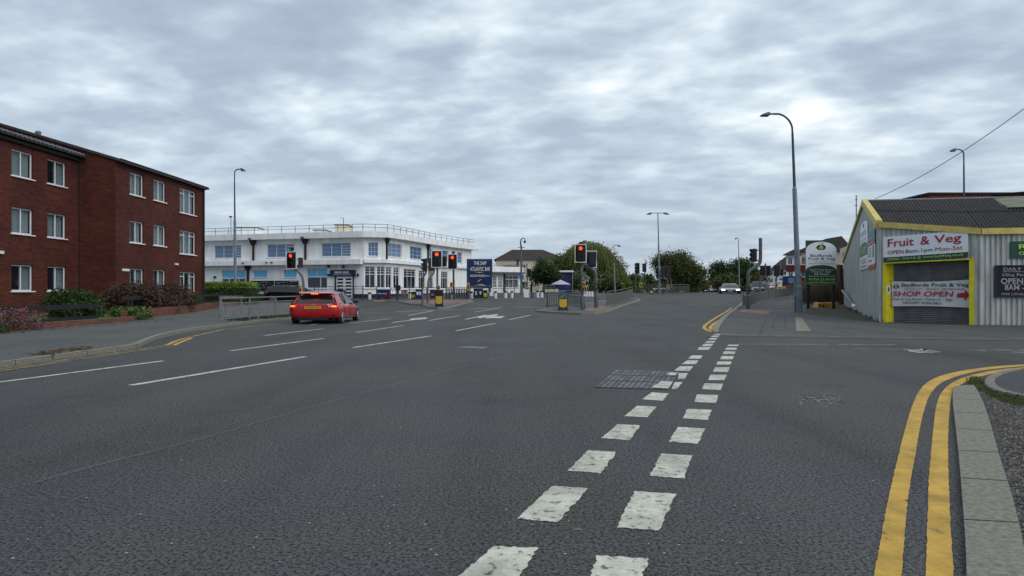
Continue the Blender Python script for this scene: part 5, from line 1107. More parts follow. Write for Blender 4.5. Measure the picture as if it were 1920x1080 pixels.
# ================================================================ TRAFFIC SIGNALS
def head(root, c, yaw, hh, lit=None, board=True, wide=1.0, label=None):
    """c centre; yaw: 0 = lenses towards the camera (-Y), 90 = towards -X, 180 = away"""
    a = rad(yaw); nrm = Vector((-math.sin(a), -math.cos(a), 0)); d = Vector((0, 0, 1)).cross(nrm); f = Fr((0, 0), (1, 0)); f.o = Vector((c.x, c.y, 0)); f.d = d; f.n = nrm
    hb = hh * (.86 if board else 1.0); w_ = hh * .21 * wide; m_ = MB(); z0 = c.z - hb / 2
    m_.fbox(f, -w_, w_, -.16 * hh, .10 * hh, z0, z0 + hb); ho_ = mk('signal_head', m_, 'black', root, bevel=.02 * hh, label=label)
    if board:
        m_ = MB(); bw = hh * .30 * wide; m_.fbox(f, -bw, bw, -.012, .0, c.z - hh / 2, c.z + hh / 2); b_ = mk('backing_board', m_, 'blackm', ho_); m_ = MB(); t = .048 * hh
        for x in ((-bw - t, -bw, c.z - hh / 2 - t, c.z + hh / 2 + t), (bw, bw + t, c.z - hh / 2 - t, c.z + hh / 2 + t), (-bw, bw, c.z + hh / 2, c.z + hh / 2 + t), (-bw, bw, c.z - hh / 2 - t, c.z - hh / 2)): m_.fbox(f, x[0], x[1], -.02, .012, x[2], x[3])
        mk('white_border', m_, 'boardw', ho_)
    r = hb * .125
    for i in range(3):
        zc = z0 + hb * (1 / 6 + i / 3); m_ = MB(); m_.disc(f.p(0, .10 * hh + .002, zc), nrm, r * wide, 16, r, .012); mk('lens', m_, 'redl' if lit == 2 - i else 'lensd', ho_, label='glowing red lens' if lit == 2 - i else None)
        m_ = MB(); k = 10; vs = []
        for j in range(k + 1):
            an = math.pi * (-.12 + 1.24 * j / k); u, z = math.cos(an) * r * 1.2 * wide, math.sin(an) * r * 1.2; L_ = .30 * hh * (.45 + .55 * max(0, math.sin(an))) * .75
            vs += [f.p(u, .10 * hh, zc + z), f.p(u, .10 * hh + L_, zc + z * .94)]
        m_.add(vs, [(2 * j, 2 * j + 2, 2 * j + 3, 2 * j + 1) for j in range(k)]); mk('visor', m_, 'blackm', ho_)
    return ho_
def signal(label, y, path, heads, r=.065, boxes=(), extra=(), colour='galvd'):
    b = at(path[0][0], y); root = thing('traffic_signal', b, label, 'traffic signal', 'traffic signals around the junction'); m_ = MB(); pts = [b] + [V(px, row, y) for px, row in path[1:]]
    pts2 = smooth(pts, 2) if len(pts) > 2 else pts; m_.tube(pts2, r, 10); mk('pole', m_, colour, root)
    if b and r > .05: m_ = MB(); m_.lathe(b, [(r * 1.22, 0), (r * 1.22, .9), (r * 1.02, .95)], 10); mk('pole_base', m_, colour, root)
    for h in heads:
        px, r0, r1, yaw = h[:4]; kw = dict(h[4]) if len(h) > 4 else {}; dy = kw.pop('dy', -.22 if abs(yaw) < 60 else 0); hh = (r1 - r0) * y / F; head(root, V(px, (r0 + r1) / 2, y) + Vector((0, dy, 0)), yaw, hh, **kw)
        c = V(px, r0 + 3, y); m_ = MB(); z_ = c.z
        near = min(pts2, key=lambda q: abs(q.z - z_)); m_.tube([Vector((near.x, y, z_)), Vector((c.x, y + dy * .5, z_))], .03, 5); z2 = V(px, r1 - 3, y).z; near = min(pts2, key=lambda q: abs(q.z - z2)); m_.tube([Vector((near.x, y, z2)), Vector((c.x, y + dy * .5, z2))], .03, 5); mk('bracket', m_, 'blackm', root)
    for px, r0, r1, col in boxes:
        c = V(px, (r0 + r1) / 2, y); w_ = 2.5 * y / F; hh = (r1 - r0) * y / F; m_ = MB(); m_.box(c.x - w_, c.x + w_, y - r - .16, y - r + .02, c.z - hh / 2, c.z + hh / 2); bo = mk('push_button_box', m_, col, root, bevel=.02); m_ = MB(); m_.box(c.x - w_ * .55, c.x + w_ * .55, y - r - .17, y - r - .162, c.z - hh * .25, c.z + hh * .3); mk('button_plate', m_, 'blackm' if col == 'yel' else 'galvd', bo)
    for (px, row, s_) in extra: m_ = MB(); m_.box(V(px - s_, 0, y).x, V(px + s_, 0, y).x, y - .12, y + .12, V(0, row + s_, y).z, V(0, row - s_, y).z); mk('detector', m_, 'black', root)
    return root
B0 = dict(board=False)
signal('signal on cranked pole with red light behind the red car', 41.5, [(569, 0), (569, 548), (569, 524), (563, 512), (551, 503), (548.5, 497), (548.5, 470)], [(548.5, 473.5, 503, 8, dict(lit=0)), (563.5, 483, 502, 150, B0)], .07, [(565.5, 538, 549, 'yel')], [(548, 466.5, 2.5)])
signal('left island signal with white framed red light above the black bollard', 48.6, [(820, 0), (820, 545), (820, 500), (820, 472)], [(819.5, 471, 500.5, -6, dict(lit=0)), (833.5, 481, 500, 200, B0)], .075, [(823, 535, 545, 'yel')], [(803.5, 492, 0)])
signal('cranked signal at far left of the left island seen from behind', 52.0, [(802, 0), (802, 530), (804, 522), (813, 513), (814.5, 506), (814.5, 496)], [(808, 484, 508, 160, B0)], .06, [(794, 530, 541, 'yel')])
signal('side facing black signal on its own cranked pole left of the island', 50.0, [(792, 0), (792, 528), (793, 519), (799, 512), (800, 505), (800, 484)], [(796, 485, 509, 75, B0)], .06)
signal('straight pole signal with red light at the right end of the left island', 58.5, [(850.5, 0), (850.5, 520), (850, 480)], [(849, 477.5, 504, 6, dict(lit=0))], .085, [(846.5, 529, 540, 'yel')], [(850, 474, 2.5)], 'lampd')
signal('far signal pole with yellow box in front of the navy pub sign', 60.0, [(879, 0), (879, 540), (879, 528)], [], .07, [(878, 531, 545, 'yel')])
signal('thin far signal pole with dark head between cream house and small tree', 70.0, [(986, 0), (986, 535), (989, 524), (988.5, 510), (988, 494)], [(992.5, 504, 519, 200, B0)], .06, [(989, 538, 545, 'yel')])
signal('central island signal with large red light on a bowed pole', 41.8, [(1092, 0), (1091.5, 530), (1090, 505), (1094, 497), (1096, 490), (1096, 452)], [(1088, 459.5, 491, 5, dict(lit=0))], .085, [(1094, 528, 539, 'yel'), (1097, 536, 548, 'yel')], [(1089, 456, 2.5)])
signal('thick cranked pole signal seen from behind on the central island', 45.0, [(1118, 0), (1117, 520), (1116.5, 511), (1113, 506), (1101, 500), (1097.5, 493), (1096.5, 480), (1096.5, 451)], [(1109, 471.5, 501, 176, {}), (1115.5, 473, 490, 120, B0)], .12, [(1117, 531, 543, 'black')])
signal('far left facing signal with white edged board past the central island', 76.0, [(1191.5, 0), (1191.5, 530), (1191.5, 513)], [(1195, 493.5, 513.5, 62, {})], .05)
signal('far signal on cranked pole with yellow box near the hedge', 77.0, [(1200, 0), (1200, 530), (1200.5, 520), (1208, 514), (1211, 508), (1211, 489)], [(1208, 494, 510, 150, B0)], .07, [(1201, 531, 539, 'yel')])
signal('far signal left of the double lamp column facing left', 78.0, [(1252, 0), (1252, 530), (1251, 524), (1241, 518), (1238, 512), (1237.5, 499)], [(1234.5, 500.5, 522.5, 78, {})], .07, [(1252, 536, 543, 'yel')])
signal('far signal right of the double lamp column seen from behind', 76.5, [(1259, 0), (1258.5, 530), (1257, 522), (1249, 517), (1247.5, 511), (1247.5, 498)], [(1252, 500, 520, 175, B0), (1244.5, 500, 519, 165, B0)], .06, [(1258, 537, 541, 'black')])
signal('near right signal on thick cranked pole beside the railing', 45.0, [(1403, 0), (1403, 530), (1402.5, 513), (1406, 507), (1419, 499), (1425, 493), (1426, 484), (1426, 446.5)], [(1412.5, 466.5, 491, 68, dict(dy=0, wide=1.1, board=False))], .115, [(1404, 537, 547, 'black')])
signal('right hand signal behind the railing with heads either side of its pole', 66.0, [(1425, 0), (1425, 530), (1425.5, 524), (1433, 518.5), (1435.5, 514), (1435, 494)], [(1429.5, 498, 516, 70, B0), (1441, 498, 517, 215, B0)], .08, [])
signal('right hand signal on cranked pole in front of the white houses', 62.0, [(1455, 0), (1455, 530), (1455.5, 519), (1461, 513), (1463, 508), (1463, 488)], [(1456, 497, 518, 160, B0), (1466, 504, 517, 200, B0)], .08, [(1454, 531, 539, 'yel')])
# traffic-light control box on a post near the hotel fence, grey post in front of banners
m_ = MB(); b = at(745.5, 57); rt = thing('pedestrian_button_post', b, 'dark grey post with black button box on the left island near the hotel banners', 'post'); m_.tube([b, V(745.5, 540, 57)], .13, 8); mk('post', m_, 'lampd', rt)
m_ = MB(); m_.box(V(742.5, 0, 57).x, V(751, 0, 57).x, 56.75, 57.05, V(0, 544, 57).z, V(0, 535, 57).z); mk('button_box', m_, 'black', rt)
# ================================================================ GUARD RAILINGS
def guardrail(label, pts, hgt=.98, gap=.11, mid=True, mt='galv', barr=.015, lean=0., group='guard railings'):
    """pts: ground points (Vector); one bay between each pair"""
    root = thing('guard_railing', pts[0], label, 'railing', group)
    for i, p in enumerate(pts):
        m_ = MB(); m_.tube([p, p + Vector((lean if i == len(pts) - 1 else 0, 0, hgt + .03))], .036, 6); mk('post', m_, mt, root)
    for a, b in zip(pts, pts[1:]):
        m_ = MB(); U = lambda z: Vector((0, 0, z)); m_.tube([a + U(hgt), b + U(hgt)], .03, 6); z2 = hgt - (.20 if mid else .0)
        if mid: m_.tube([a + U(z2), b + U(z2)], .018, 5)
        m_.tube([a + U(.12), b + U(.12)], .018, 5); n = max(2, int((b - a).length / gap))
        for k in range(1, n): p = a.lerp(b, k / n); m_.tube([p + U(.12), p + U(z2)], barr, 3, cap=False)
        mk('railing_panel', m_, mt, root)
    return root
def up_(p, z=KT): return p + Vector((0, 0, z))
k0 = [up_(gp(*q)) for q in ((413, 610), (468, 603.5), (517, 598.5), (560, 594.5), (596, 589))]
guardrail('galvanised guard railing along the kerb left of the red car', k0, .92, .14, barr=.013)
guardrail('thin dark hotel railing behind the red car', [up_(gp(*q), 0) for q in ((590, 564), (635, 564), (680, 563.5), (706, 563.5))], 1.2, .3, barr=.014, mt='lampd', group='railings in front of the hotel')
guardrail('dark hotel railing hung with banners behind the left island', [up_(gp(*q), 0) for q in ((732, 563.5), (768, 563), (800, 562.5), (840, 562.5), (876, 561.5))], 1.08, .2, barr=.018, mt='lampd', group='railings in front of the hotel')
guardrail('long grey railing between navy pub sign and central island', [up_(gp(*q), 0) for q in ((876, 560), (920, 559), (965, 558), (1010, 557.5), (1040, 557))], 1.12, .15, barr=.022, mt='galvd', group='railings in front of the hotel')
guardrail('front railing panel around the yellow bollard on the central island', [up_(gp(*q)) for q in ((1026, 579.5), (1056, 579.5))], .98, .15, barr=.026, mt='lampd')
guardrail('leaning railing panel right of the yellow bollard on the central island', [up_(gp(*q)) for q in ((1060, 579.5), (1097, 582.5))], .99, .15, lean=-.17, barr=.026, mt='lampd')
guardrail('railing bays receding along the right side of the central island', [up_(gp(*q)) for q in ((1138, 577), (1153, 573), (1166, 569.5), (1178, 565), (1186, 560.5))], 1.0, .12, barr=.024, mt='galvd')
guardrail('railing across the back of the central island', [up_(gp(*q)) for q in ((1028, 577), (1060, 572), (1086, 573))], .98, .14)
guardrail('far grey railing under the double lamp column', [up_(gp(*q), 0) for q in ((1204, 551.5), (1232, 551.5), (1262, 551), (1292, 550.5))], 1.0, .16, barr=.03, mt='galvd')
guardrail('nearest right railing bay beside the thick cranked signal pole', [up_(gp(*q), .05) for q in ((1393, 575), (1400, 580), (1417, 571))], 1.0, .10, barr=.02, mt='galvd')
guardrail('long right railing running in front of the white houses', [up_(gp(*q), .05) for q in ((1418, 570), (1440, 564), (1478, 558), (1494, 557))], 1.05, .12, barr=.022, mt='galvd')
# ================================================================ BOLLARDS
def bollard(px, row, wpx, hpx, label, blue):
    b = up_(gp(px, row)); s = b.y / F; w_, h_ = wpx * s, hpx * s; root = thing('traffic_bollard', b, label, 'bollard'); m_ = MB(); d_ = w_ * .35; hb = h_ * (.66 if blue else 1.)
    m_.hexa([(b.x - w_ * .6, b.y - d_, b.z), (b.x + w_ * .6, b.y - d_, b.z), (b.x + w_ * .6, b.y + d_, b.z), (b.x - w_ * .6, b.y + d_, b.z), (b.x - w_ * .48, b.y - d_ * .8, b.z + h_ * .12), (b.x + w_ * .48, b.y - d_ * .8, b.z + h_ * .12), (b.x + w_ * .48, b.y + d_ * .8, b.z + h_ * .12), (b.x - w_ * .48, b.y + d_ * .8, b.z + h_ * .12)])
    m_.box(b.x - w_ * .47, b.x + w_ * .47, b.y - d_ * .75, b.y + d_ * .75, b.z + h_ * .12, b.z + hb); mk('shell', m_, 'black', root, bevel=.03)
    f = Fr((b.x - w_ / 2, b.y - d_ * .75), (b.x + w_ / 2, b.y - d_ * .75)); z1 = hb * (.94 if blue else .62); zb = b.z + h_ * .15; k = 12
    poly = [(w_ / 2 + w_ * .40 * math.cos(a_), zb + h_ * .10 + h_ * .10 * math.sin(a_)) for a_ in [math.pi + math.pi * i / k for i in range(k + 1)]] + [(w_ * .90, b.z + z1), (w_ * .10, b.z + z1)]
    m_ = MB(); m_.prism(f, poly, .002, .02); mk('yellow_face', m_, 'yelb', root)
    if blue:
        m_ = MB(); m_.tube([(b.x, b.y - .12, b.z + h_ * .82), (b.x, b.y + .12, b.z + h_ * .82)], w_ * .5, 18); m_.box(b.x - w_ * .44, b.x + w_ * .44, b.y - .11, b.y + .11, b.z + h_ * .64, b.z + h_ * .8); mk('keep_left_disc', m_, 'bluedull', root)
        ar = MB(); fa = Fr((b.x - 1, b.y - .125), (b.x + 1, b.y - .125)); c, z = 1.0, b.z + h_ * .82; ar.prism(fa, [(c - .16, z - .15), (c - .02, z - .13), (c - .14, z - .02)], .0, .006); ar.prism(fa, [(c + .10, z + .12), (c - .10, z - .05), (c - .06, z - .10), (c + .14, z + .07)], .0, .006); mk('arrow', ar, 'galv', root)
    return root
bollard(1055.5, 584.5, 18, 33, 'yellow faced bollard with blue top in front of the central island railing', True)
bollard(823.5, 577.3, 15, 31, 'black bollard with yellow face on the tip of the left island', False)
bollard(1221, 553, 7, 10, 'small yellow bollard by the far railing left of the double lamp column', False)
bollard(910, 561, 8, 15, 'yellow shield shaped bollard in front of the navy pub sign', False)
bollard(775, 563, 8, 14, 'round yellow bollard beside the 93 banner', False)
proto = None
for i, (px, row, hp, lb) in enumerate(((693, 562, 10, 'second from the left by the dark hotel railing'), (768, 561, 10, 'left of the round yellow bollard'), (849, 562.5, 10, 'beside the straight signal pole'), (884, 560, 10, 'left of the white numbered banner'), (929, 559.5, 12, 'first right of the navy pub sign'), (948, 559, 11, 'second right of the navy pub sign'), (960, 559, 11, 'third right of the navy pub sign'), (1008, 558, 9, 'right of the bicycle'), (1016, 558, 9, 'next to the central island railing'),
    (1095, 556, 8, 'first of the white row behind the central island'), (1100, 556, 8, 'second of the white row behind the central island'), (1105, 556, 8, 'third of the white row behind the central island'), (1110, 556, 8, 'fourth of the white row behind the central island'))):
    b = gp(px, row); h_ = .62
    if proto is None:
        proto = thing('white_bollard', b, 'x', 'bollard'); m_ = MB(); m_.lathe(b, [(.13, 0), (.13, h_ * .8)], 10); mk('post', m_, 'wht', proto); m_ = MB(); m_.lathe(b + Vector((0, 0, h_ * .8)), [(.135, 0), (.14, .1), (.08, .17)], 10); mk('cap', m_, 'black', proto); o = proto
    else: o = copy_tree(proto); o.location = b
    o['label'] = 'short white bollard with black cap, ' + lb; o['group'] = 'short white bollards with black caps'
# ================================================================ BANNERS, SIGNS, KIOSK
def panel(name, px0, px1, r0, r1, y, m, label, cat='banner', th=.03):
    f = Fr(V(px0, 0, y)[:2], V(px1, 0, y)[:2]); root = thing(name, at((px0 + px1) / 2, y), label, cat); m_ = MB(); z0, z1 = f.z(r1, px0), f.z(r0, px0); m_.fbox(f, 0, f.len, -th, th, z0, z1); mk('panel', m_, m, root); return root, f, z0, z1
r, f, z0, z1 = panel('banner', 629, 648, 544, 557, 56.5, 'navy', 'dark banner reading 80 on the hotel railing behind the red car roof'); text(r, '80', f, f.len * .35, f.len * .9, z0 + .15, z1 - .15, 'letter', .04, .03)
r, f, z0, z1 = panel('banner', 706, 731, 543, 562, 58.6, 'navy', 'navy banner with red food picture on the hotel railing'); text(r, 'Carvery', f, .08, f.len * .8, (z0 + z1) / 2, z1 - .25, 'letter', .04, .0, .2)
m_ = MB(); rr = random.Random(2)
for i in range(9): m_.disc(f.p(f.len * rr.uniform(.35, .95), .04, z0 + rr.uniform(.1, .4)), f.n, .13, 8, .07)
mk('food_picture', m_, 'tailr', r)
r, f, z0, z1 = panel('banner', 779, 791, 542, 561, 58.3, 'navy', 'navy banner with large white figures 93 beside the round yellow bollard'); text(r, '93', f, f.len * .12, f.len * .88, z0 + .35, z1 - .22, 'letter', .04, .04)
r, f, z0, z1 = panel('banner', 806, 817, 543, 560, 58.0, 'navy', 'narrow banner with orange food picture behind the left island signals'); m_ = MB(); [m_.disc(f.p(f.len * rr.uniform(.2, .8), .04, z0 + rr.uniform(.1, .4)), f.n, .12, 8, .07) for i in range(6)]; mk('food_picture', m_, 'orange', r)
r, f, z0, z1 = panel('banner', 888, 906, 541, 559, 61.0, 'dkblue', 'dark banner with white figures under the navy pub sign'); text(r, '2', f, f.len * .16, f.len * .36, z0 + .3, z1 - .25, 'letter', .04, .03); text(r, '9', f, f.len * .6, f.len * .82, z0 + .3, z1 - .25, 'letter', .04, .03)
r, f, z0, z1 = panel('notice_sign', 918, 925, 548, 555, 60.5, 'wht', 'small square white notice beside the shield shaped yellow bollard', 'sign')
r, f, z0, z1 = panel('white_cabinet', 982, 992, 542.5, 557.5, 62.5, 'wht', 'upright pale cabinet board beside the cyclist', 'cabinet', .15)
tf = thing('slatted_fence', at(862, 61.5), 'dark upright slatted timber screen behind the straight signal pole', 'fence'); f = Fr(V(836, 0, 61.5)[:2], V(878, 0, 61.5)[:2]); m_ = MB(); u = 0
while u < f.len: m_.fbox(f, u, u + .09, -.02, .02, gz(61.5), gz(61.5) + .95); u += .15
mk('slats', m_, 'fencew', tf)
# wooden crate furniture
m_ = MB(); f = Fr(V(752, 0, 60)[:2], V(764, 0, 60)[:2])
for i in range(5): m_.fbox(f, i * f.len / 5 + .01, (i + 1) * f.len / 5 - .02, -.05, 0, gz(60) + .1, gz(60) + .85)
m_.fbox(f, 0, f.len, .0, .03, gz(60) + .7, gz(60) + .8); mk('slatted_crate', m_, 'wood', label='brown slatted timber crate behind the hotel railing', cat='crate')
# navy pub sign
YN = 69; f = Fr(V(875, 0, YN)[:2], V(923, 0, YN)[:2]); ns = thing('pub_sign', at(899, YN), 'large navy sign reading THE SHIP ATLANTIC BAR beside the white hotel', 'sign'); zz = lambda r: f.z(r, 900); W = f.len
m_ = MB(); m_.fbox(f, 0, W, -.35, .0, zz(540), zz(485.5)); mk('panel', m_, 'navy', ns)
m_ = MB(); m_.fbox(f, .12, .16, .0, .02, zz(538), zz(487)); m_.fbox(f, W - .12, W - .09, .0, .02, zz(538), zz(487)); m_.fbox(f, .16, W - .12, .0, .02, zz(487.8), zz(487)); mk('border', m_, 'blue', ns)
for u in (.3, W - .3): m_ = MB(); m_.fbox(f, u - .1, u + .1, -.25, -.1, gz(YN) - .1, zz(539)); mk('post', m_, 'dkblue', ns)
for t, a, b, r0, r1, c_, bo in (('THE SHIP', .28, .77, 497, 490, 'letter', .02), ('ATLANTIC BAR', .14, .91, 508, 500.5, 'letter', .02), ('GOOD FOOD', .14, .70, 519, 515, 'letter', .03), ('SERVED ALL DAY', .72, .90, 518.5, 516, 'letter', 0)): text(ns, t, f, W * a, W * b, zz(r0), zz(r1), c_, .02, bo * .4)
m_ = MB(); m_.prism(f, [(W * .40, zz(529)), (W * .46, zz(528)), (W * .6, zz(523)), (W * .5, zz(524.5))], .0, .02); m_.prism(f, [(W * .33, zz(535)), (W * .5, zz(534.5)), (W * .76, zz(536)), (W * .62, zz(533)), (W * .5, zz(533)), (W * .42, zz(534.2))], .0, .02); m_.prism(f, [(W * .3, zz(510)), (W * .7, zz(510)), (W * .5, zz(511.5))][::-1], .0, .01); mk('ship_emblem', m_, 'gold', ns)
# kiosk and parasol
ks = thing('navy_kiosk', at(1062, 75), 'navy blue kiosk with silver canopy edge beside the willow tree', 'kiosk'); m_ = MB(); x0, x1 = V(1050, 0, 75).x, V(1073.5, 0, 75).x; m_.box(x0, x1, 75, 77.5, gz(75), V(0, 511, 75).z); mk('wall', m_, 'navyc', ks)
m_ = MB(); m_.box(x0 - .3, x1 + .12, 74.8, 77.7, V(0, 511, 75).z, V(0, 507.5, 75).z); mk('roof', m_, 'wht', ks, bevel=.08); m_ = MB(); m_.box(x1 - .06, x1 + .03, 74.9, 75, gz(75), V(0, 511, 75).z); mk('corner_post', m_, 'galv', ks)
pa = thing('parasol', at(1050, 71), 'navy parasol with pale tiered top in front of the navy kiosk', 'parasol'); c = V(1051, 533, 71); hw = 20 * 71 / F; m_ = MB(); zt = V(0, 525, 71).z; n = 8
for (r0, z0, r1, z1) in ((hw, c.z - .02, hw * .42, c.z + .28), (hw * .45, c.z + .24, .05, zt + .02)):
    A_ = [Vector((c.x + r0 * math.cos(2 * math.pi * (i + .5) / n), c.y + r0 * math.sin(2 * math.pi * (i + .5) / n), z0)) for i in range(n)]; B_ = [Vector((c.x + r1 * math.cos(2 * math.pi * (i + .5) / n), c.y + r1 * math.sin(2 * math.pi * (i + .5) / n), z1)) for i in range(n)]
    m_.add(A_ + B_, [(i, (i + 1) % n, n + (i + 1) % n, n + i) for i in range(n)])
mk('canopy_top', m_, mat('pale_canvas', (.42, .40, .50), .8), pa); m_ = MB(); A_ = [Vector((c.x + hw * math.cos(2 * math.pi * (i + .5) / n), c.y + hw * math.sin(2 * math.pi * (i + .5) / n), c.z - .02)) for i in range(n)]; B_ = [p - Vector((0, 0, .45)) for p in A_]
m_.add(B_ + A_, [(i, (i + 1) % n, n + (i + 1) % n, n + i) for i in range(n)]); mk('valance', m_, 'navyc', pa); m_ = MB(); m_.tube([(c.x, c.y, gz(71)), (c.x, c.y, zt)], .04, 6); mk('pole', m_, 'wht', pa)
# street nameplate
np_ = thing('street_nameplate', gp(435, 593), 'pale street nameplate on two short posts behind the kerb railing', 'sign'); y = np_.location.y - .1; f = Fr(V(411, 0, y)[:2], V(457, 0, y)[:2]); m_ = MB(); m_.fbox(f, 0, f.len, 0, .03, f.z(561, 430), f.z(554.5, 430)); mk('plate', m_, 'galv', np_)
for px in (415, 452): m_ = MB(); x = V(px, 0, y).x; m_.tube([(x, y + .05, KT), (x, y + .05, f.z(555, 430))], .045, 6); mk('post', m_, 'galv', np_)
for i, (px0, px1, r0, r1, lb) in enumerate(((478, 495, 556, 567, 'low black planter box in front of the menu boards'), (497, 508, 552, 567, 'upright black box beside the black car front'))):
    m_ = MB(); y = 58 + i; m_.box(V(px0, 0, y).x, V(px1, 0, y).x, y, y + .5, gz(y), V(0, r0, y).z); mk('planter_box', m_, 'blackm', label=lb, cat='box', bevel=.03)
# right side clutter
r, f, z0, z1 = panel('grit_bin', 1461, 1474, 537, 546, 72, 'yel', 'bright yellow grit bin beyond the long right railing', 'bin', .35)
r, f, z0, z1 = panel('cabinet', 1434, 1441, 535, 558, 58, 'gcab', 'grey metal service cabinet behind the right railing', 'cabinet', .2)
# ================================================================ VEHICLES
def loft(mb, secs, cap=True):
    k = len(secs[0]); base = [v for s_ in secs for v in s_]; fc = []
    for i in range(len(secs) - 1):
        for j in range(k - 1): fc.append((i * k + j, i * k + j + 1, (i + 1) * k + j + 1, (i + 1) * k + j))
    if cap: fc.append(tuple(reversed(range(k)))); n_ = (len(secs) - 1) * k; fc.append(tuple(n_ + j for j in range(k)))
    return mb.add(base, fc)
def car(label, loc, yaw, L_, W_, H_, paint, style='hatch', glassm='carglass', lit=None, plates=True, group=None):
    """x forward; built at origin then turned"""
    root = thing('parked_car' if lit is None else 'car', (0, 0, 0), label, 'car', group); hw = W_ / 2; s = L_ / 4.0; t = H_ / 1.5; WR = .30 * t * 1.02
    # body side stations: x, z bottom, z shoulder, halfwidth
    st = {'hatch': [(-2.0, .34, .80, .86), (-1.95, .26, .93, .95), (-1.6, .20, .98, .99), (-.8, .20, .94, 1.0), (.3, .20, .90, 1.0), (1.1, .21, .85, .99), (1.6, .24, .76, .94), (1.88, .30, .66, .86), (2.0, .40, .56, .74)],
          'suv': [(-2.0, .40, .98, .84), (-1.93, .30, 1.02, .93), (-1.5, .24, 1.04, .98), (-.6, .23, 1.02, 1.0), (.4, .23, 1.0, 1.0), (1.1, .23, .98, .99), (1.6, .25, .92, .95), (1.9, .30, .82, .90), (2.0, .40, .66, .82)]}[style]
    roofz = {'hatch': [(-1.88, .96, .95, .80), (-1.58, .96, 1.33, .70), (-1.25, .96, 1.44, .67), (-.4, .92, 1.50, .66), (.35, .90, 1.45, .67), (.80, .88, 1.22, .77), (1.22, .84, .87, .84)],
             'suv': [(-1.9, 1.0, 1.05, .80), (-1.75, 1.0, 1.38, .74), (-1.4, 1.0, 1.47, .72), (-.4, 1.0, 1.50, .72), (.2, 1.0, 1.47, .73), (.62, 1.0, 1.28, .78), (1.0, .98, 1.01, .84)]}[style]
    def P(x, y, z): return Vector((x * s, y, z * t))
    b = MB(); secs = []
    for x, zb, zs, w_ in st:
        h = hw * w_; pts = [(0, zb), (.80, zb), (.95, zb + .05), (1.0, zb + .22 if zb < .35 else zb + .12), (1.0, (zb + zs) / 2 + .10), (.965, zs - .05), (.90, zs), (.6, zs + .035), (0, zs + .05)]
        secs.append([P(x, -h * a, z) for a, z in pts] + [P(x, h * a, z) for a, z in reversed(pts[:-1])])
    loft(b, secs); body = mk('body', b, paint, root, smooth=True, subsurf=1)
    # greenhouse glass
    g = MB(); secs = []
    for x, zb, zt, w_ in roofz:
        h = hw * w_; hb = hw * .90; secs.append([P(x, -hb, zb - .04), P(x, -(h * .96 + (hb - h) * .35), zb + (zt - zb) * .6), P(x, -h * .90, zt - .02), P(x, 0, zt), P(x, h * .90, zt - .02), P(x, (h * .96 + (hb - h) * .35), zb + (zt - zb) * .6), P(x, hb, zb - .04)])
    loft(g, secs); mk('window', g, glassm, root)
    # painted roof cap
    r_ = MB(); secs = []
    for x, zb, zt, w_ in roofz[1:5]:
        h = hw * w_; secs.append([P(x, -h * .93, zt - .07), P(x, -h * .90, zt + .005), P(x, -h * .5, zt + .035), P(x, h * .5, zt + .035), P(x, h * .90, zt + .005), P(x, h * .93, zt - .07)])
    loft(r_, secs); mk('roof', r_, paint, root, smooth=True)
    p_ = MB(); bp_ = MB()
    for sg_ in (-1, 1):
        ra, rb = roofz[1], roofz[0]; p_.tube([P(ra[0], sg_ * hw * ra[3] * .92, ra[2]), P(rb[0] + .02, sg_ * hw * .80, rb[1])], .04 * t, 6)
        ra, rb, rm_ = roofz[4], roofz[6], roofz[5]; p_.tube([P(ra[0], sg_ * hw * ra[3] * .90, ra[2] - .015), P(rm_[0], sg_ * hw * rm_[3] * .90, rm_[2] - .015), P(rb[0], sg_ * hw * rb[3] * .88, rb[2] - .01)], .028 * t, 6)
        bp_.tube([P(-.42, sg_ * hw * .665, 1.44), P(-.46, sg_ * hw * .80, 1.2), P(-.5, sg_ * hw * .89, .93)], .028 * t, 5)
        ra = roofz[1]; p_.add([P(ra[0] - .05, sg_ * hw * .735, 1.30), P(-1.02, sg_ * hw * .72, 1.36), P(-1.15, sg_ * hw * .93, .95), P(-1.84, sg_ * hw * .90, .97)], [(0, 1, 2, 3), (3, 2, 1, 0)]) if style == 'hatch' else None
    mk('pillar', p_, paint, root); mk('door_pillar', bp_, 'black', root)
    for sg_ in (-1, 1):
        m_ = MB(); m_.box(*sorted((s * .72, s * .95)), *sorted((sg_ * hw * .90, sg_ * hw * 1.10)), t * .92, t * 1.06); mk('mirror', m_, 'black', root, bevel=.03)
    # bumpers, trim
    m_ = MB(); m_.box(-2.005 * s, -1.80 * s, -hw * .60, hw * .60, .20 * t, .33 * t); m_.box(-1.75 * s, 1.8 * s, -hw * .8, hw * .8, .17 * t, .26 * t); mk('underside', m_, 'black', root)
    if style == 'hatch': m_ = MB(); m_.hexa([(-1.72 * s, -hw * .64, 1.42 * t), (-1.30 * s, -hw * .66, 1.47 * t), (-1.30 * s, hw * .66, 1.47 * t), (-1.72 * s, hw * .64, 1.42 * t), (-1.74 * s, -hw * .63, 1.445 * t), (-1.30 * s, -hw * .65, 1.505 * t), (-1.30 * s, hw * .65, 1.505 * t), (-1.74 * s, hw * .63, 1.445 * t)]); mk('rear_spoiler', m_, paint, root); m_ = MB(); m_.tube([P(-1.2, 0, 1.5), P(-1.3, 0, 1.58)], .012, 5); mk('roof_aerial', m_, 'black', root)
    # grille and lamps
    m_ = MB(); m_.box(1.90 * s, 2.02 * s, -hw * .50, hw * .50, .30 * t, .46 * t); mk('lower_grille', m_, 'black', root)
    m_ = MB(); zf = .58 if style == 'hatch' else .68; m_.box(1.86 * s, 2.0 * s, -hw * .45, hw * .45, (zf - .07) * t, (zf) * t); mk('grille', m_, 'black', root)
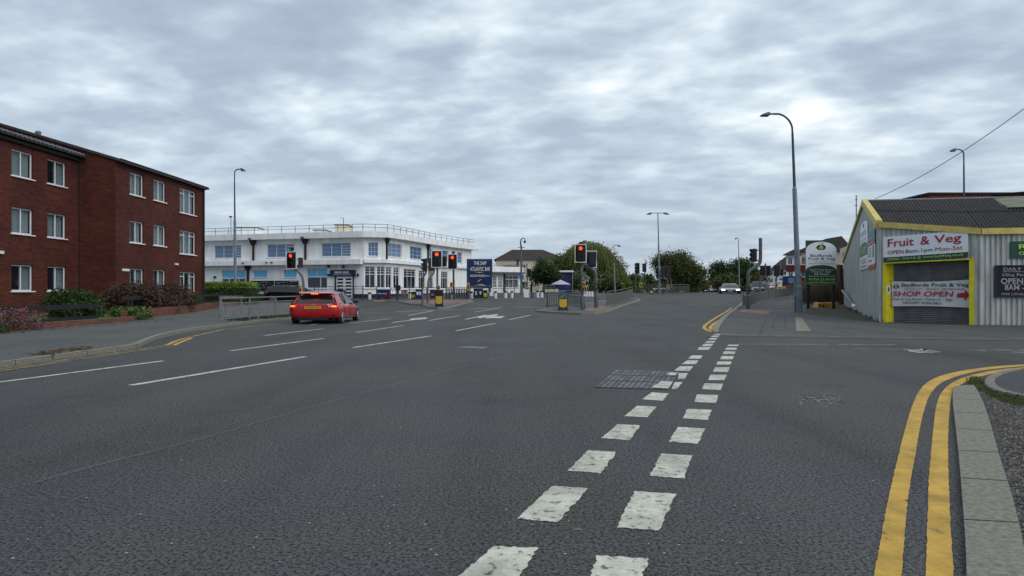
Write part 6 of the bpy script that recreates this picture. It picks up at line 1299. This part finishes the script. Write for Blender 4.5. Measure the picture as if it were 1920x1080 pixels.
    for sg_ in (-1, 1):
        m_ = MB(); m_.hexa([P(1.90, sg_ * hw * .84 * 1, zf - .10), P(2.04, sg_ * hw * .52, zf - .10), P(1.85, sg_ * hw * .48, zf - .06), P(1.7, sg_ * hw * .80, zf - .05), P(1.84, sg_ * hw * .88, zf + .09), P(2.0, sg_ * hw * .55, zf + .05), P(1.8, sg_ * hw * .5, zf + .05), P(1.66, sg_ * hw * .84, zf + .08)]); mk('headlight', m_, 'headl' if lit == 'front' else 'chrome', root)
        m_ = MB(); m_.hexa([P(-2.02, sg_ * hw * .62, .80), P(-1.80, sg_ * hw * .965, .80), P(-1.6, sg_ * hw * .95, .84), P(-1.9, sg_ * hw * .6, .80), P(-1.99, sg_ * hw * .55, .94), P(-1.74, sg_ * hw * .945, .96), P(-1.55, sg_ * hw * .93, .95), P(-1.9, sg_ * hw * .55, .93)]); tl = mk('tail_light', m_, 'tailr', root)
        m_ = MB(); m_.hexa([P(-2.04, sg_ * hw * .72, .81), P(-1.96, sg_ * hw * .90, .81), P(-1.8, sg_ * hw * .9, .82), P(-1.9, sg_ * hw * .66, .82), P(-2.025, sg_ * hw * .74, .865), P(-1.95, sg_ * hw * .88, .865), P(-1.8, sg_ * hw * .9, .87), P(-1.9, sg_ * hw * .64, .87)]); mk('lamp_cluster', m_, 'tail' if lit == 'rear' else 'tailr', tl)
    if lit == 'rear': m_ = MB(); m_.box(-1.78 * s, -1.73 * s, -.14, .14, 1.40 * t, 1.425 * t); mk('high_brake_light', m_, 'tail', root)
    if plates:
        fR = Fr((-2.03 * s, .32), (-2.03 * s, -.32)); m_ = MB(); m_.fbox(fR, 0, .64, -.03, .0, .72 * t, .83 * t) ; pl = mk('number_plate', m_, 'plate', root)
        if lit == 'rear': text(pl, 'FX66 JYJ', fR, .05, .59, .74 * t, .81 * t, 'blackm', .004, .02)
        m_ = MB(); m_.box(2.005 * s, 2.03 * s, -.26, .26, .36 * t, .45 * t); mk('number_plate', m_, 'platew', root)
    if lit == 'rear':
        m_ = MB(); m_.box(-2.005 * s, -1.98 * s, -.08, .08, .885 * t, .92 * t); m_.box(-2.0 * s, -1.97 * s, -.62, -.34, .885 * t, .905 * t); mk('badge', m_, 'chrome', root)
        dr = MB(); 
        for sg_ in (-1, 1): dr.box(-1.985 * s, -1.90 * s, *sorted((sg_ * hw * .55, sg_ * hw * .86)), .40 * t, .47 * t)
        mk('rear_vent', dr, 'black', root)
        sl = MB()
        for sg_ in (-1, 1): sl.box(-.9 * s, 1.0 * s, *sorted((sg_ * hw * .985, sg_ * hw * 1.004)), .25 * t, .29 * t)
        mk('side_strip', sl, 'chrome', root)
        for sg_ in (-1, 1):
            for x in (-1.05, -.15, .95): dl = MB(); dl.tube([P(x, sg_ * hw * 1.0, .32), P(x, sg_ * hw * 1.003, .62), P(x - .03, sg_ * hw * .965, .88)], .006, 4); mk('door_gap', dl, 'black', root)
    wx = (-1.28 * s, 1.27 * s)
    for x in wx:
        for sg_ in (-1, 1):
            yo = sg_ * hw * .975; ar = MB(); ar.tube([(x, yo - sg_ * .14, WR), (x, yo - sg_ * -.002, WR)], WR * 1.12, 20); ah = mk('wheel_arch', ar, 'blackm', root)
            w_ = MB(); w_.tube([(x, yo - sg_ * .20, WR), (x, yo - sg_ * .19, WR), (x, yo + sg_ * .0, WR), (x, yo + sg_ * .015, WR)], [WR * .9, WR, WR, WR * .93], 24); wo = mk('wheel', w_, 'tyre', root, smooth=False)
            rm = MB(); rm.tube([(x, yo + sg_ * .0, WR), (x, yo + sg_ * .017, WR)], WR * .22, 10); n = 5
            for k in range(n):
                a = 2 * math.pi * k / n + .3; p0 = Vector((x, yo + sg_ * .018, WR)); p1 = p0 + Vector((math.cos(a), 0, math.sin(a))) * WR * .68; rm.tube([p0 - Vector((0, sg_ * .012, 0)), p1 - Vector((0, sg_ * .012, 0))], [.022, .03], 5)
            ring = [Vector((x + math.cos(2 * math.pi * k / 24) * WR * .68, yo + sg_ * .016, WR + math.sin(2 * math.pi * k / 24) * WR * .68)) for k in range(25)]; rm.tube(ring, .018, 5, cap=False); mk('rim', rm, 'rim', wo)
    root.location = loc; root.rotation_euler = (0, 0, rad(yaw)); return root
rc = Vector((-7.78, 28.75, 0)); car('bright red hatchback with lit tail lamps driving away on the left', rc, 90 - 1, 3.95, 2.03, 1.26, 'red', 'hatch', lit='rear')
y = 56; c = at(553, y); car('black four wheel drive car in front of the hotel menu boards', c, 0, 4.7, 1.95, 1.34, 'blackcar', 'suv', plates=False)
y = 77; c = at(1368, y, 0); car('pale silver car with lit headlights coming along the far road', c, -105, 4.4, 2.25, 1.12, 'silver', 'hatch', lit='front')
for i, (px, row, w_, h_, pt, st_, lt, lb) in enumerate(((1326, 549.2, 1.8, 1.5, 'whitecar', 'hatch', 'front', 'small white car with headlights on, left of the far queue'), (1340, 549.5, 1.9, 1.5, 'silver', 'hatch', None, 'pale blue grey car just left of the lit silver car'), (1313, 547.2, 1.8, 1.5, 'whitecar', 'hatch', 'front', 'farthest white car at the vanishing end of the road'),
    (1333, 547.5, 1.8, 1.9, 'blackcar', 'suv', None, 'dark car in the middle of the far queue'), (1464, 551.3, 1.9, 1.5, 'whitecar', 'hatch', None, 'white car parked beyond the yellow grit bin'), (1423, 552.5, 1.9, 1.35, 'blackcar', 'hatch', None, 'dark car behind the nearest right railing'))):
    c = at(px, (150, 140, 175, 160, 82, 76)[i]); car(lb, c, -100 if i < 4 else (178 if i == 4 else -108), 4.2, w_ * 1.2, h_, pt, st_, lit=lt or None, plates=False)
m_ = MB(); q = gp(1239, 551)
# white parked van behind the far railing
vn = thing('parked_van', q, 'pale van parked behind the far railing under the double lamp', 'van'); x0, x1 = V(1228, 0, q.y + 3).x, V(1249, 0, q.y + 3).x; yy = q.y + 3; m_ = MB(); m_.box(x0, x1, yy, yy + 1.9, gz(yy) + .25, V(0, 540.5, yy).z); mk('body', m_, 'whitecar', vn, bevel=.12)
m_ = MB(); m_.box(x0 + .15, x0 + .5, yy - .01, yy, V(0, 545, yy).z, V(0, 541.5, yy).z); mk('window', m_, 'carglass', vn)
for x in (x0 + .3, x1 - .35): m_ = MB(); m_.tube([(x, yy - .03, gz(yy) + .28), (x, yy + .2, gz(yy) + .28)], .28, 14); mk('wheel', m_, 'tyre', vn)
# ================================================================ CYCLIST
cy = at(999, 64); bike = thing('bicycle', cy, 'small white rimmed bicycle stood beside the pale cabinet', 'bicycle'); fw = Fr((cy.x - .55, 64), (cy.x + .55, 64)); g0 = cy.z
for u, nm in ((.05, 'wheel'), (1.05, 'wheel')):
    m_ = MB(); ring = [fw.p(u + .32 * math.cos(2 * math.pi * k / 20), 0, g0 + .33 + .32 * math.sin(2 * math.pi * k / 20)) for k in range(21)]; m_.tube(ring, .022, 5, cap=False)
    for k in range(6): m_.tube([fw.p(u, 0, g0 + .33), ring[k * 3]], .004, 3)
    mk(nm, m_, 'wht', bike)
m_ = MB(); q = lambda u, z: fw.p(u, 0, g0 + z)
for a, b in (((.05, .33), (.42, .30)), ((.42, .30), (.32, .80)), ((.32, .72), (.90, .78)), ((.42, .30), (.92, .70)), ((.05, .33), (.33, .72)), ((1.05, .33), (.90, .88))): m_.tube([q(*a), q(*b)], .018, 5)
mk('frame', m_, 'blackm', bike); m_ = MB(); m_.tube([fw.p(.90, -.22, g0 + .9), fw.p(.90, .22, g0 + .9)], .015, 5); mk('handlebar', m_, 'blackm', bike); m_ = MB(); m_.fbox(fw, .20, .44, -.07, .07, g0 + .80, g0 + .86); mk('saddle', m_, 'blackm', bike)
def person(label, base, top, mats, lean=0, y_rot=0, h=1.7):
    root = thing('person', base, label, 'person'); J = {'hip': (0, 0, .93), 'ch': (.06 * lean, 0, 1.25), 'nk': (.12 * lean, 0, 1.45), 'hd': (.16 * lean, 0, 1.60)}
    me = bpy.data.meshes.new('body'); vs = [(0, 0, .92), (.03 * lean, 0, 1.12), (.08 * lean, 0, 1.34), (.12 * lean, 0, 1.46), (.15 * lean, 0, 1.58), (.16 * lean, 0, 1.68), (0, .10, .88), (.08, .12, .48), (0, .12, .07), (.14, .12, .03), (0, -.10, .88), (-.06, -.12, .48), (-.10, -.12, .07), (.04, -.12, .03),
        (.08 * lean, .19, 1.38), (.16 * lean + .05, .23, 1.12), (.3 * lean + .12, .2, .98), (.08 * lean, -.19, 1.38), (.16 * lean + .05, -.23, 1.12), (.3 * lean + .12, -.2, .98)]
    ed = [(0, 1), (1, 2), (2, 3), (3, 4), (4, 5), (0, 6), (6, 7), (7, 8), (8, 9), (0, 10), (10, 11), (11, 12), (12, 13), (2, 14), (14, 15), (15, 16), (2, 17), (17, 18), (18, 19)]
    k = h / 1.72; me.from_pydata([tuple(c_ * k for c_ in v) for v in vs], ed, []); o = lk(bpy.data.objects.new('body', me)); o.parent = root; WL[o.name] = Vector(base)
    me.materials.append(MT['clothd']); sk_ = o.modifiers.new('skin', 'SKIN'); rs = [.15, .14, .16, .06, .095, .085, .10, .065, .05, .035, .10, .065, .05, .035, .07, .05, .035, .07, .05, .035]
    for i, v in enumerate(me.skin_vertices[0].data): v.radius = (rs[i] * k, rs[i] * k); v.use_root = (i == 0)
    o.modifiers.new('s', 'SUBSURF').render_levels = 1
    hm = MB(); c_ = Vector(base) + Vector((.16 * lean * k, 0, 1.60 * k)); hm.lathe(c_, [(.10, -.02), (.125, .04), (.10, .12), (.03, .15)], 10); mk('helmet', hm, mats, root)
    fm_ = MB(); fm_.disc(c_ + Vector((0, -.09, -.04)), (0, -1, 0), .06, 10, .08, .02); mk('face', fm_, 'skin', root); root.rotation_euler = (0, 0, rad(y_rot)); return root
person('person in dark clothes and helmet standing with the bicycle by the camera mast', at(996, 64.4), 0, 'blackm', .8, 0, 1.72)
# ================================================================ TREES AND HEDGES
def V3(px, row, y): v = V(px, row, y); return (v.x, v.y, v.z)
def blob(px, row, y, rx, rz, ry=None): v = V(px, row, y); return (v.x, y, v.z, rx * y / F, (ry or rx) * y / F, rz * y / F)
# willow
wy_ = 95; wt = thing('willow_tree', at(1108, wy_), 'large drooping willow tree behind the central island signals', 'tree'); rr = random.Random(9); lf = MB(); cx = V(1110, 0, wy_).x
def dome(px):  # crown top row by px
    t = (px - 1038) / (1180 - 1038); return 449 + 70 * abs(2 * t - .93) ** 2.3
for i in range(2300):
    px = rr.uniform(1036, 1181); dt = dome(px) + abs(rr.gauss(0, 9)) if rr.random() < .55 else rr.uniform(dome(px), 530); top = V(px, dt, wy_ + rr.uniform(-4.5, 4.5)); L_ = rr.uniform(1.0, 3.6); x, z = top.x, top.z; dx = (top.x - cx) * .05 + rr.gauss(0, .05); mi = 0 if rr.random() < .6 else rr.choice((1, 1, 2)); n = int(L_ / .16)
    for j in range(n):
        t = j / n; x += dx * (1 - t) * .5; z -= .16; 
        if z < gz(wy_) + .6: break
        p = Vector((x + rr.gauss(0, .06), top.y + rr.gauss(0, .08), z)); a = Vector((rr.gauss(0, .05), rr.gauss(0, .05), -.17)); b = Vector((rr.choice((-1, 1)) * .045, rr.gauss(0, .03), 0)); lf.cur = mi; lf.add([p, p + a * .5 + b, p + a * 1.2, p + a * .5 - b], [(0, 1, 2, 3)])
foliage(lf, [blob(1106, 482, wy_, 50, 24), blob(1140, 505, wy_, 36, 28), blob(1070, 505, wy_, 30, 30)], 9000, .17, 3, .35, rng=rr); mk('crown', lf, ['lfw', 'lfw2', 'lf2'], wt)
tk = MB(); b = at(1108, wy_); tk.tube([b, b + Vector((.2, 0, 2.2))], [.4, .3], 8)
for i in range(12): e = V(rr.uniform(1055, 1165), rr.uniform(465, 500), wy_ + rr.uniform(-3, 3)); tk.tube([b + Vector((.2, 0, 2.0)), (b + e) / 2 + Vector((0, 0, 1.2)), e], [.2, .12, .03], 5)
mk('trunk', tk, 'bark', wt)
tree('small_tree', at(1020, 74), [blob(1022, 507, 74, 20, 13), blob(1012, 518, 74, 18, 12), blob(1034, 520, 74, 16, 12), blob(1018, 494, 74, 8, 7)], 9000, .14, ['lf1', 'lf2', 'lf2'], 'small dark bushy tree in front of the cream house', trunk=.14, clump=.28)
tree('green_bush', at(1052, 92), [blob(1052, 498, 92, 18, 20), blob(1046, 520, 92, 16, 18)], 5200, .17, ['lf1', 'lf2', 'lf3'], 'green bushy growth between the small dark tree and the willow', 'bush', trunk=.08, clump=.4)
tree('bushy_tree', at(1270, 88), [blob(1272, 505, 88, 34, 26), blob(1250, 495, 88, 22, 20), blob(1290, 515, 88, 30, 24), blob(1262, 530, 88, 26, 16), blob(1276, 484, 88, 16, 11), blob(1238, 492, 88, 12, 10), blob(1308, 520, 88, 16, 18)], 26000, .15, ['lf1', 'lf3', 'lf2', 'lf2', 'lf1', 'lf2', 'lf3', 'lf4'], 'large bushy green tree with autumn tints right of the double lamp column', trunk=.25, clump=.42, limbs=14, surface=.7)
tree('dark_tree', at(1348, 118), [blob(1348, 508, 118, 16, 17), blob(1356, 526, 118, 22, 18)], 8000, .20, ['lf2', 'lf2', 'lf1'], 'rounded dark tree standing left of the thin lamp column', trunk=.25, clump=.5)
tree('dark_tree', at(1395, 116), [blob(1390, 508, 116, 24, 20), blob(1405, 520, 116, 22, 20), blob(1376, 522, 116, 20, 18), blob(1397, 494, 116, 8, 8)], 13000, .20, ['lf2', 'lf1', 'lf2'], 'broad dark tree behind the thin lamp column', trunk=.3, clump=.5)
tree('olive_tree', at(1362, 112), [blob(1364, 530, 112, 22, 13)], 2600, .26, ['lf3', 'lf2'], 'olive green bush below the dark trees on the right', 'bush', trunk=.05, clump=.45)
tree('rust_tree', at(1424, 108), [blob(1424, 524, 108, 12, 12), blob(1420, 535, 108, 14, 9)], 1800, .24, ['lf4', 'lf3', 'lf2'], 'rust tinted small tree left of the white houses', trunk=.1, clump=.4)
tree('dark_tree', at(1192, 115), [blob(1192, 528, 115, 16, 13), blob(1182, 538, 115, 16, 10)], 2600, .28, ['lf2', 'lf1'], 'dark far tree just right of the willow', trunk=.2, clump=.45)
tree('dark_tree', at(1216, 120), [blob(1215, 528, 120, 10, 12), blob(1226, 538, 120, 16, 8)], 2200, .28, ['lf2', 'lf2', 'lf1'], 'dark far tree behind the small far lamp column', trunk=.2, clump=.45)
tree('green_bush', at(1150, 86), [blob(1150, 534, 86, 16, 12), blob(1128, 536, 86, 14, 10), blob(1084, 530, 86, 12, 14)], 3000, .2, ['lf3', 'lf1', 'lf2'], 'green bushes under the willow behind the central railing', 'bush', trunk=.05, clump=.35)
tree('rust_tree', at(1236, 122), [blob(1238, 538, 122, 10, 7)], 700, .25, ['lf4', 'lf4'], 'low rusty brown bush left of the bushy tree', 'bush', trunk=.05, clump=.4)
tree('red_bush', at(1318, 125), [blob(1318, 538, 125, 10, 6)], 700, .25, ['lf4', 'lfd2'], 'low reddish bush where the far road narrows', 'bush', trunk=.05, clump=.4)
def hedge(px0, px1, r0, y, mats, label, n=3000):
    x0, x1 = V(px0, 0, y).x, V(px1, 0, y).x; zt = V(0, r0, y).z; rr = random.Random(int(px0)); m_ = MB()
    for i in range(n):
        p = Vector((rr.uniform(x0, x1), y + abs(rr.gauss(0, .4)), rr.uniform(gz(y), zt + rr.gauss(0, .12)))); a = Vector((rr.gauss(0, 1), rr.gauss(0, 1), rr.gauss(0, 1))).normalized() * .14; b = a.orthogonal() * .8; m_.cur = rr.randrange(len(mats)); m_.quad(p - a, p - b, p + a, p + b)
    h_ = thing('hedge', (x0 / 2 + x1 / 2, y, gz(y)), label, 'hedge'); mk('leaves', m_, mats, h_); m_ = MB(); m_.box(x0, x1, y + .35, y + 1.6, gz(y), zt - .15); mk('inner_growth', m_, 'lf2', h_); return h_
hedge(1165, 1206, 533, 84, ['lf1', 'lf2', 'lfh'], 'green hedge beyond the end of the central island railing')
hedge(1288, 1312, 541, 100, ['lf2', 'lf1', 'lfd'], 'low dark hedge at the foot of the bushy tree', 1200)
hedge(1372, 1428, 538, 104, ['lf2', 'lf4', 'lf2'], 'long dark hedge behind the lit silver car', 2500)
# far planting that closes the view
rr = random.Random(77); m_ = MB(); bl_ = []
for px in list(range(880, 1320, 22)) + list(range(1335, 1700, 22)): bl_.append(blob(px, 534 + rr.uniform(-3, 3), 170, 17, 9))
for px in range(-200, 880, 30): bl_.append(blob(px, 530 + rr.uniform(-6, 4), 150, 26, 13))
for px in range(1300, 1345, 9): bl_.append(blob(px, 541 + rr.uniform(-2, 1), 330, 9, 5))
foliage(m_, bl_, 14000, .62, 3, .8, rng=rr); mk('distant_trees', m_, ['lf2', 'lf1', 'lf3'], label='distant belt of trees closing the view along the horizon', cat='trees', kind='stuff')
# ================================================================ HOUSES ON THE RIGHT
YH = 84; f = Fr(V(1497, 0, YH)[:2], V(1592, 0, YH - 3)[:2]); hs_ = thing('bay_fronted_house', at(1540, YH + 3), 'red and white bay fronted house behind the green sign board', 'house'); z_ = lambda r: f.z(r, 1520)
m_ = MB(); hl_ = [(f.u(1503), f.u(1512), z_(496), z_(482)), (f.u(1503), f.u(1512), z_(519), z_(508))]; wall(m_, f, 0, f.len, .5, z_(473), hl_); m_.fbox(f, 0, f.len, -3, -.31, .5, z_(473)); mk('wall', m_, 'cream', hs_)
for h in hl_: window(hs_, f, h, (.5,), (), gm='paned', rec=.05, curtain=None)
for r0, r1 in ((510, 497), (531, 520)): m_ = MB(); m_.fbox(f, 0, f.len, 0, .3, z_(r0), z_(r1)); mk('hung_tile_band', m_, 'hung', hs_)
rf = MB(); o_ = .4; ez = z_(472); c4 = [f.p(-o_, o_, ez), f.p(f.len + o_, o_, ez), f.p(f.len + o_, -3.4, ez), f.p(-o_, -3.4, ez)]; rd = [f.p(f.u(1545), -1.5, z_(447)), f.p(f.u(1575), -1.5, z_(443))]; rf.add(c4 + rd, [(0, 1, 5, 4), (1, 2, 5), (2, 3, 4, 5), (3, 0, 4), (3, 2, 1, 0)]); mk('roof', rf, 'tileb', hs_)
bay = Fr(V(1474, 0, YH - 1.5)[:2], V(1497.5, 0, YH - 2.2)[:2]); m_ = MB(); zb = lambda r: bay.z(r, 1485); hb = [(bay.u(1477), bay.u(1486), zb(496), zb(482)), (bay.u(1488), bay.u(1496), zb(496), zb(482)), (bay.u(1478), bay.u(1487), zb(519), zb(508))]
wall(m_, bay, 0, bay.len, .5, zb(478), hb); m_.fbox(bay, 0, bay.len, -1.5, -.31, .5, zb(478)); mk('bay_wall', m_, 'render', hs_)
for h in hb: window(hs_, bay, h, (.5,), ((.7, 0, 1, .04),), gm='paned', rec=.05, curtain=None)
for r0, r1 in ((509, 497), (530, 521)): m_ = MB(); m_.fbox(bay, -.02, bay.len + .02, 0, .12, zb(r0), zb(r1)); mk('hung_tile_band', m_, 'hung', hs_)
rf = MB(); ez = zb(478); rf.add([bay.p(-.4, .4, ez), bay.p(bay.len + .1, .4, ez), bay.p(bay.len + .1, -1.5, ez), bay.p(-.4, -1.5, ez), bay.p(bay.len * .9, -.8, zb(463))], [(0, 1, 4), (1, 2, 4), (2, 3, 4), (3, 0, 4), (3, 2, 1, 0)]); mk('bay_roof', rf, 'tileb', hs_)
m_ = MB(); m_.fbox(f, f.u(1560), f.u(1584), .3, .5, z_(522), z_(516)); mk('red_sign_strip', m_, 'tailr', hs_)
# blue shop front and pale hoarding
m_ = MB(); r, f_, z0, z1 = panel('corner_shop', 1472, 1498, 518, 547, 78, 'navyc', 'dark blue shop front at the foot of the bay fronted house', 'shop', .8); m_.disc(f_.p(f_.len * .22, .81, z1 - .5), f_.n, .36, 16, .34); mk('blue_emblem', m_, mat('sky_blue_sign', (.07, .17, .30), .5), r)
r, f_, z0, z1 = panel('market_stall', 1476, 1496, 534, 550, 70, 'hung', 'faded red and blue stall front behind the railing left of the tall lamp', 'stall', .3); m_ = MB(); m_.fbox(f_, 0, f_.len, .3, .34, z0, z0 + .4); mk('blue_skirt', m_, 'bluedull', r)
# cream annex leaning against the shed
f = Fr(V(1575, 0, 60)[:2], V(1592, 0, 57)[:2]); cx_ = thing('cream_annex', at(1584, 60), 'pale cream gabled annex squeezed between house and corrugated shed', 'building'); m_ = MB(); m_.prism(f, [(0, 0), (f.len, 0), (f.len, f.z(460, 1590)), (0, f.z(466, 1578))], -4, 0); mk('wall', m_, 'cream', cx_)
m_ = MB(); m_.fbox(f, f.u(1579), f.u(1583), .01, .05, f.z(482, 1580), f.z(474, 1580)); mk('window', m_, 'paned', cx_)
# white terraced houses
for i, (a, b, re, rp, y, lb) in enumerate(((1449, 1476, 505, 471, 104, 'white house with large dark roof just left of the bay fronted house'), (1434, 1450, 512, 493, 125, 'smaller white house at the left end of the right hand row'))):
    f = Fr(V(a, 0, y)[:2], V(b, 0, y - 1.5)[:2]); h_ = thing('white_house', at((a + b) / 2, y), lb, 'house', 'white houses on the right'); zz = lambda r: f.z(r, b); hh_ = [(f.u(a + (b - a) * s_), f.u(a + (b - a) * (s_ + .2)), zz(530), zz(522)) for s_ in (.12, .45, .72)] + [(f.u(a + (b - a) * s_), f.u(a + (b - a) * (s_ + .2)), zz(516), zz(509)) for s_ in (.12, .45, .72)]
    m_ = MB(); wall(m_, f, 0, f.len, .5, zz(re - 1), hh_); m_.fbox(f, 0, f.len, -3, -.31, .5, zz(re - 1)); mk('wall', m_, 'render', h_)
    for h in hh_: window(h_, f, h, (), (), gm='paned', rec=.05, curtain=None, outer=.05, sill=False)
    rf = MB(); ez = zz(re); c4 = [f.p(-.4, .4, ez), f.p(f.len + .2, .4, ez), f.p(f.len + .2, -3.3, ez), f.p(-.4, -3.3, ez)]; rd = [f.p(f.len * .1, -2, zz((re + rp) / 2)), f.p(f.len, -2, zz(rp))]; rf.add(c4 + rd, [(0, 1, 5, 4), (1, 2, 5), (2, 3, 4, 5), (3, 0, 4), (3, 2, 1, 0)]); mk('roof', rf, 'tile', h_)
print('objects', len(bpy.data.objects))
